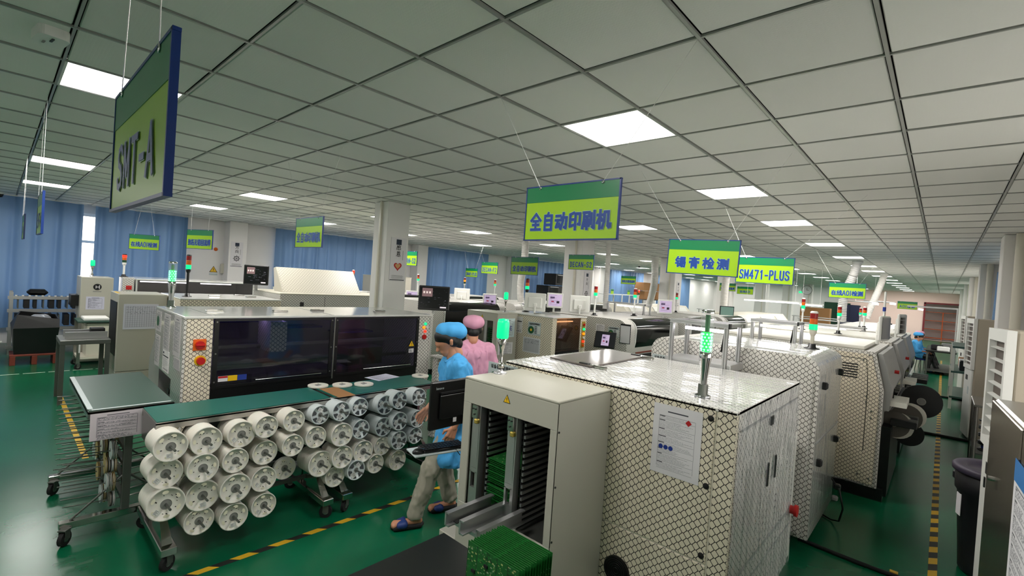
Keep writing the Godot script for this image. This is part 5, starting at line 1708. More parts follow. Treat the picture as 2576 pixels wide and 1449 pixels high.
	for x in [xb + 0.12, xf - 0.12]:
		for z in [z0 - 0.3, z1 + 0.15]:
			rod_part(o, "levelling_foot", Vector3(x, 0, z) - at, Vector3(x, 0.11, z) - at, 0.035, M.dark, 12)
	led_tower(Vector3(-5.72, 1.557, -1.19), "clear LED signal tower with green lights on the long white machine", 0.46, 1.0)
	# tilted operator display and keyboard at the end of the machine
	var c := on_x(1092, 750, -4.9)
	var d := thing("operator_display", "black operator display with a lit camera picture on the long white machine", "monitor", c, 0.92)
	var b := Basis(Vector3.RIGHT, -0.22) * Basis(Vector3.BACK, -0.0)
	box_part(d, "casing", Vector3.ZERO, Vector3(0.40, 0.32, 0.03), M.black, 0.008, b)
	var scr := lit_screen(81, 240, 180, "screen")
	card(d, "screen", b * Vector3(0, 0, 0.0155), b.x, b.y, 0.37, 0.28, scr, 0.001)
	rod_part(d, "arm", Vector3(0, -0.14, -0.04), Vector3(0, 1.556 - c.y - 0.0, -0.06), 0.02, M.offwhite, 12)
	var kb := thing("keyboard_shelf", "white keyboard on a netted shelf beside the worker in blue", "keyboard", Vector3(-4.62, 1.06, -4.0), 0.0)
	box_part(kb, "shelf", Vector3(0, -0.03, 0), Vector3(0.34, 0.02, 0.46), M.net_w, 0.003)
	box_part(kb, "keyboard", Vector3(0.02, -0.008, 0), Vector3(0.16, 0.022, 0.42), M.offwhite, 0.005)
	s = S()
	for i in 14:
		for j in 5:
			bx(s, Vector3(-0.04 + 0.028 * j, 0.006, -0.18 + 0.0275 * i), Vector3(0.022, 0.007, 0.022))
	put(kb, "keys", s, M.dark)
	box_part(kb, "support", Vector3(-0.1, -0.55, 0), Vector3(0.1, 1.02, 0.4), M.net_w, 0.004)


# ---- reel trolleys ----
func caster(par: Node3D, p: Vector3, r := 0.045, turn := 0.0) -> void:
	# p: the point on the floor under the wheel
	var ax := Vector3(cos(turn), 0, -sin(turn))
	var s := S()
	var c := p + Vector3(0, r, 0)
	cyl(s, c - ax * 0.013, c + ax * 0.013, r, -1, 20)
	var w := put(par, "caster", s, M.rubber)
	rod_part(w, "wheel_hub", c - ax * 0.015, c + ax * 0.015, r * 0.45, M.steel, 12)
	s = S()
	for e in [-1, 1]:
		bx(s, c + ax * 0.021 * e + Vector3(0, r * 0.55, 0), Vector3(0.004, r * 1.3, r * 0.9), Basis(Vector3.UP, turn))
	bx(s, c + Vector3(0, r * 1.25, 0), Vector3(0.05, 0.008, r * 1.2), Basis(Vector3.UP, turn))
	put(w, "fork", s, M.dull_steel)

func reel_trolley(z0: float, z1: float, label: String, mat_top: Material) -> Node3D:
	var zc := (z0 + z1) / 2
	var l := z0 - z1
	var o := thing("reel_trolley", label, "trolley", Vector3(-4.035, 0, zc))
	var s := S()
	bx(s, Vector3(0, 0.935, 0), Vector3(0.43, 0.016, l))
	bx(s, Vector3(0.211, 0.915, 0), Vector3(0.008, 0.045, l))
	bx(s, Vector3(-0.211, 0.915, 0), Vector3(0.008, 0.045, l))
	put(o, "tray", s, M.steel)
	box_part(o, "top_mat", Vector3(0, 0.947, 0), Vector3(0.425, 0.006, l - 0.01), mat_top)
	for e in [-1.0, 1.0]:
		var z: float = e * (l / 2 - 0.07)
		box_part(o, "post", Vector3(0.0, 0.53, z), Vector3(0.10, 0.77, 0.03), M.polished, 0.003)
		var f := S()
		cbx(f, Vector3(0.03, 0.135, z), Vector3(0.78, 0.05, 0.09), 0.004)
		var bf := put(o, "foot", f, M.polished)
		s = S()
		for q in [1.0, -1.0]:
			hexa(s, [Vector3(q * 0.06, 0.16, z + 0.03), Vector3(q * 0.36, 0.16, z + 0.03), Vector3(q * 0.36, 0.16, z - 0.03), Vector3(q * 0.06, 0.16, z - 0.03), Vector3(q * 0.05, 0.40, z + 0.012), Vector3(q * 0.08, 0.40, z + 0.012), Vector3(q * 0.08, 0.40, z - 0.012), Vector3(q * 0.05, 0.40, z - 0.012)] if q > 0 else [Vector3(-0.36, 0.16, z + 0.03), Vector3(-0.06, 0.16, z + 0.03), Vector3(-0.06, 0.16, z - 0.03), Vector3(-0.36, 0.16, z - 0.03), Vector3(-0.08, 0.40, z + 0.012), Vector3(-0.05, 0.40, z + 0.012), Vector3(-0.05, 0.40, z - 0.012), Vector3(-0.08, 0.40, z - 0.012)])
		put(bf, "gusset", s, M.polished)
		caster(o, Vector3(0.38, 0, z), 0.05, 0.6 * e)
		caster(o, Vector3(-0.32, 0, z), 0.05, -0.4)
	for y in [0.22, 0.40, 0.58, 0.74, 0.86]:
		box_part(o, "cross_rail", Vector3(0, y, 0), Vector3(0.03, 0.03, l - 0.17), M.dull_steel)
	box_part(o, "end_plate", Vector3(0, 0.83, l / 2 - 0.004), Vector3(0.40, 0.19, 0.006), M.steel)
	return o

var _reel_a: Node3D
var _reel_b: Node3D
func reel_stack(p: Vector3, r: float, spoked: bool, len: float, group: String, label: String, spin: float) -> void:
	# p: centre of the outer face; the stack runs back along -x on its rod
	var o: Node3D
	var proto: Node3D = _reel_b if spoked else _reel_a
	if proto == null:
		o = thing("reel_stack", label, "reel", Vector3.ZERO, 0, group)
		var rot := Transform3D(Basis(Vector3.BACK, -PI / 2), Vector3.ZERO)
		var prof := []
		var n := 17
		prof.append(Vector2(0.2, -1.0))
		for i in n:
			var x0 := -1.0 + float(i) / n
			prof.append(Vector2(0.985 - 0.012 * (i % 3), x0)); prof.append(Vector2(0.985 - 0.012 * (i % 3), x0 + 0.042)); prof.append(Vector2(0.955, x0 + 0.05))
		prof.append(Vector2(1.0, -0.035)); prof.append(Vector2(1.0, -0.008)); prof.append(Vector2(0.985, 0.0)); prof.append(Vector2(0.90, 0.0)); prof.append(Vector2(0.89, -0.012))
		prof.append(Vector2(0.30 if not spoked else 0.25, -0.012))
		var s := S()
		lathe(s, prof, rot, 30, true)
		put(o, "reel_bodies", s, M.reel if not spoked else M.reel_clear)
		s = S()
		lathe(s, [Vector2(0.30, -0.03), Vector2(0.06, -0.03)], rot, 20, false)
		put(o, "hub", s, M.reel_hub)
		if not spoked:
			for i in 6:      # pale oval openings near the rim
				s = S()
				var a := TAU * i / 6 + 0.3
				var q := []
				for k in 10:
					var t := TAU * k / 10
					q.append(Vector2(0.72 * cos(a), 0.72 * sin(a)) + Vector2(cos(a), sin(a)) * 0.10 * cos(t) + Vector2(-sin(a), cos(a)) * 0.17 * sin(t))
				extrude(s, q, Transform3D(Basis(Vector3(0, 0, -1), Vector3.UP, Vector3.RIGHT), Vector3(-0.0125, 0, 0)), 0.004)
				put(o, "window", s, M.reel_cream)
			s = S()
			for i in 9:
				var a: float = [0.9, 1.2, 1.5, 1.8, 2.6, 3.4, 5.2, 5.6, 0.2][i]
				bx(s, Vector3(-0.008, sin(a) * (0.55 + 0.06 * (i % 3)), -cos(a) * 0.55), Vector3(0.004, 0.03 + 0.015 * (i % 3), 0.06 + 0.05 * (i % 2)))
			put(o, "printing", s, M.print_black).set_meta("kind", "stuff")
		else:
			for i in 6:
				s = S()
				var a := TAU * i / 6 + 0.3
				var q := []
				for k in 5: q.append(Vector2(cos(a - 0.36 + 0.18 * k), sin(a - 0.36 + 0.18 * k)) * 0.86)
				for k in 5: q.append(Vector2(cos(a + 0.24 - 0.12 * k), sin(a + 0.24 - 0.12 * k)) * 0.44)
				extrude(s, q, Transform3D(Basis(Vector3(0, 0, -1), Vector3.UP, Vector3.RIGHT), Vector3(-0.0135, 0, 0)), 0.004)
				put(o, "window", s, M.reel_dark)
		card(o, "label", Vector3(-0.008, -0.6, 0.05) if not spoked else Vector3(-0.008, -0.45, -0.25), Vector3(0, 0, -1), Vector3.UP, 0.36 if not spoked else 0.55, 0.30 if not spoked else 0.5, form_tex(91 if not spoked else 92, 40, 36, "reel_label"), 0.006)
		if spoked: card(o, "label", Vector3(-0.008, 0.42, 0.3), Vector3(0, 0, -1), Vector3.UP, 0.5, 0.36, form_tex(93, 40, 36, "reel_label"), 0.006)
		if spoked: _reel_b = o
		else: _reel_a = o
	else:
		o = copy_of(proto, label, group)
	o.transform = Transform3D(Basis(Vector3.BACK, 0.05) * Basis(Vector3.RIGHT, spin) * Basis().scaled(Vector3(len, r, r)), p)

func reel_rod(par: Node3D, p: Vector3, len: float) -> void:
	var d := Vector3(cos(0.05), sin(0.05), 0)
	rod_part(par, "reel_rod", p - d * len - par.position, p + d * 0.11 - par.position, 0.0075, M.dull_steel, 8)

func build_trolleys() -> void:
	M.reel_cream = mat(Color(0.88, 0.86, 0.76), 0.45)
	var t1 := reel_trolley(-0.75, -1.97, "stainless reel trolley with green mat top beside the paper label", M.green_mat)
	var t2 := reel_trolley(-2.0, -3.1, "stainless reel trolley with reels and a white sheet lying on its green top", M.green_mat)
	var g1 := "reel stacks on the trolley with the empty green top"
	var g2 := "reel stacks on the trolley carrying loose reels"
	var l1 := "stack of white component reels on a rod of the empty topped trolley"
	var l2 := "stack of spoked clear component reels on the trolley with loose reels"
	var l3 := "stack of solid white component reels on the trolley with loose reels"
	var a := [[430, 1124, 0.100], [520, 1110, 0.101], [608, 1093, 0.098], [671, 1074, 0.085], [740, 1059, 0.086], [417, 1192, 0.102], [511, 1178, 0.1], [593, 1159, 0.09], [667, 1139, 0.093], [737, 1121, 0.086], [418, 1269, 0.112], [510, 1247, 0.108], [593, 1229, 0.106], [664, 1206, 0.094], [501, 1311, 0.096], [588, 1300, 0.098], [664, 1271, 0.092]]
	var k := 0
	for q in a:
		var p := on_x(q[0], q[1], -3.63 - 0.03 * (k % 3))
		reel_stack(p, q[2] * 0.97, false, 0.24, g1, l1, 0.9 * sin(k * 2.3))
		reel_rod(t1, p, 0.3)
		k += 1
	var rp := on_x(716, 1178, -3.9)
	reel_stack(rp, 0.09, false, 0.03, g1, "single white reel set back between the trolley posts", 0.4)
	reel_rod(t1, rp, 0.1)
	var b := [[806, 1044, 1, 0.08], [859, 1035, 1, 0.083], [906, 1024, 1, 0.08], [970, 1019, 1, 0.092], [1006, 1007, 1, 0.085], [1054, 999, 1, 0.086], [795, 1100, 0, 0.09], [861, 1094, 0, 0.1], [908, 1080, 1, 0.085], [965, 1074, 1, 0.09], [1006, 1060, 1, 0.086], [1051, 1054, 1, 0.086], [807, 1167, 0, 0.108], [862, 1150, 0, 0.097], [914, 1136, 0, 0.098], [962, 1122, 0, 0.088], [1004, 1108, 1, 0.088], [1045, 1096, 1, 0.08], [843, 1199, 0, 0.09], [896, 1183, 1, 0.086], [945, 1167, 0, 0.086], [1000, 1158, 0, 0.096]]
	for q in b:
		var p := on_x(q[0], q[1], -3.66 - 0.03 * (k % 3))
		reel_stack(p, q[3] * 0.98, q[2] == 1, 0.22, g2, l2 if q[2] == 1 else l3, 1.1 * sin(k * 1.7))
		reel_rod(t2, p, 0.28)
		k += 1
	# loose reels and papers on the second trolley
	var n := 0
	for q in [[800, 972], [861, 970], [915, 968], [1057, 947]]:
		var p := on_y(q[0], q[1], 0.952)
		var o := thing("loose_reel", ["white reel lying on the brown card of the trolley top", "white reel lying flat, middle of three on the trolley", "white reel lying flat beside the paper sheet", "white reel lying alone at the end of the trolley top"][n], "reel", p)
		n += 1
		var s := S()
		lathe(s, [Vector2(0.0, 0.0), Vector2(0.088, 0.0), Vector2(0.09, 0.002), Vector2(0.09, 0.014), Vector2(0.084, 0.016), Vector2(0.03, 0.0145)], Transform3D(), 32, false)
		put(o, "flange", s, M.reel)
		s = S()
		lathe(s, [Vector2(0.03, 0.0145), Vector2(0.012, 0.0145), Vector2(0.008, 0.01)], Transform3D(), 20, false)
		put(o, "hub", s, M.reel_hub)
		card(o, "label", Vector3(0.045, 0.0152, 0.02), Vector3(0.8, 0, -0.6), Vector3(-0.6, 0, -0.8), 0.05, 0.03, form_tex(95, 40, 24, "reel_label"), 0.0008)
		box_part(o, "printing", Vector3(-0.04, 0.0158, -0.02), Vector3(0.03, 0.0008, 0.006), M.grey)
	var sh := thing("paper_sheet", "white printed sheet lying on the green trolley top", "paper", on_y(962, 949, 0.9515))
	sh.rotation.y = 0.2
	card(sh, "sheet", Vector3.ZERO, Vector3(0, 0, -1), Vector3(-1, 0, 0), 0.30, 0.21, form_tex(97, 120, 84, "form", Color(0.86, 0.86, 0.93)), 0.001)
	var cb := thing("brown_card", "brown card tray under the loose reels on the trolley", "card", Vector3(-3.98, 0.9505, -2.10))
	cb.position.y = 0.9505
	box_part(cb, "sheet", Vector3(0.02, 0.0007, 0.0), Vector3(0.36, 0.0012, 0.16), M.cardboard)
	# trolley with the grey mat, rods along the hall
	var o := thing("reel_trolley", "stainless trolley with worn grey-green mat top and reels on bare rods", "trolley", Vector3(-4.96, 0, -0.71))
	var s := S()
	bx(s, Vector3(0, 0.935, 0), Vector3(1.27, 0.02, 0.50))
	for e in [-1, 1]: bx(s, Vector3(0, 0.915, e * 0.247), Vector3(1.27, 0.05, 0.006))
	for e in [-1, 1]: bx(s, Vector3(e * 0.632, 0.915, 0), Vector3(0.006, 0.05, 0.49))
	put(o, "tray", s, M.steel)
	box_part(o, "top_mat", Vector3(0, 0.948, 0), Vector3(1.262, 0.006, 0.492), M.mat_grey_green)
	box_part(o, "worn_tape", Vector3(-0.02, 0.9516, 0.235), Vector3(1.22, 0.0012, 0.03), M.label_grey)
	box_part(o, "worn_tape", Vector3(0.62, 0.9516, 0.0), Vector3(0.025, 0.0012, 0.46), M.label_grey)
	for e in [-1.0, 1.0]:
		var x: float = e * 0.5
		box_part(o, "post", Vector3(x, 0.52, 0), Vector3(0.05, 0.79, 0.05), M.dull_steel, 0.003)
		var ft := S()
		cbx(ft, Vector3(x, 0.125, 0), Vector3(0.06, 0.05, 0.72), 0.004)
		var fo := put(o, "foot", ft, M.polished)
		for q in [-1.0, 1.0]:
			rod_part(fo, "brace", Vector3(x, 0.15, q * 0.3), Vector3(x, 0.40, q * 0.02), 0.008, M.dull_steel, 8)
		caster(o, Vector3(x + 0.05, 0, 0.33), 0.05, 0.9)
		caster(o, Vector3(x, 0, -0.33), 0.05, 0.3)
	for y in [0.2, 0.34, 0.46, 0.58, 0.70, 0.82]:
		box_part(o, "cross_rail", Vector3(0, y, 0), Vector3(0.96, 0.03, 0.03), M.dull_steel)
	for i in 7:
		for j in 6:
			var x := -0.42 + 0.14 * i + 0.03 * (j % 2)
			var y: float = [0.2, 0.34, 0.46, 0.58, 0.70, 0.82][j]
			rod_part(o, "reel_rod", Vector3(x, y, 0.0), Vector3(x, y + 0.02, 0.34), 0.004, M.dull_steel, 6)
			if j % 2 == 0: rod_part(o, "reel_rod", Vector3(x, y, 0.0), Vector3(x, y + 0.02, -0.30), 0.005, M.steel, 6)
	var cols := ["reel_amber", "reel_clear", "reel_grey_face", "reel_amber", "reel", "reel_clear"]
	k = 0
	for i in 7:
		for j in 5:
			if i < 3 and (i * 3 + j * 5) % 4 > 1: continue
			var x := -4.96 - 0.42 + 0.14 * i + 0.03 * (j % 2)
			var y: float = [0.2, 0.34, 0.46, 0.58, 0.70, 0.82][j] + 0.01
			if j == 0 and i < 4: continue
			for m in (2 + (i + j) % 3 if i > 2 else 2):
				feeder_reel(Vector3(x, y, -0.70 + 0.05 + 0.018 * m + 0.01 * (j % 2)), 0.058 + 0.012 * ((i + j) % 2), M[cols[k % 6]], "thin component reel on a bare rod of the grey topped trolley", 0.012, "thin reels on the grey topped trolley")
				k += 1
	var pl := thing("paper_label", "white form in a clear sleeve hanging from the grey topped trolley", "label", Vector3(-4.305, 0.74, -0.62))
	card(pl, "sheet", Vector3(0, 0.095, 0), Vector3(0, 0, -1), Vector3.UP, 0.30, 0.19, form_tex(99, 130, 84, "form", Color(0.82, 0.78, 0.80)))


# ---- people: tapered capsules joined by a smooth minimum, meshed as surface nets ----
func blob(s: SurfaceTool, bones: Array, cell: float, k: float, low := -9.0, crease := 0.0) -> void:
	var lo := Vector3(1e9, 1e9, 1e9)
	var hi := -lo
	for b in bones:
		var r: float = maxf(b[2], b[3]) + k + cell * 2
		lo = lo.min(b[0] - Vector3.ONE * r).min(b[1] - Vector3.ONE * r)
		hi = hi.max(b[0] + Vector3.ONE * r).max(b[1] + Vector3.ONE * r)
	var nx := int((hi.x - lo.x) / cell) + 2
	var ny := int((hi.y - lo.y) / cell) + 2
	var nz := int((hi.z - lo.z) / cell) + 2
	var f := PackedFloat32Array()
	f.resize(nx * ny * nz)
	f.fill(1.0)
	for b in bones:
		var a: Vector3 = b[0]
		var d: Vector3 = b[1] - a
		var ra: float = b[2]
		var rb: float = b[3]
		var dd := maxf(d.dot(d), 1e-9)
		var r: float = maxf(ra, rb) + k + cell * 2
		var p0 := ((a.min(b[1]) - Vector3.ONE * r - lo) / cell).floor()
		var p1 := ((a.max(b[1]) + Vector3.ONE * r - lo) / cell).ceil()
		for z in range(maxi(0, int(p0.z)), mini(nz, int(p1.z) + 1)):
			for y in range(maxi(0, int(p0.y)), mini(ny, int(p1.y) + 1)):
				var i := (z * ny + y) * nx
				for x in range(maxi(0, int(p0.x)), mini(nx, int(p1.x) + 1)):
					var p := lo + Vector3(x, y, z) * cell - a
					var t := clampf(p.dot(d) / dd, 0.0, 1.0)
					var v := (p - d * t).length() - lerpf(ra, rb, t)
					var w := f[i + x]
					var h := maxf(k - absf(v - w), 0.0)
					f[i + x] = minf(v, w) - h * h * 0.25 / k
	var ns := FastNoiseLite.new()
	ns.frequency = 9.0
	ns.fractal_octaves = 2
	var ids := {}
	var vs := PackedVector3Array()
	var sx := 1
	var sy := nx
	var sz := nx * ny
	for z in nz - 1:
		for y in ny - 1:
			var i0 := (z * ny + y) * nx
			for x in nx - 1:
				var i := i0 + x
				var v0 := f[i]
				if v0 > cell * 2.5 or v0 < -cell * 2.5: continue
				var cs := [v0, f[i + sx], f[i + sy], f[i + sx + sy], f[i + sz], f[i + sx + sz], f[i + sy + sz], f[i + sx + sy + sz]]
				var neg := 0
				for c in 8:
					if cs[c] < 0.0: neg += 1
				if neg == 0 or neg == 8: continue
				var sum := Vector3.ZERO
				var n := 0
				for e in [[0, 1], [2, 3], [4, 5], [6, 7], [0, 2], [1, 3], [4, 6], [5, 7], [0, 4], [1, 5], [2, 6], [3, 7]]:
					var va: float = cs[e[0]]
					var vb: float = cs[e[1]]
					if (va < 0.0) != (vb < 0.0):
						var t := va / (va - vb)
						var pa := Vector3(e[0] & 1, (e[0] >> 1) & 1, e[0] >> 2)
						var pb := Vector3(e[1] & 1, (e[1] >> 1) & 1, e[1] >> 2)
						sum += pa.lerp(pb, t)
						n += 1
				ids[i] = vs.size()
				var vp := lo + (Vector3(x, y, z) + sum / n) * cell
				if crease > 0.0:
					vp += Vector3(ns.get_noise_3d(vp.x * 2.0, vp.y * 0.8, vp.z * 2.0), ns.get_noise_3d(vp.x + 7.0, vp.y * 1.5, vp.z), ns.get_noise_3d(vp.x * 2.0 + 3.0, vp.y * 0.8 + 5.0, vp.z * 2.0)) * crease
				vp.y = maxf(vp.y, low)
				vs.append(vp)
	s.set_smooth_group(0)
	for i in ids:
		for ax in 3:
			var st: int = [sx, sy, sz][ax]
			var u: int = [sy, sz, sx][ax]
			var w: int = [sz, sx, sy][ax]
			if i + st >= f.size(): continue
			var a: float = f[i]
			var b: float = f[i + st]
			if (a < 0.0) == (b < 0.0): continue
			if not (ids.has(i - u) and ids.has(i - w) and ids.has(i - u - w)): continue
			var q := [vs[ids[i]], vs[ids[i - u]], vs[ids[i - u - w]], vs[ids[i - w]]]
			if a < 0.0: quad(s, q[3], q[2], q[1], q[0])
			else: quad(s, q[0], q[1], q[2], q[3])

func hand_bones(wrist: Vector3, dir: Vector3, palm_n: Vector3, k := 1.0) -> Array:
	# relaxed hand: palm, four unequal curled fingers, thumb from the side of the palm
	var d := dir.normalized()
	var side := d.cross(palm_n).normalized()
	var n := palm_n.normalized()
	var out := []
	for e in [-1.0, 0.0, 1.0]:
		out.append([wrist + d * 0.02 * k + side * 0.016 * e * k, wrist + d * 0.085 * k + side * 0.026 * e * k, 0.017 * k, 0.015 * k])
	var lens := [0.062, 0.074, 0.07, 0.054]
	for i in 4:
		var b := wrist + d * 0.088 * k + side * (-0.033 + 0.022 * i) * k
		var m: Vector3 = b + (d * 0.9 + n * 0.45).normalized() * lens[i] * 0.55 * k
		var t: Vector3 = m + (d * 0.55 + n * 0.85).normalized() * lens[i] * 0.5 * k
		out.append([b, m, 0.0095 * k, 0.0088 * k])
		out.append([m, t, 0.0088 * k, 0.0075 * k])
	var tb := wrist + d * 0.035 * k - side * 0.03 * k
	var tm := tb + (d * 0.6 - side * 0.6 + n * 0.4).normalized() * 0.04 * k
	out.append([tb, tm, 0.0115 * k, 0.0105 * k])
	out.append([tm, tm + (d * 0.8 + n * 0.4).normalized() * 0.032 * k, 0.0105 * k, 0.0085 * k])
	return out

func worker(p: Vector3, turn: float, label: String, coat: Material, cap: Material, seated := false, fine := true) -> void:
	# local axes: z ahead, x to the person's own left
	var o := thing("person", label, "person", p, turn)
	var dy := -0.40 if seated else 0.0
	var bk := Vector3(0, 0, 0 if seated else -0.17)
	var L := {}
	L.pelvis = Vector3(0, 0.88 + dy, 0) + bk
	L.neck = Vector3(0, 1.39 + dy, 0.04) + bk
	L.head = Vector3(0, 1.495 + dy, 0.085) + bk
	var hb := Basis(Vector3.RIGHT, 0.42)
	var cell := 0.013 if fine else 0.022
	var legs := []
	if seated:
		legs = [[Vector3(0.09, 0.50, 0.02), Vector3(0.13, 0.50, 0.42), Vector3(0.13, 0.08, 0.58), Vector3(0.13, 0.035, 0.74)], [Vector3(-0.09, 0.50, 0.02), Vector3(-0.12, 0.50, 0.42), Vector3(-0.12, 0.08, 0.40), Vector3(-0.12, 0.035, 0.56)]]
	else:
		legs = [[Vector3(0.09, 0.86, -0.17), Vector3(0.10, 0.475, 0.02), Vector3(0.10, 0.085, 0.13), Vector3(0.11, 0.04, 0.29)], [Vector3(-0.09, 0.86, -0.17), Vector3(-0.10, 0.47, -0.11), Vector3(-0.10, 0.10, -0.20), Vector3(-0.11, 0.035, -0.05)]]
	var arms := []
	if seated:
		arms = [[Vector3(0.18, 1.31 + dy, 0.03), Vector3(0.24, 1.04 + dy, 0.10), Vector3(0.14, 1.02 + dy, 0.32)], [Vector3(-0.18, 1.31 + dy, 0.03), Vector3(-0.24, 1.04 + dy, 0.10), Vector3(-0.12, 1.06 + dy, 0.32)]]
	else:
		arms = [[Vector3(0.17, 1.32, 0.02) + bk, Vector3(0.24, 1.05, -0.02) + bk, Vector3(0.24, 0.84, 0.06) + bk], [Vector3(-0.17, 1.32, 0.02) + bk, Vector3(-0.24, 1.05, 0.04) + bk, Vector3(-0.21, 0.87, 0.20) + bk]]
	# body
	var s := S(true)
	var bones := [[L.pelvis + Vector3(0.05, 0, 0), L.neck + Vector3(0.06, -0.12, -0.02), 0.085, 0.085], [L.pelvis + Vector3(-0.05, 0, 0), L.neck + Vector3(-0.06, -0.12, -0.02), 0.085, 0.085], [L.neck + Vector3(0, -0.08, -0.02), L.head, 0.06, 0.055], [L.neck + Vector3(0.15, -0.06, -0.02), L.neck + Vector3(-0.15, -0.06, -0.02), 0.045, 0.045]]
	for l in legs:
		bones.append([l[0], l[1], 0.072, 0.05]); bones.append([l[1], l[2], 0.05, 0.032])
		bones.append([l[2] + Vector3(0, -0.035, -0.03), l[3], 0.034, 0.026])
		bones.append([l[3] + Vector3(-0.025, 0, 0), l[3] + Vector3(0.03, 0, 0.01), 0.018, 0.018])
	for a in arms:
		bones.append([a[0], a[1], 0.045, 0.036]); bones.append([a[1], a[2], 0.036, 0.025])
	blob(s, bones, cell, 0.03)
	# head and hands on finer grids
	var hc: Vector3 = L.head
	var hbones := []
	for q in [[Vector3(0, 0.045, -0.015), Vector3(0, 0.04, 0.02), 0.085, 0.082], [Vector3(0, -0.05, 0.045), Vector3(0, 0.02, 0.045), 0.045, 0.066], [Vector3(0, -0.075, 0.065), Vector3(0, -0.06, 0.06), 0.026, 0.03], [Vector3(0, 0.0, 0.105), Vector3(0, -0.022, 0.118), 0.010, 0.014], [Vector3(0.02, 0.025, 0.098), Vector3(-0.02, 0.025, 0.098), 0.012, 0.012], [Vector3(0.016, -0.05, 0.09), Vector3(-0.016, -0.05, 0.09), 0.008, 0.008], [Vector3(0.083, 0.0, 0.0), Vector3(0.088, 0.03, -0.005), 0.013, 0.017], [Vector3(-0.083, 0.0, 0.0), Vector3(-0.088, 0.03, -0.005), 0.013, 0.017], [Vector3(0, -0.11, -0.03), Vector3(0, 0.0, -0.02), 0.05, 0.06]]:
		hbones.append([hc + hb * q[0], hc + hb * q[1], q[2], q[3]])
	blob(s, hbones, 0.006 if fine else 0.014, 0.018)
	for i in 2:
		var a: Array = arms[i]
		var dir: Vector3 = (a[2] - a[1]).normalized()
		var pn := Vector3(-1 if i == 0 else 1, 0, 0) if not seated else Vector3(0, -1, 0)
		blob(s, hand_bones(a[2] - dir * 0.015, dir, pn - dir * pn.dot(dir), 1.0), 0.0045 if fine else 0.01, 0.008)
	put(o, "body", s, M.skin)
	# coat
	s = S(true)
	var hem := 0.50 if not seated else 0.46
	var ch: Vector3 = L.neck + Vector3(0, -0.12, -0.02)
	bones = [[ch + Vector3(0.085, 0, 0), Vector3(0.075, 0.95 + dy, 0.0) + bk, 0.115, 0.115], [ch + Vector3(-0.085, 0, 0), Vector3(-0.075, 0.95 + dy, 0.0) + bk, 0.115, 0.115], [ch + Vector3(0, -0.02, -0.045), Vector3(0, 1.0 + dy, -0.03) + bk, 0.10, 0.11]]
	if seated:
		bones.append([Vector3(0.08, 0.95 + dy, 0), Vector3(0.11, 0.51, 0.22), 0.115, 0.10]); bones.append([Vector3(-0.08, 0.95 + dy, 0), Vector3(-0.11, 0.51, 0.22), 0.115, 0.10])
	else:
		bones.append([Vector3(0.075, 0.95, 0) + bk, Vector3(0.10, hem + 0.06, 0.06) + bk, 0.118, 0.13]); bones.append([Vector3(-0.075, 0.95, 0) + bk, Vector3(-0.09, hem + 0.06, 0.0) + bk, 0.118, 0.13])
	for a in arms:
		bones.append([a[0], a[1], 0.072, 0.062]); bones.append([a[1], a[1].lerp(a[2], 0.45), 0.062, 0.055])
	bones.append([L.neck + Vector3(0.045, -0.02, -0.01), L.neck + Vector3(-0.045, -0.02, -0.01), 0.05, 0.05])
	bones.append([L.neck + Vector3(0.14, -0.08, -0.02), L.neck + Vector3(-0.14, -0.08, -0.02), 0.06, 0.06])
	# folds that hang down the skirt
	for i in 9:
		var t := TAU * i / 9.0
		if seated: break
		bones.append([Vector3(cos(t) * 0.13, 0.86, sin(t) * 0.10) + bk, Vector3(cos(t) * 0.195, hem + 0.02, sin(t) * 0.14 + 0.01) + bk, 0.02, 0.03])
	blob(s, bones, cell, 0.035, hem if not seated else -9.0, 0.018)
	put(o, "coat", s, coat)
	if fine:
		s = S()
		var cp: Vector3 = L.neck
		for e in [-1.0, 1.0]:
			hexa(s, [cp + Vector3(e * 0.02 - 0.03, -0.06, 0.07), cp + Vector3(e * 0.02 + 0.03, -0.06, 0.07), cp + Vector3(e * 0.06 + 0.02, 0.0, -0.02), cp + Vector3(e * 0.06 - 0.02, 0.0, -0.02), cp + Vector3(e * 0.02 - 0.03, -0.05, 0.08), cp + Vector3(e * 0.02 + 0.03, -0.05, 0.08), cp + Vector3(e * 0.06 + 0.02, 0.012, -0.02), cp + Vector3(e * 0.06 - 0.02, 0.012, -0.02)])
		put(o, "collar", s, coat)
	# trousers
	s = S(true)
	bones = []
	for l in legs:
		bones.append([l[0], l[1], 0.092, 0.078]); bones.append([l[1], l[2] + Vector3(0, 0.03, 0), 0.078, 0.066])
	blob(s, bones, cell, 0.03, -9.0, 0.014)
	put(o, "trousers", s, M.trousers if not seated else M.dark)
	# slippers
	s = S(true)
	bones = []
	for l in legs:
		bones.append([l[2] + Vector3(0, -l[2].y + 0.02 + (0.025 if l[2].z < -0.1 else 0.0), -0.055), Vector3(l[3].x, 0.022, l[3].z + 0.015), 0.022, 0.022])
		bones.append([l[2] + Vector3(0.03, -l[2].y + 0.02 + (0.025 if l[2].z < -0.1 else 0.0), -0.04), Vector3(l[3].x + 0.034, 0.022, l[3].z), 0.02, 0.02])
		bones.append([l[2] + Vector3(-0.03, -l[2].y + 0.02 + (0.025 if l[2].z < -0.1 else 0.0), -0.04), Vector3(l[3].x - 0.034, 0.022, l[3].z), 0.02, 0.02])
	blob(s, bones, 0.008 if fine else 0.02, 0.012)
	put(o, "slipper_soles", s, M.rubber)
	s = S(true)
	bones = []
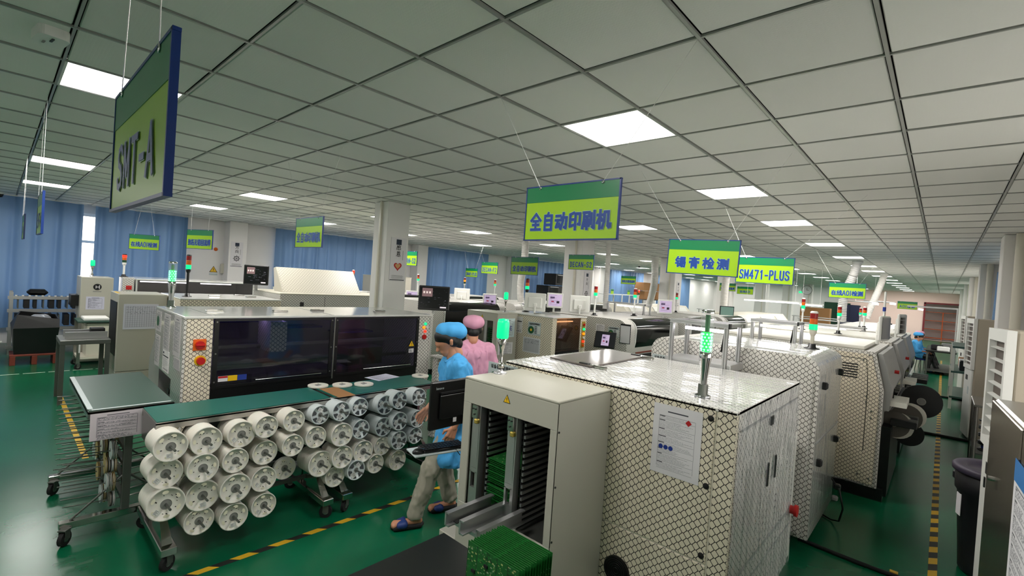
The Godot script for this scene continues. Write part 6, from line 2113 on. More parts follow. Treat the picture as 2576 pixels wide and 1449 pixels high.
	for l in legs:
		var q: Vector3 = l[3] + Vector3(0, 0.012, -0.07)
		bones.append([q + Vector3(-0.036, -0.006, 0), q + Vector3(0.036, -0.006, 0), 0.03, 0.03])
		bones.append([q + Vector3(-0.032, -0.012, 0.035), q + Vector3(0.032, -0.012, 0.035), 0.026, 0.026])
	blob(s, bones, 0.008 if fine else 0.02, 0.014)
	put(o, "slipper_straps", s, M.slipper)
	# hair and cap
	s = S(true)
	bones = []
	for q in [[Vector3(0, 0.05, -0.02), Vector3(0, 0.062, 0.02), 0.092, 0.086], [Vector3(0, -0.03, -0.05), Vector3(0, 0.03, -0.03), 0.058, 0.085], [Vector3(0.06, 0.0, -0.03), Vector3(0.062, 0.06, 0.02), 0.034, 0.034], [Vector3(-0.06, 0.0, -0.03), Vector3(-0.062, 0.06, 0.02), 0.034, 0.034], [Vector3(0.04, 0.085, 0.06), Vector3(-0.04, 0.085, 0.06), 0.03, 0.03]]:
		bones.append([hc + hb * q[0], hc + hb * q[1], q[2], q[3]])
	blob(s, bones, 0.007 if fine else 0.016, 0.02)
	put(o, "hair", s, M.hair)
	s = S(true)
	bones = []
	var cb := Basis(Vector3.RIGHT, 0.05)
	for q in [[Vector3(0.05, 0.105, 0.0), Vector3(-0.05, 0.105, 0.0), 0.062, 0.062], [Vector3(0, 0.10, -0.07), Vector3(0, 0.105, 0.05), 0.072, 0.066], [Vector3(0.05, 0.10, -0.06), Vector3(-0.05, 0.10, -0.06), 0.06, 0.06], [Vector3(0.04, 0.10, 0.06), Vector3(-0.04, 0.10, 0.06), 0.042, 0.042], [Vector3(0, 0.085, -0.10), Vector3(0, 0.085, -0.06), 0.05, 0.05]]:
		bones.append([hc + cb * q[0], hc + cb * q[1], q[2], q[3]])
	blob(s, bones, 0.007 if fine else 0.016, 0.025)
	put(o, "cap", s, cap)
	if fine:
		for e in [-1.0, 1.0]:
			s = S()
			lathe(s, [Vector2(0, -0.009), Vector2(0.008, -0.004), Vector2(0.009, 0.0), Vector2(0.008, 0.004), Vector2(0, 0.009)], Transform3D(hb, hc + hb * Vector3(e * 0.032, 0.008, 0.092)), 10)
			put(o, "eye", s, M.hair)

func build_people() -> void:
	worker(Vector3(-3.10, 0, -2.53), -0.47, "person in a blue coat and blue cap walking past the reel trolleys", M.coat, M.coat)
	var q := on_z(1186, 850, -3.45)
	worker(Vector3(q.x, 0, q.z), -2.2, "person in a pink coat and cap standing behind the one in blue", M.coat_pink, M.coat_pink)
	worker(Vector3(-0.64, 0, -20.9), 1.35, "seated person in a blue coat and cap at the far aisle bench", M.coat, M.coat, true, false)
	worker(Vector3(-0.64, 0, -22.2), 1.4, "seated person in blue coat with pink cap at the far aisle bench", M.coat, M.coat_pink, true, false)


# ---- what stands towards the curtained window wall ----
func net_cabinet(called: String, label: String, lo: Vector3, hi: Vector3, m: Material, top: Material, seams: Array = []) -> Node3D:
	var o := thing(called, label, "machine", Vector3((lo.x + hi.x) / 2, 0, (lo.z + hi.z) / 2))
	var at := o.position
	span_part(o, "body", Vector3(lo.x, 0.1, lo.z) - at, Vector3(hi.x, hi.y - 0.02, hi.z) - at, m, 0.006)
	span_part(o, "top_cover", Vector3(lo.x - 0.006, hi.y - 0.0195, lo.z - 0.006) - at, Vector3(hi.x + 0.006, hi.y, hi.z + 0.006) - at, top, 0.005)
	for z in seams:
		span_part(o, "door_seam", Vector3(hi.x - 0.001, 0.2, z - 0.003) - at, Vector3(hi.x + 0.002, hi.y - 0.05, z + 0.003) - at, M.dark)
	span_part(o, "plinth", Vector3(lo.x + 0.05, 0.0, lo.z + 0.05) - at, Vector3(hi.x - 0.05, 0.0995, hi.z - 0.05) - at, M.dark)
	return o

func build_window_zone() -> void:
	# loader of the third row, its outfeed table
	var o := thing("magazine_loader", "white loader cabinet with a gridded record sheet on its side", "machine", Vector3(-8.85, 0, -1.4))
	var at := o.position
	span_part(o, "body", Vector3(-9.2, 0.4, -1.72) - at, Vector3(-8.5, 1.5, -1.16) - at, M.loader_white, 0.006)
	span_part(o, "lower_body", Vector3(-9.2, 0.03, -1.72) - at, Vector3(-8.5, 0.395, -1.16) - at, M.loader_white, 0.006)
	span_part(o, "opening", Vector3(-9.13, 0.62, -1.159) - at, Vector3(-8.57, 1.38, -1.152) - at, M.black)
	card(o, "record_sheet", Vector3(-8.499, 1.18, -1.42) - at, Vector3(0, 0, -1), Vector3.UP, 0.40, 0.36, form_tex(101, 140, 126, "grid", Color(0.80, 0.80, 0.85)))
	span_part(o, "yellow_edge", Vector3(-9.0, 1.5, -1.2) - at, Vector3(-8.7, 1.503, -1.17) - at, M.yellow)
	o = thing("outfeed_table", "grey steel stand with rails in front of the white loader cabinet", "table", Vector3(-8.85, 0, -0.85))
	span_part(o, "bed", Vector3(-0.3, 0.80, -0.26), Vector3(0.3, 0.86, 0.26), M.dull_steel, 0.004)
	for x in [-0.27, 0.27]:
		for z in [-0.23, 0.23]: box_part(o, "leg", Vector3(x, 0.4, z), Vector3(0.05, 0.8, 0.05), M.dull_steel)
	span_part(o, "rail", Vector3(-0.2, 0.861, -0.24), Vector3(-0.16, 0.95, 0.2), M.alu)
	span_part(o, "rail", Vector3(0.1, 0.861, -0.24), Vector3(0.14, 0.95, 0.2), M.alu)
	box_part(o, "motor_box", Vector3(0.0, 0.93, -0.14), Vector3(0.12, 0.13, 0.16), M.dark, 0.01)
	# netted printer of the third row with a slim signal tower
	o = net_cabinet("screen_printer", "low netted cream machine with a black-poled signal tower on its lid", Vector3(-9.0, 0, -3.1), Vector3(-7.85, 1.5, -1.74), M.net, M.white_gloss)
	at = o.position
	for q in [[-8.4, -2.3], [-8.3, -2.8], [-8.7, -2.75]]: clip_latch(o, Vector3(q[0], 1.5, q[1]) - at, Vector3(0, 0, 1), 0.15)
	stack_lamp(on_y(470, 746, 1.5), "black signal tower lit green, with red and amber lenses, before the white wall", "green", 0.62, 0.032, M.black, 0.065)
	# machine with raised netted lid
	o = net_cabinet("lidded_machine", "netted machine with its cream lid propped open", Vector3(-9.2, 0, -5.3), Vector3(-8.0, 1.6, -3.14), M.net_w, M.cream, [-3.9])
	at = o.position
	var s := S()
	# lid: a folded sheet, hinged along its rear edge
	var pr := [Vector2(0, 0), Vector2(-0.34, 0.42), Vector2(-0.38, 0.42), Vector2(-0.05, 0.0)]
	extrude(s, pr, Transform3D(Basis(), Vector3(-8.3, 1.603, -4.75) - Vector3(at.x, 0, at.z)), 1.45)
	put(o, "raised_lid", s, M.net_cream)
	s = S()
	extrude(s, [Vector2(-0.36, 0.0), Vector2(0.0, 0.0), Vector2(-0.34, 0.42), Vector2(-0.44, 0.40)], Transform3D(Basis(), Vector3(-8.3, 1.603, -3.31) - Vector3(at.x, 0, at.z)), 0.02)
	put(o, "lid_end", s, M.cream)
	for q in [[1.42, -3.5], [1.42, -5.0]]:
		box_part(o, "clasp", Vector3(-7.992, q[0], q[1]) - at, Vector3(0.02, 0.07, 0.06), M.dark, 0.004)
	rod_part(o, "knob", Vector3(-7.995, 1.36, -5.1) - at, Vector3(-7.94, 1.36, -5.1) - at, 0.03, M.cardboard, 12)
	stack_lamp(on_y(710, 728, 1.603), "signal tower with glowing amber lens on the lidded machine", "amber", 0.36, 0.036, M.grey, 0.075)
	# operator screen in front of the wheel poster pillar
	var c := on_x(645, 692, -8.75)
	var d := thing("operator_display", "black operator display in front of the wheel poster pillar", "monitor", c, 1.15)
	box_part(d, "casing", Vector3.ZERO, Vector3(0.38, 0.34, 0.04), M.black, 0.01)
	card(d, "screen", Vector3(0, 0, 0.0205), Vector3.RIGHT, Vector3.UP, 0.34, 0.29, lit_screen(111, 160, 130, "screen"), 0.001)
	rod_part(d, "arm", Vector3(0, -0.15, -0.03), Vector3(0, 1.6 - c.y + 0.0, -0.06), 0.025, M.grey, 12)
	# glass fronted machine of the fourth row
	o = thing("glass_front_machine", "far white machine with a long black window and lit strips inside", "machine", Vector3(-12.3, 0, -2.95))
	at = o.position
	span_part(o, "lower_body", Vector3(-12.9, 0.05, -4.0) - at, Vector3(-11.7, 1.28, -1.85) - at, M.net_w, 0.01)
	span_part(o, "top_cover", Vector3(-12.9, 1.575, -4.0) - at, Vector3(-11.69, 1.60, -1.85) - at, M.white_gloss, 0.005)
	span_part(o, "rear_wall", Vector3(-12.9, 1.281, -4.0) - at, Vector3(-12.85, 1.574, -1.85) - at, M.offwhite)
	for z in [-1.86, -3.99]: span_part(o, "end_wall", Vector3(-12.84, 1.281, z - 0.01) - at, Vector3(-11.71, 1.574, z + 0.01) - at, M.offwhite)
	span_part(o, "window", Vector3(-11.708, 1.281, -3.97) - at, Vector3(-11.70, 1.574, -1.88) - at, M.smoke)
	for q in [[-1.95, -2.75], [-3.0, -3.6]]:
		rod_part(o, "strip_light", Vector3(-11.95, 1.54, q[0]) - at, Vector3(-11.95, 1.54, q[1]) - at, 0.012, M.tube_on, 8)
	# cabinet with emblem, on the roll table with casters
	o = thing("loader_cabinet", "white cabinet with a round dark emblem and pale notice, by the curtains", "machine", Vector3(-11.95, 0, -1.27))
	at = o.position
	span_part(o, "body", Vector3(-12.3, 0.85, -1.5) - at, Vector3(-11.62, 1.60, -1.04) - at, M.loader_white, 0.008)
	span_part(o, "stand", Vector3(-12.28, 0.03, -1.48) - at, Vector3(-11.64, 0.845, -1.06) - at, M.cream, 0.008)
	span_part(o, "side_block", Vector3(-12.2, 1.05, -1.04) - at, Vector3(-11.8, 1.25, -0.93) - at, M.black)
	span_part(o, "side_block", Vector3(-12.2, 1.05, -1.61) - at, Vector3(-11.8, 1.25, -1.5) - at, M.black)
	s = S()
	extrude(s, disc(0.06, 24), Transform3D(Basis(Vector3(0, 0, -1), Vector3.UP, Vector3.RIGHT), Vector3(-11.62, 1.42, -1.27) - at), 0.003)
	put(o, "emblem", s, M.print_black)
	s = S()
	for q in [[-0.028, 0.0, 0.01, 0.07], [0.0, 0.0, 0.05, 0.012], [0.02, 0.0, 0.01, 0.05]]:
		bx(s, Vector3(-11.616, 1.42 + q[1], -1.27 + q[0]) - at, Vector3(0.002, q[3], q[2]))
	put(o, "emblem_mark", s, M.paper)
	box_part(o, "emblem_text", Vector3(-11.6195, 1.335, -1.27) - at, Vector3(0.002, 0.014, 0.12), M.grey)
	card(o, "notice", Vector3(-11.62, 1.12, -1.25) - at, Vector3(0, 0, -1), Vector3.UP, 0.26, 0.24, form_tex(121, 90, 84, "form", Color(0.74, 0.74, 0.80)))
	o = thing("roll_table", "wheeled steel table with a white cupboard beneath, before the emblem cabinet", "trolley", Vector3(-11.3, 0, -1.3))
	span_part(o, "top", Vector3(-0.3, 0.82, -0.45), Vector3(0.3, 0.85, 0.33), M.mat_grey_green, 0.004)
	for x in [-0.27, 0.27]:
		for z in [-0.42, 0.3]:
			box_part(o, "leg", Vector3(x, 0.46, z), Vector3(0.045, 0.72, 0.045), M.steel)
			caster(o, Vector3(x, 0, z), 0.05, 0.4)
	span_part(o, "shelf", Vector3(-0.28, 0.18, -0.43), Vector3(0.28, 0.22, 0.31), M.cream)
	span_part(o, "cupboard", Vector3(-0.24, 0.2205, -0.36), Vector3(0.22, 0.80, 0.2), M.cream, 0.005)
	span_part(o, "cupboard_lock", Vector3(0.2195, 0.5, -0.02), Vector3(0.226, 0.55, 0.01), M.dark)
	span_part(o, "white_tray", Vector3(-0.2, 0.8505, -0.1), Vector3(0.25, 0.90, 0.25), M.offwhite, 0.01)
	span_part(o, "handle", Vector3(0.29, 0.3, 0.28), Vector3(0.31, 0.7, 0.3), M.offwhite)
	dome_lamp(Vector3(-11.95, 1.6, -1.22), "small green dome lamp on the emblem cabinet", 0.85)
	stack_lamp(Vector3(-11.9, 1.62, -1.68), "signal tower lit orange-red beside the bright window gap", "red", 0.45, 0.035, M.offwhite, 0.05)
	o = thing("film_wrapped_post", "clear wrapped column with netted box and red switch near the window gap", "machine", Vector3(-11.9, 0, -1.74))
	span_part(o, "column", Vector3(-0.2, 0.05, -0.08), Vector3(0.2, 1.62, 0.1), M.net_film, 0.01)
	box_part(o, "switch", Vector3(0.205, 1.42, 0.0), Vector3(0.012, 0.08, 0.09), M.red, 0.003)
	# black plastic bag of waste on the red pallet truck
	o = thing("wooden_pallet", "red-brown low pallet platform under the black waste box", "pallet", Vector3(-12.1, 0, -0.5))
	for i in 4: box_part(o, "board", Vector3(-0.2 + 0.14 * i, 0.17, 0), Vector3(0.13, 0.03, 0.62), M.pallet, 0.004)
	for z in [-0.27, 0.0, 0.27]: box_part(o, "bearer", Vector3(0.01, 0.0775, z), Vector3(0.56, 0.155, 0.07), M.pallet, 0.004)
	o = thing("waste_box", "black open box with clear plastic bag on the red pallet", "box", Vector3(-12.1, 0.186, -0.5))
	s = S()
	var b0 := [Vector3(-0.24, 0, 0.26), Vector3(0.24, 0, 0.26), Vector3(0.24, 0, -0.26), Vector3(-0.24, 0, -0.26)]
	var b1 := [Vector3(-0.30, 0.50, 0.31), Vector3(0.29, 0.46, 0.28), Vector3(0.31, 0.47, -0.30), Vector3(-0.29, 0.52, -0.27)]
	var b2 := [Vector3(-0.27, 0.72, 0.20), Vector3(0.24, 0.70, 0.24), Vector3(0.27, 0.62, -0.30), Vector3(-0.25, 0.66, -0.28)]
	for i in 4:
		var j := (i + 1) % 4
		quad(s, b1[i], b1[j], b0[j], b0[i]); quad(s, b2[i], b2[j], b1[j], b1[i])
		quad(s, b2[j] * Vector3(0.94, 0.995, 0.94), b2[i] * Vector3(0.94, 0.995, 0.94), b1[i] * Vector3(0.9, 0.8, 0.9), b1[j] * Vector3(0.9, 0.8, 0.9))
		quad(s, b2[i], b2[i] * Vector3(0.94, 0.995, 0.94), b2[j] * Vector3(0.94, 0.995, 0.94), b2[j])
	quad(s, b0[0], b0[1], b0[2], b0[3])
	quad(s, b1[3] * Vector3(0.9, 0.8, 0.9), b1[2] * Vector3(0.9, 0.8, 0.9), b1[1] * Vector3(0.9, 0.8, 0.9), b1[0] * Vector3(0.9, 0.8, 0.9))
	put(o, "shell", s, M.black)
	s = S(true)
	var ns := FastNoiseLite.new()
	ns.frequency = 9.0
	blob(s, [[Vector3(-0.1, 0.56, -0.1), Vector3(0.1, 0.55, 0.08), 0.12, 0.10], [Vector3(0.1, 0.55, -0.12), Vector3(-0.05, 0.6, 0.0), 0.08, 0.08]], 0.025, 0.03)
	put(o, "plastic_bag", s, M.bag)
	o = thing("tray_pile", "pile of grey metal trays with a white roll on top, by the red pallet", "trays", Vector3(-12.15, 0, 0.25))
	for i in 9: box_part(o, "tray", Vector3(0.01 * (i % 3), 0.03 + 0.065 * i, 0.012 * ((i * 5) % 3)), Vector3(0.5, 0.02 + 0.018 * (i % 2), 0.42), M.alu if i % 2 else M.dull_steel, 0.004)
	rod_part(o, "paper_roll", Vector3(0.05, 0.66, 0.2), Vector3(0.05, 0.66, -0.28), 0.06, M.reel_cream, 16)
	for q in [[0.5, -0.25], [0.4, -0.28], [0.56, -0.22]]:
		box_part(o, "cord_end", Vector3(0.15, q[0], q[1]), Vector3(0.05, 0.03, 0.14), M.offwhite, 0.006)
	# feeder racks along the window wall
	for q in [[-13.3, 0.75, "dark feeder storage rack with bright rails by the wide curtain"], [-13.3, -0.75, "feeder storage rack between the wide curtain and the emblem cabinet"]]:
		feeder_rack(Vector3(q[0], 0, q[1]), q[2])
	# pillar posters, notices and boxes on the window wall
	poster(Vector3(X0 + 0.421, 2.27, -4.40), Vector3(0, 0, -1), 0.30, 0.68, "方向", "white poster with a ship wheel on the window wall pillar", "wheel")
	poster(Vector3(-6.366, 2.27, -4.25), Vector3(0, 0, -1), 0.28, 0.68, "感恩", "white poster with a red heart box on the near pillar", "heart")
	for q in [[0, "poster with calligraphy on the second pillar", -9.6], [0, "poster with calligraphy on the third pillar", -14.9]]:
		poster(Vector3(-6.366, 2.0, q[2]), Vector3(0, 0, -1), 0.26, 0.8, "方向", q[1], "wheel")
	var w := thing("warning_sign", "yellow triangle warning sign on the white wall", "sign", on_x(537, 677, X0 + 0.002))
	warning_triangle(w, Vector3.ZERO, Vector3(0, 0, -1), 0.2)
	box_part(w, "caption", Vector3(0.002, -0.14, 0), Vector3(0.003, 0.05, 0.2), M.label_grey)
	w = thing("wall_socket_box", "grey junction box with conduit on the white wall by the wheel poster", "box", on_x(561, 676, X0 + 0.002))
	box_part(w, "box", Vector3(0.05, 0, 0), Vector3(0.1, 0.28, 0.16), M.cream, 0.02)
	rod_part(w, "conduit", Vector3(0.03, 0.14, -0.05), Vector3(0.03, 1.2, -0.05), 0.012, M.offwhite, 8)
	w = thing("wall_lamp", "small glowing round lamp on the white wall", "lamp", on_x(543, 627, X0 + 0.01))
	s = S()
	lathe(s, [Vector2(0.05, -0.02), Vector2(0.05, 0.0), Vector2(0.03, 0.03), Vector2(0, 0.035)], Transform3D(Basis(Vector3.BACK, -PI / 2), Vector3.ZERO), 14)
	put(w, "bulb", s, M.amber_off)

func feeder_rack(p: Vector3, label: String) -> void:
	var o := thing("feeder_rack", label, "rack", p)
	for z in [-0.55, 0.55]:
		for x in [-0.25, 0.25]: box_part(o, "upright", Vector3(x, 0.6, z), Vector3(0.05, 1.2, 0.05), M.alu)
	for y in [0.15, 0.5, 0.85, 1.1]:
		box_part(o, "rail", Vector3(0.27, y, 0), Vector3(0.03, 0.06, 1.2), M.alu)
		box_part(o, "shelf", Vector3(0, y - 0.03, 0), Vector3(0.5, 0.012, 1.1), M.dull_steel)
	for i in 9:
		for j in 2:
			box_part(o, "feeder", Vector3(0.05, 0.66 + 0.34 * j, -0.46 + 0.115 * i), Vector3(0.42, 0.22, 0.02 + 0.03 * ((i + j) % 3)), M.dark if (i + j) % 3 else M.dull_steel, 0.003)
	var s := S()
	for i in 12: bx(s, Vector3(0.28, 1.14, -0.5 + 0.09 * i), Vector3(0.02, 0.02, 0.03))
	put(o, "pegs", s, M.offwhite)
	box_part(o, "cable_heap", Vector3(0.1, 1.2, 0.2), Vector3(0.26, 0.12, 0.3), M.black, 0.05)

func poster(c: Vector3, right: Vector3, w: float, h: float, words: String, label: String, kind: String) -> void:
	var o := thing("wall_poster", label, "poster", c)
	var n := right.cross(Vector3.UP)
	card(o, "board", Vector3.ZERO, right, Vector3.UP, w, h, M.paper, 0.006)
	var b := Basis(right, Vector3.UP, n)
	box_part(o, "blue_seal", Vector3.UP * h * 0.40 + n * 0.0065, Vector3(w * 0.34, w * 0.30, 0.001), mat(Color(0.1, 0.16, 0.24), 0.6), 0.0, b)
	lettering(o, "calligraphy", words, Vector3.UP * h * 0.20 + n * 0.006, right, Vector3.UP, w * 0.30, w, w * 0.03, M.print_black, 0.2, 0.001, true)
	box_part(o, "small_type", right * w * 0.3 + Vector3.UP * h * 0.1 + n * 0.0065, Vector3(w * 0.025, h * 0.22, 0.001), M.grey, 0.0, b)
	var s := S()
	for i in 5: bx(s, -Vector3.UP * h * (0.37 + 0.018 * i) + n * 0.0065, Vector3(w * (0.82 if i % 2 else 0.7), h * 0.007, 0.001), b)
	put(o, "text_lines", s, M.grey)
	box_part(o, "foot_band", -Vector3.UP * h * 0.475 + n * 0.0065, Vector3(w * 0.94, h * 0.018, 0.001), mat(Color(0.08, 0.12, 0.14), 0.6), 0.0, b)
	var cc := -Vector3.UP * h * 0.16 + n * 0.0065
	if kind == "wheel":
		s = S()
		var r := w * 0.2
		for k in 24:
			var t0 := TAU * k / 24
			var t1 := TAU * (k + 1) / 24
			ribbon(s, cc + b * Vector3(cos(t0) * r, sin(t0) * r, 0), cc + b * Vector3(cos(t1) * r, sin(t1) * r, 0), n, w * 0.05)
		for k in 8:
			var t := TAU * k / 8
			ribbon(s, cc + b * Vector3(cos(t), sin(t), 0) * r * 0.15, cc + b * Vector3(cos(t), sin(t), 0) * r * 1.5, n, w * 0.028)
		put(o, "ship_wheel", s, M.print_black)
	else:
		var heart := func(k: float) -> Array:
			var q := []
			for i in 28:
				var t := TAU * i / 28
				q.append(Vector2(16 * pow(sin(t), 3), 13 * cos(t) - 5 * cos(2 * t) - 2 * cos(3 * t) - cos(4 * t)) * k)
			return q
		s = S()
		extrude(s, heart.call(w * 0.016), Transform3D(b, cc), 0.0012)
		put(o, "red_heart", s, M.print_red)
		s = S()
		extrude(s, heart.call(w * 0.0105), Transform3D(b, cc + n * 0.0013 + Vector3.UP * w * 0.02), 0.0008)
		put(o, "heart_filling", s, mat(Color(0.80, 0.62, 0.40), 0.6))


# ---- second and third machine rows ----
func round_mounter(xr: float, z0: float, z1: float, label: String, top := 1.5, wide := 1.9) -> Node3D:
	var o := thing("chip_mounter", label, "machine", Vector3(xr - wide / 2, 0, (z0 + z1) / 2))
	var at := Vector3(o.position.x, 0, o.position.z)
	var s := S()
	var x0 := xr - wide
	extrude(s, rounded(x0, 0.12, xr - 0.03, top, 0.2, 6, true), Transform3D(Basis(), Vector3(0, 0, z1) - at), z0 - z1, true)
	put(o, "body", s, M.net_w)
	# curved dark hood set into the aisle side
	s = S(true)
	var prof := []
	for i in 7:
		var t := PI / 2 * (1.0 - i / 6.0)
		prof.append(Vector2(xr - 0.22 + 0.215 * cos(t), top - 0.19 + 0.2 * sin(t)))
	prof.append(Vector2(xr - 0.01, 1.1)); prof.append(Vector2(xr - 0.05, 0.92))
	for i in prof.size() - 1:
		var a: Vector2 = prof[i]
		var b: Vector2 = prof[i + 1]
		quad(s, Vector3(a.x, a.y, z0 - 0.3) - at, Vector3(a.x, a.y, z1 + 0.25) - at, Vector3(b.x, b.y, z1 + 0.25) - at, Vector3(b.x, b.y, z0 - 0.3) - at)
	put(o, "glass_hood", s, M.hood_glass)
	for z in [z0 - 0.295, z1 + 0.245]:
		s = S()
		var q := prof.duplicate()
		q.append(Vector2(xr - 0.25, 0.92))
		q.append(Vector2(xr - 0.25, top - 0.02))
		extrude(s, q, Transform3D(Basis(), Vector3(0, 0, z - 0.012) - at), 0.024)
		put(o, "hood_end", s, M.offwhite)
	span_part(o, "red_stripe", Vector3(xr - 0.05, 0.90, z1 + 0.3) - at, Vector3(xr - 0.02, 0.925, z0 - 0.35) - at, M.pallet)
	span_part(o, "feeder_bay", Vector3(xr - 0.3, 0.12, z1 + 0.25) - at, Vector3(xr - 0.02, 0.88, z0 - 0.3) - at, M.black)
	span_part(o, "plinth", Vector3(x0 + 0.05, 0, z1 + 0.05) - at, Vector3(xr - 0.1, 0.119, z0 - 0.05) - at, M.black)
	return o

func lcd(p: Vector3, turn: float, label: String, face: Material, w := 0.34, h := 0.30) -> void:
	var o := thing("display_screen", label, "monitor", p, turn)
	box_part(o, "casing", Vector3.ZERO, Vector3(w, h, 0.04), M.offwhite, 0.012)
	card(o, "screen", Vector3(0, 0.005, 0.0205), Vector3.RIGHT, Vector3.UP, w * 0.82, h * 0.78, face, 0.001)
	rod_part(o, "arm", Vector3(0, -h * 0.3, -0.03), Vector3(0, minf(-h * 0.5 - 0.02, 1.5 - p.y), -0.05), 0.02, M.offwhite, 10)

func build_second_line() -> void:
	# loader of the second row, its opening full of green boards
	var o := thing("magazine_loader", "white loader cabinet with green boards showing, behind the pink-coated worker", "machine", Vector3(-5.82, 0, -5.9))
	var at := o.position
	var W: Material = M.loader_white
	span_part(o, "body", Vector3(-6.2, 0.03, -6.15) - at, Vector3(-5.45, 1.485, -5.85) - at, W, 0.004)
	span_part(o, "top_plate", Vector3(-6.2, 1.486, -6.15) - at, Vector3(-5.45, 1.5, -5.65) - at, W, 0.003)
	span_part(o, "header", Vector3(-6.2, 1.36, -5.85) - at, Vector3(-5.45, 1.485, -5.65) - at, W)
	span_part(o, "jamb", Vector3(-6.2, 0.03, -5.85) - at, Vector3(-6.13, 1.359, -5.65) - at, W)
	span_part(o, "jamb", Vector3(-5.55, 0.03, -5.85) - at, Vector3(-5.45, 1.359, -5.65) - at, W)
	span_part(o, "apron", Vector3(-6.129, 0.03, -5.85) - at, Vector3(-5.551, 0.6, -5.65) - at, W)
	span_part(o, "inner_plate", Vector3(-6.12, 0.61, -5.845) - at, Vector3(-5.86, 1.35, -5.83) - at, M.steel)
	span_part(o, "guide_rail", Vector3(-5.80, 0.61, -5.84) - at, Vector3(-5.74, 1.35, -5.70) - at, M.alu)
	for i in 18: span_part(o, "board_edge", Vector3(-5.73, 0.64 + 0.034 * i, -5.845) - at, Vector3(-5.56, 0.65 + 0.034 * i, -5.72) - at, M.pcb)
	warning_triangle(o, Vector3(-5.82, 1.425, -5.6495) - at, Vector3.RIGHT, 0.06)
	card(o, "notice", Vector3(-5.449, 1.25, -5.9) - at, Vector3(0, 0, -1), Vector3.UP, 0.36, 0.32, form_tex(131, 110, 96, "form", Color(0.80, 0.86, 0.87)))
	lettering(o, "blue_character", "线", Vector3(-5.445, 1.24, -5.96) - at, Vector3(0, 0, -1), Vector3.UP, 0.1, 0.1, 0.008, M.print_blue)
	card(o, "notice", Vector3(-5.449, 0.9, -5.88) - at, Vector3(0, 0, -1), Vector3.UP, 0.36, 0.2, form_tex(132, 110, 64, "form"))
	dome_lamp(Vector3(-5.62, 1.5, -6.0), "small green dome lamp on the loader behind the pink-coated worker", 0.95)
	# printer of the second row with brown window
	o = thing("screen_printer", "netted printer with a brown tinted window and button panel", "machine", Vector3(-5.36, 0, -6.7))
	at = o.position
	span_part(o, "plinth", Vector3(-5.9, 0, -7.1) - at, Vector3(-4.82, 0.099, -6.3) - at, M.dark)
	span_part(o, "body", Vector3(-6.0, 0.1, -7.2) - at, Vector3(-4.9, 1.48, -6.2) - at, M.net, 0.006)
	span_part(o, "top_cover", Vector3(-6.0, 1.481, -7.2) - at, Vector3(-4.71, 1.5, -6.19) - at, M.white_gloss, 0.004)
	span_part(o, "side_column", Vector3(-4.899, 0.1, -6.32) - at, Vector3(-4.72, 1.48, -6.2) - at, M.net, 0.004)
	span_part(o, "side_column", Vector3(-4.899, 0.1, -7.2) - at, Vector3(-4.72, 1.48, -7.02) - at, M.net, 0.004)
	span_part(o, "sill", Vector3(-4.899, 0.1, -7.019) - at, Vector3(-4.72, 0.92, -6.321) - at, M.black)
	span_part(o, "window", Vector3(-4.735, 0.93, -7.015) - at, Vector3(-4.725, 1.475, -6.325) - at, M.brown_glass)
	span_part(o, "strip_light", Vector3(-4.86, 1.40, -6.95) - at, Vector3(-4.84, 1.42, -6.4) - at, M.warm_tube)
	card(o, "record_card", Vector3(-5.5, 1.30, -6.199) - at, Vector3.RIGHT, Vector3.UP, 0.26, 0.28, form_tex(141, 110, 120, "checkbox"))
	status_plate(o, Vector3(-5.1, 1.27, -6.199) - at, Vector3.RIGHT, 0.28, 0.22)
	card(o, "white_form", Vector3(-5.14, 0.98, -6.199) - at, Vector3.RIGHT, Vector3.UP, 0.38, 0.26, form_tex(142, 110, 76, "grid", Color(0.85, 0.85, 0.86)))
	span_part(o, "button_panel", Vector3(-4.7195, 0.95, -7.16) - at, Vector3(-4.712, 1.42, -7.06) - at, M.gold)
	for q in [[1.36, "red"], [1.28, "green_on"], [1.20, "amber_on"], [1.13, "offwhite"], [1.06, "red_on"], [0.99, "orange"]]:
		rod_part(o, "push_button", Vector3(-4.712, q[0], -7.11) - at, Vector3(-4.69, q[0], -7.11) - at, 0.022, M[q[1]], 12)
	stack_lamp(Vector3(-5.75, 1.5, -6.7), "black-poled signal tower lit green beside the aluminium frame", "green", 0.62, 0.035, M.black, 0.06)
	clip_latch(o, Vector3(-5.3, 1.5, -6.5) - at, Vector3(0, 0, 1), 0.15)
	clip_latch(o, Vector3(-5.2, 1.5, -6.9) - at, Vector3(0, 0, 1), 0.15)
	# mounter with notices, display and clipboard
	o = round_mounter(-4.0, -7.45, -9.6, "white netted mounter with status plate and dark curved hood, beside the tilted display")
	at = Vector3(o.position.x, 0, o.position.z)
	card(o, "notice", Vector3(-4.58, 1.28, -7.449) - at, Vector3.RIGHT, Vector3.UP, 0.18, 0.2, form_tex(151, 80, 90, "form"))
	status_plate(o, Vector3(-4.3, 1.27, -7.449) - at, Vector3.RIGHT, 0.22, 0.18)
	stack_lamp(Vector3(-4.95, 1.5, -7.8), "white-poled signal tower lit green in front of the pillar", "green", 0.58, 0.034, M.offwhite, 0.06, true)
	stack_lamp(Vector3(-4.75, 1.5, -9.0), "white-poled signal tower lit green before the white shelving", "green", 0.58, 0.034, M.offwhite, 0.06, true)
	var d := thing("operator_display", "tilted black display with a pale window on screen by the clipboard", "monitor", on_z(1522, 855, -7.15), 0.35)
	var b := Basis(Vector3.RIGHT, -0.45)
	box_part(d, "casing", Vector3.ZERO, Vector3(0.36, 0.30, 0.03), M.black, 0.008, b)
	card(d, "screen", b * Vector3(0, 0, 0.0155), b.x, b.y, 0.33, 0.26, M.screen_dark, 0.001)
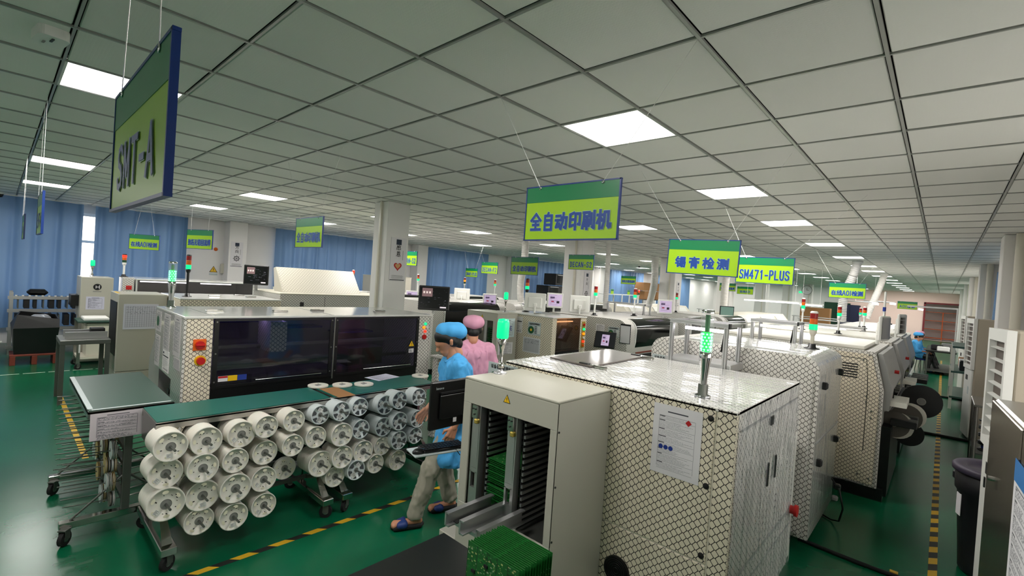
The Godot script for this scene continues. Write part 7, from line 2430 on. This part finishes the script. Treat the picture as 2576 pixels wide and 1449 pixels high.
	card(d, "open_window", b * Vector3(0.01, -0.01, 0.017), b.x, b.y, 0.13, 0.20, lit_screen(152, 60, 90, "gui"), 0.001)
	rod_part(d, "arm", Vector3(0, 0.0, -0.03), Vector3(0.08, -0.02, -0.31), 0.02, M.offwhite, 10)
	d = thing("clipboard", "hanging clipboard with white papers on the mounter's corner", "clipboard", on_z(1573, 840, -7.43))
	box_part(d, "board", Vector3(0, 0, 0), Vector3(0.2, 0.34, 0.006), M.dark)
	box_part(d, "papers", Vector3(0, -0.01, 0.007), Vector3(0.18, 0.30, 0.006), M.paper)
	box_part(d, "clip", Vector3(0, 0.155, 0.01), Vector3(0.1, 0.025, 0.012), M.dark)
	round_mounter(-4.0, -9.95, -12.0, "white netted mounter with dark curved hood, second in the middle row")
	round_mounter(-4.0, -12.35, -14.3, "white netted mounter with dark curved hood, third in the middle row")
	round_mounter(-7.7, -6.1, -8.3, "mounter with black hood and red stripe behind the long white machine", 1.5)
	round_mounter(-7.7, -8.65, -10.8, "mounter with dark hood further behind the loader with boards", 1.5)
	round_mounter(-7.7, -11.15, -13.2, "mounter with dark hood beside the poster pillar row", 1.5)
	round_mounter(-10.3, -6.8, -8.4, "far white mounter near the curtains behind the near pillar", 1.5)
	round_mounter(-10.3, -8.8, -11.0, "far white mounter near the curtains past DECAN-F2", 1.5)
	var gui := lit_screen(161, 90, 80, "gui")
	lcd(on_x(1232, 755, -7.9), 1.0, "white framed lilac screen above the black hooded mounter", gui)
	lcd(on_x(1396, 756, -5.7), 1.0, "white framed lilac screen beside the aluminium frame", gui)
	lcd(on_x(1673, 772, -4.2), 1.0, "cream framed screen above the mounter hood", lit_screen(162, 90, 80, "gui"))
	lcd(on_x(1036, 745, -10.6), 0.9, "white framed lilac screen next to the near pillar", gui)
	monitor_back(on_x(1162, 742, -9.0), -2.4, 0.4, 0.34, "white monitor seen from behind, left of the lilac screen".replace("left of", "beside"), M.offwhite, 0.2)
	monitor_back(on_x(1346, 760, -5.6), -2.4, 0.4, 0.34, "white monitor seen from behind under the white duct hose", M.offwhite, 0.2)
	monitor_back(on_x(1458, 765, -5.3), -2.4, 0.4, 0.34, "white monitor seen from behind in front of the second pillar", M.offwhite, 0.2)
	for q in [[1050, 735, 1.55, "signal tower lit green between pillar poster and cream cabinet", "green"], [1167, 742, 1.55, "signal tower with glowing amber lens near SM481-PLUS", "amber"], [1243, 748, 1.55, "signal tower lit green under DECAN-F2", "green"], [896, 742, 1.52, "thin signal tower glowing orange-red before the blue curtain", "red"], [1608, 770, 1.52, "tall signal tower glowing red by the cartons", "red"], [1700, 786, 1.5, "small dark signal tower lit green by the third pillar", "green"]]:
		var p := on_y(q[0], q[1], q[2])
		if q[0] == 896: p = Vector3(-11.7, 1.52, -6.45)
		if q[0] == 1608: p = Vector3(-8.3, 1.5, -16.0)
		stack_lamp(Vector3(p.x, minf(p.y, 1.52), p.z), q[3], q[4], 0.55, 0.03, M.offwhite, 0.055, true)
	inspection_gantry(Vector3(-5.3, 0.95, -9.78), 0.9, 0.3, 0.75, "aluminium frame with long top bar between the middle row mounters", 0.6)
	# cream cabinets and white machine behind the near pillar
	o = net_cabinet("cream_cabinet", "cream cabinet with a green label beside the near pillar's poster", Vector3(-13.2, 0, -8.9), Vector3(-12.5, 1.95, -7.6), M.cream, M.cream)
	lettering(o, "green_label", "线", Vector3(0.355, 1.7, 0.1), Vector3(0, 0, -1), Vector3.UP, 0.16, 0.2, 0.014, M.print_green)
	o = net_cabinet("white_machine", "white machine with a round porthole and shelf behind the lidded machine", Vector3(-12.2, 0, -6.6), Vector3(-11.2, 1.52, -4.6), M.offwhite, M.offwhite)
	var s := S()
	extrude(s, disc(0.1, 20), Transform3D(Basis(Vector3(0, 0, -1), Vector3.UP, Vector3.RIGHT), Vector3(0.501, 1.2, -0.3)), 0.01)
	put(o, "porthole", s, M.dark)
	monitor_back(on_x(848, 712, -11.6), -1.9, 0.42, 0.34, "white monitor seen from behind before the blue curtain", M.offwhite, on_x(848, 712, -11.6).y - 1.50)
	# exhaust hoses
	duct_hose([Vector3(-8.45, 1.5, -9.62), Vector3(-8.4, 2.0, -9.5), Vector3(-8.15, 2.5, -9.3), Vector3(-8.1, CEIL, -9.25)], 0.09, "white corrugated duct hose below the printer sign")
	duct_hose([Vector3(-5.9, 1.55, -9.75), Vector3(-5.9, 2.2, -9.75), Vector3(-5.92, CEIL, -9.75)], 0.06, "straight white duct pipe beside the second pillar")
	duct_hose([Vector3(-7.6, 1.5, -15.4), Vector3(-7.4, 1.9, -15.2), Vector3(-6.95, 2.4, -14.4), Vector3(-6.9, CEIL, -14.2)], 0.11, "curved white duct hose leaning to the third pillar")
	duct_hose([Vector3(-5.6, 1.6, -17.0), Vector3(-5.6, 2.3, -17.0), Vector3(-5.55, CEIL, -17.0)], 0.12, "white corrugated duct hose left of nothing but the reflow signs".replace("left of nothing but", "between"))
	# reflow ovens
	for q in [[-5.0, -17.6, "long white reflow oven of the middle row with a sloped hood"], [-8.6, -17.2, "long white reflow oven of the third row under the leaning hose"]]:
		o = thing("reflow_oven", q[2], "machine", Vector3(q[0], 0, q[1]))
		box_part(o, "body", Vector3(0, 0.6, 0), Vector3(1.5, 1.2, 5.8), M.offwhite, 0.02)
		s = S()
		extrude(s, [Vector2(-0.75, 0), Vector2(0.75, 0), Vector2(0.5, 0.3), Vector2(-0.5, 0.3)], Transform3D(Basis(), Vector3(0, 1.201, -2.7)), 5.4)
		put(o, "sloped_hood", s, M.cream)
		for i in 3: box_part(o, "hood_panel", Vector3(0.64, 1.36, -1.8 + 1.8 * i), Vector3(0.02, 0.2, 1.2), M.offwhite, 0.0, Basis(Vector3.BACK, 0.69))
	o = thing("control_screen", "small black framed screen with a green picture on the middle oven", "monitor", on_x(1828, 785, -4.5), 0.75)
	box_part(o, "casing", Vector3.ZERO, Vector3(0.4, 0.33, 0.03), M.black, 0.006)
	card(o, "screen", Vector3(0, 0, 0.0155), Vector3.RIGHT, Vector3.UP, 0.36, 0.29, M.green_screen, 0.001)
	rod_part(o, "arm", Vector3(0, -0.15, -0.02), Vector3(0, 1.5 - o.position.y, -0.03), 0.015, M.black, 8)


# ---- far end: shelves, cartons, benches ----
func open_shelf(p: Vector3, w: float, h: float, d: float, label: String, m: Material, turn := 0.0, levels := 4) -> Node3D:
	var o := thing("storage_shelf", label, "shelf", p, turn)
	for x in [-w / 2, 0, w / 2]:
		for z in [-d / 2, d / 2]: box_part(o, "upright", Vector3(x, h / 2, z), Vector3(0.05, h, 0.05), m)
	for i in levels:
		box_part(o, "shelf_board", Vector3(0, 0.12 + (h - 0.14) * i / (levels - 1), 0), Vector3(w + 0.05, 0.035, d), m)
	return o

func build_far_line() -> void:
	open_shelf(Vector3(-12.6, 0, -22.0), 3.4, 1.75, 0.5, "white storage shelves with green notices by the curtains", M.offwhite, PI / 2)
	for q in [[-21.2, "small green notice leaning on the white shelves, beside the hose"], [-22.9, "small green notice leaning on the white shelves, nearer the cartons"]]:
		var o := thing("green_notice", q[1], "notice", Vector3(-12.48, 1.748, q[0]), PI / 2)
		box_part(o, "card", Vector3(0, 0.12, 0), Vector3(0.26, 0.24, 0.01), M.sign_lime)
		box_part(o, "header", Vector3(0, 0.19, 0.006), Vector3(0.25, 0.08, 0.004), M.sign_green)
	var k := 0
	open_shelf(Vector3(-13.3, 0, -27.6), 4.2, 1.5, 0.7, "steel shelves under the piled cardboard cartons", M.grey, PI / 2)
	for i in 5:
		for j in 2:
			if j == 1 and i == 4: continue
			var o := thing("cardboard_carton", "brown cardboard carton piled on the far steel shelves", "box", Vector3(-13.2, 1.52 + 0.5 * j, -25.9 - 0.78 * i + 0.1 * j), 0.0, "cartons piled by the far curtains")
			box_part(o, "carton", Vector3(0, 0.24, 0), Vector3(0.6, 0.48, 0.7), M.cardboard, 0.006)
			box_part(o, "tape", Vector3(0, 0.4805, 0), Vector3(0.602, 0.002, 0.06), M.tape_yellow)
			k += 1
	# black test ovens by the curtains
	for q in [[-13.2, 0.9, -16.8, 0.75], [-13.2, 0.9, -18.0, 0.75], [-13.2, 1.45, -16.9, 0.55], [-13.2, 1.45, -17.9, 0.6], [-13.2, 2.0, -17.4, 0.55]]:
		k += 1
		var o := thing("black_oven", ["black oven box on the lower tier by the curtains", "black oven box on the upper tier by the curtains"][0 if q[1] < 1.2 else 1] if q[1] < 1.9 else "black oven box topping the pile by the curtains", "oven", Vector3(q[0], q[1], q[2]), 0, "black ovens by the curtains")
		box_part(o, "casing", Vector3(0, 0.26, 0), Vector3(0.7, 0.52, 1.0), M.black, 0.02)
		box_part(o, "door_glass", Vector3(0.356, 0.27, 0.1), Vector3(0.01, 0.34, 0.6), M.gloss_black)
		box_part(o, "handle", Vector3(0.38, 0.46, 0.1), Vector3(0.02, 0.02, 0.6), M.alu)
	var st := thing("oven_stand", "steel stand carrying the black ovens by the curtains", "table", Vector3(-13.2, 0, -17.4))
	box_part(st, "top", Vector3(0, 0.875, 0), Vector3(0.8, 0.05, 2.5), M.dull_steel)
	for z in [-1.15, 1.15]:
		for x in [-0.35, 0.35]: box_part(st, "leg", Vector3(x, 0.425, z), Vector3(0.06, 0.85, 0.06), M.dull_steel)
	# tube lights over the far benches
	for q in [[1962, 760, -17.5, 1.1, "lit white tube lamp over the far benches before the pillars"], [2040, 768, -17.5, 0.6, "shorter lit tube lamp over the far benches"], [1905, 756, -19.0, 0.9, "lit tube lamp over the bench near the red crates"]]:
		var p := on_z(q[0], q[1], q[2])
		var o := thing("bench_lamp", q[4], "lamp", p)
		rod_part(o, "tube", Vector3(-q[3] / 2, 0, 0), Vector3(q[3] / 2, 0, 0), 0.02, M.tube_on, 10)
		box_part(o, "reflector", Vector3(0, 0.035, 0), Vector3(q[3] + 0.06, 0.03, 0.1), M.offwhite)
		for e in [-0.4, 0.4]: rod_part(o, "wire", Vector3(e * q[3], 0.05, 0), Vector3(e * q[3], CEIL - p.y, 0), 0.004, M.offwhite, 6)
	for q in [[-3.4, -21.6, "grey steel work bench with blue cloth at the far middle"], [-7.6, -22.0, "long steel work bench near the far red crates"], [-4.2, -24.5, "far steel work bench before the green door"]]:
		var o := thing("work_bench", q[2], "table", Vector3(q[0], 0, q[1]))
		box_part(o, "table_top", Vector3(0, 0.76, 0), Vector3(1.8, 0.04, 0.8), M.mat_grey_green)
		for x in [-0.85, 0.85]:
			for z in [-0.35, 0.35]: box_part(o, "leg", Vector3(x, 0.37, z), Vector3(0.05, 0.74, 0.05), M.dull_steel)
		box_part(o, "upper_shelf", Vector3(0, 1.35, -0.3), Vector3(1.8, 0.03, 0.3), M.alu)
		for x in [-0.85, 0.85]: box_part(o, "shelf_post", Vector3(x, 1.06, -0.3), Vector3(0.04, 0.58, 0.04), M.alu)
		for i in 4: box_part(o, "bench_box", Vector3(-0.6 + 0.4 * i, 0.8 + 0.1, 0.1), Vector3(0.25, 0.22, 0.25), [M.offwhite, M.dark, M.print_blue, M.cardboard][i], 0.01)
	for i in 3:
		var o := thing("red_crate", "red plastic crate stacked by the far pillars", "crate", Vector3(-8.6 + 0.01 * i, 0.36 * i, -27.5), 0.0, "red crates by the far pillars")
		box_part(o, "crate", Vector3(0, 0.175, 0), Vector3(1.5, 0.35, 0.6), M.red, 0.02)
		box_part(o, "rim", Vector3(0, 0.335, 0), Vector3(1.54, 0.03, 0.64), M.red)
	var c := thing("wall_clock", "round white wall clock on the far pillar", "clock", on_z(2030, 730, -35.5))
	var s := S()
	extrude(s, disc(0.3, 28), Transform3D(), 0.04)
	put(c, "case", s, M.grey)
	s = S()
	extrude(s, disc(0.27, 28), Transform3D(Basis(), Vector3(0, 0, 0.04)), 0.004)
	put(c, "dial", s, M.paper)
	box_part(c, "hand", Vector3(0, 0.07, 0.047), Vector3(0.02, 0.16, 0.004), M.print_black)
	box_part(c, "hand", Vector3(0.06, 0, 0.047), Vector3(0.12, 0.02, 0.004), M.print_black)
	var g := thing("exit_sign", "small green emergency exit light on the far wall", "sign", on_z(2016, 735, Z1 + 0.021))
	box_part(g, "panel", Vector3.ZERO, Vector3(0.35, 0.14, 0.04), M.green_on, 0.01)
	var bc := thing("brown_cupboard", "brown wooden cupboard before the far green door", "cupboard", Vector3(-5.6, 0, -33.0))
	box_part(bc, "carcass", Vector3(0, 0.85, 0), Vector3(1.5, 1.7, 0.6), M.cardboard, 0.01)
	for e in [-1, 1]: box_part(bc, "door", Vector3(e * 0.37, 0.85, 0.306), Vector3(0.7, 1.6, 0.012), M.cardboard)
	bc = thing("blue_locker", "dark blue steel locker by the pale far wall", "locker", Vector3(-4.9, 0, -41.3))
	box_part(bc, "carcass", Vector3(0, 1.0, 0), Vector3(1.1, 2.0, 0.6), mat(Color(0.06, 0.08, 0.2), 0.5), 0.01)
	for e in [-1, 1]: box_part(bc, "door", Vector3(e * 0.27, 1.0, 0.306), Vector3(0.5, 1.9, 0.012), mat(Color(0.07, 0.09, 0.22), 0.5))
	# stores behind the doorway
	open_shelf(Vector3(0, 0, Z1 - 1.6), 1.9, 1.9, 0.5, "orange store shelves seen through the far doorway", M.orange, 0.0, 4)


# ---- aisle by the outer wall ----
func air_conditioner(p: Vector3, turn: float, label: String, h := 1.95) -> void:
	# p: middle of the front foot; the front looks along local -x
	var o := thing("air_conditioner", label, "air conditioner", p, turn)
	var d := 0.36
	var w := 0.54
	box_part(o, "body", Vector3(d / 2 + 0.02, h / 2, 0), Vector3(d, h, w), M.ac_beige, 0.015)
	box_part(o, "lower_panel", Vector3(0.008, 0.58, 0), Vector3(0.026, 1.08, w - 0.02), M.offwhite, 0.006)
	box_part(o, "louvre_recess", Vector3(0.018, h - 0.42, 0), Vector3(0.006, 0.68, w - 0.1), M.taupe)
	var s := S()
	bx(s, Vector3(0.0, h - 0.04, 0), Vector3(0.045, 0.08, w)); bx(s, Vector3(0.0, h - 0.79, 0), Vector3(0.045, 0.06, w))
	for e in [-1, 1]: bx(s, Vector3(0.0, h - 0.42, e * (w / 2 - 0.025)), Vector3(0.045, 0.68, 0.05))
	put(o, "grille_frame", s, M.offwhite)
	for i in 8:
		box_part(o, "louvre", Vector3(0.0, h - 0.13 - 0.082 * i, 0), Vector3(0.03, 0.006, w - 0.1), M.offwhite, 0.0, Basis(Vector3.BACK, 0.25))
	box_part(o, "control_window", Vector3(-0.006, 0.98, -0.05), Vector3(0.004, 0.08, 0.14), M.dark)
	box_part(o, "energy_label", Vector3(-0.006, 0.78, 0.1), Vector3(0.003, 0.12, 0.08), M.label_grey)

func build_aisle() -> void:
	M.ac_beige = mat(Color(0.70, 0.66, 0.59), 0.45)
	M.taupe = mat(Color(0.33, 0.29, 0.26), 0.6)
	air_conditioner(Vector3(0.30, 0, -4.58), 0.1, "tall cream air conditioner beside the lidded waste bin")
	air_conditioner(Vector3(0.36, 0, -10.85), 0.13, "tall cream air conditioner past the aisle pillar")
	air_conditioner(Vector3(0.40, 0, -16.4), 0.13, "tall cream air conditioner further along by the shelf table")
	# stainless cabinet
	var o := thing("steel_cabinet", "stainless steel cabinet with a key lock and blue edged notice", "cabinet", Vector3(0.265, 0, -2.8), 0.05)
	box_part(o, "body", Vector3(0.28, 0.83, 0), Vector3(0.54, 1.54, 1.66), M.steel, 0.01)
	box_part(o, "door", Vector3(0.004, 0.86, -0.42), Vector3(0.014, 1.46, 0.80), M.brushed, 0.004)
	box_part(o, "door", Vector3(0.004, 0.86, 0.42), Vector3(0.014, 1.46, 0.80), M.brushed, 0.004)
	box_part(o, "door_gasket", Vector3(0.02, 0.86, -0.828), Vector3(0.02, 1.46, 0.012), M.black)
	rod_part(o, "lock", Vector3(-0.002, 1.22, -0.62), Vector3(-0.02, 1.22, -0.62), 0.012, M.chrome, 12)
	box_part(o, "key", Vector3(-0.03, 1.195, -0.62), Vector3(0.006, 0.05, 0.02), M.dark)
	card(o, "notice", Vector3(-0.004, 1.15, 0.12), Vector3(0, 0, 1), Vector3.UP, 0.36, 0.62, form_tex(171, 90, 150, "form"), 0.002)
	for y in [1.42, 0.87]: box_part(o, "notice_band", Vector3(-0.0065, y, 0.12), Vector3(0.001, 0.09, 0.36), mat(Color(0.12, 0.45, 0.72), 0.5))
	for z in [-0.75, 0.75]:
		for x in [0.1, 0.5]: rod_part(o, "foot", Vector3(x, 0, z), Vector3(x, 0.065, z), 0.03, M.dark, 10)
	# waste bin
	o = thing("waste_bin", "round black waste bin with a purple-grey lid by the striped tape", "bin", Vector3(0.40, 0, -5.32))
	var s := S()
	lathe(s, [Vector2(0.0, 0.0), Vector2(0.19, 0.0), Vector2(0.20, 0.02), Vector2(0.20, 0.05), Vector2(0.235, 0.62), Vector2(0.25, 0.64), Vector2(0.255, 0.78), Vector2(0.235, 0.79)], Transform3D(), 36)
	put(o, "drum", s, M.bin)
	s = S()
	lathe(s, [Vector2(0.262, 0.785), Vector2(0.275, 0.79), Vector2(0.275, 0.825), Vector2(0.262, 0.838), Vector2(0.19, 0.832), Vector2(0.18, 0.815), Vector2(0.0, 0.818)], Transform3D(), 36)
	put(o, "lid", s, M.bin_lid)
	for e in [0.0, PI]:
		var a: float = -2.5 + e
		box_part(o, "handle", Vector3(cos(a) * 0.262, 0.70, sin(a) * 0.262), Vector3(0.04, 0.07, 0.15), M.bin, 0.012, Basis(Vector3.UP, -a))
	card(o, "label", Vector3(-0.218, 0.52, 0.075), Vector3(0.33, 0, 0.94), Vector3.UP, 0.07, 0.17, M.paper, 0.004)
	# tables and shelves on the wall side
	o = thing("steel_table", "low stainless table with dark boxes beneath, in front of the aisle pillar", "table", Vector3(0.62, 0, -8.9))
	box_part(o, "table_top", Vector3(0, 0.865, 0), Vector3(0.52, 0.03, 0.86), M.steel, 0.006)
	box_part(o, "lower_shelf", Vector3(0, 0.25, 0), Vector3(0.48, 0.02, 0.8), M.dull_steel)
	for x in [-0.235, 0.235]:
		for z in [-0.4, 0.4]: rod_part(o, "leg", Vector3(x, 0, z), Vector3(x, 0.85, z), 0.02, M.steel, 10)
	for i in 4:
		var r := thing("cable_reel", "dark cable reel stored under the stainless aisle table", "reel", Vector3(0.6, 0.262 + 0.1 * i, -8.8), 0, "cable reels under the aisle table")
		s = S()
		lathe(s, [Vector2(0, 0), Vector2(0.17, 0), Vector2(0.17, 0.012), Vector2(0.13, 0.02), Vector2(0.13, 0.07), Vector2(0.17, 0.078), Vector2(0.17, 0.09), Vector2(0, 0.09)], Transform3D(), 22)
		put(r, "drum", s, M.black)
		rod_part(r, "blue_band", Vector3(0, 0.03, 0), Vector3(0, 0.06, 0), 0.134, M.print_blue, 20)
	o = thing("shelf_table", "tall grey-green shelf table along the aisle wall", "shelf", Vector3(0.42, 0, -14.5))
	for y in [0.25, 0.78, 1.30]: box_part(o, "shelf_board", Vector3(0, y, 0), Vector3(0.46, 0.04, 1.8), M.mat_grey_green, 0.004)
	for x in [-0.21, 0.21]:
		for z in [-0.87, 0.87]: box_part(o, "leg", Vector3(x, 0.66, z), Vector3(0.05, 1.32, 0.05), M.cream)
	for i in 3: box_part(o, "stored_box", Vector3(0.05, 0.9, -0.5 + 0.5 * i), Vector3(0.3, 0.2, 0.3), [M.cardboard, M.offwhite, M.dark][i], 0.01)
	# far bench with seated workers
	o = thing("work_bench", "dark far work bench where two people sit", "table", Vector3(0.02, 0, -21.5))
	box_part(o, "table_top", Vector3(0, 0.74, 0), Vector3(0.72, 0.04, 3.0), M.black)
	for x in [-0.32, 0.32]:
		for z in [-1.4, 0.0, 1.4]: box_part(o, "leg", Vector3(x, 0.36, z), Vector3(0.04, 0.72, 0.04), M.dull_steel)
	box_part(o, "foot_rail", Vector3(0, 0.12, 0), Vector3(0.6, 0.03, 2.8), M.dull_steel)
	for q in [[0.05, 1.2, "offwhite", 0.26, 0.14], [-0.1, 0.7, "dark", 0.3, 0.16], [0.15, 0.2, "grey", 0.25, 0.2]]:
		box_part(o, "bench_box", Vector3(q[0], 0.761 + q[4] / 2, q[1]), Vector3(0.3, q[4], q[3]), M[q[2]], 0.02)
	alu_bar(o, "lamp_post", Vector3(0.30, 0.76, 1.3), Vector3(0.30, 2.1, 1.3))
	alu_bar(o, "lamp_beam", Vector3(-0.9, 2.12, 1.3), Vector3(0.32, 2.12, 1.3), 0.05)
	rod_part(o, "lamp_tube", Vector3(-0.62, 2.04, 1.25), Vector3(-0.5, 2.02, 1.25), 0.025, M.tube_on, 10)
	for q in [[-0.68, -20.9, "blue round stool under the seated person in blue cap"], [-0.62, -22.2, "blue round stool under the seated person in pink cap"]]:
		var st := thing("stool", q[2], "stool", Vector3(q[0] + 0.22, 0, q[1]))
		rod_part(st, "seat", Vector3(0, 0.36, 0), Vector3(0, 0.40, 0), 0.16, M.print_blue, 20)
		for e in 4: rod_part(st, "leg", Vector3(cos(e * PI / 2) * 0.14, 0, sin(e * PI / 2) * 0.14), Vector3(cos(e * PI / 2) * 0.1, 0.36, sin(e * PI / 2) * 0.1), 0.012, M.dull_steel, 8)
	# bench lamps near the far wall
	for q in [[2180, 762, -19.5, "lamp arm with a small lit lamp by the far AOI sign"], [2225, 762, -21.5, "second lamp arm with a small lit lamp by the far AOI sign"]]:
		var p := on_z(q[0], q[1], q[2])
		var l := thing("bench_lamp", q[3], "lamp", p)
		rod_part(l, "arm", Vector3(-0.6, 0.03, 0), Vector3(0.3, 0.03, 0), 0.018, M.alu, 8)
		rod_part(l, "lit_tube", Vector3(0.15, -0.01, 0), Vector3(0.32, -0.02, 0), 0.03, M.tube_on, 10)
		rod_part(l, "wire", Vector3(-0.3, 0.04, 0), Vector3(-0.3, CEIL - p.y, 0), 0.006, M.offwhite, 6)
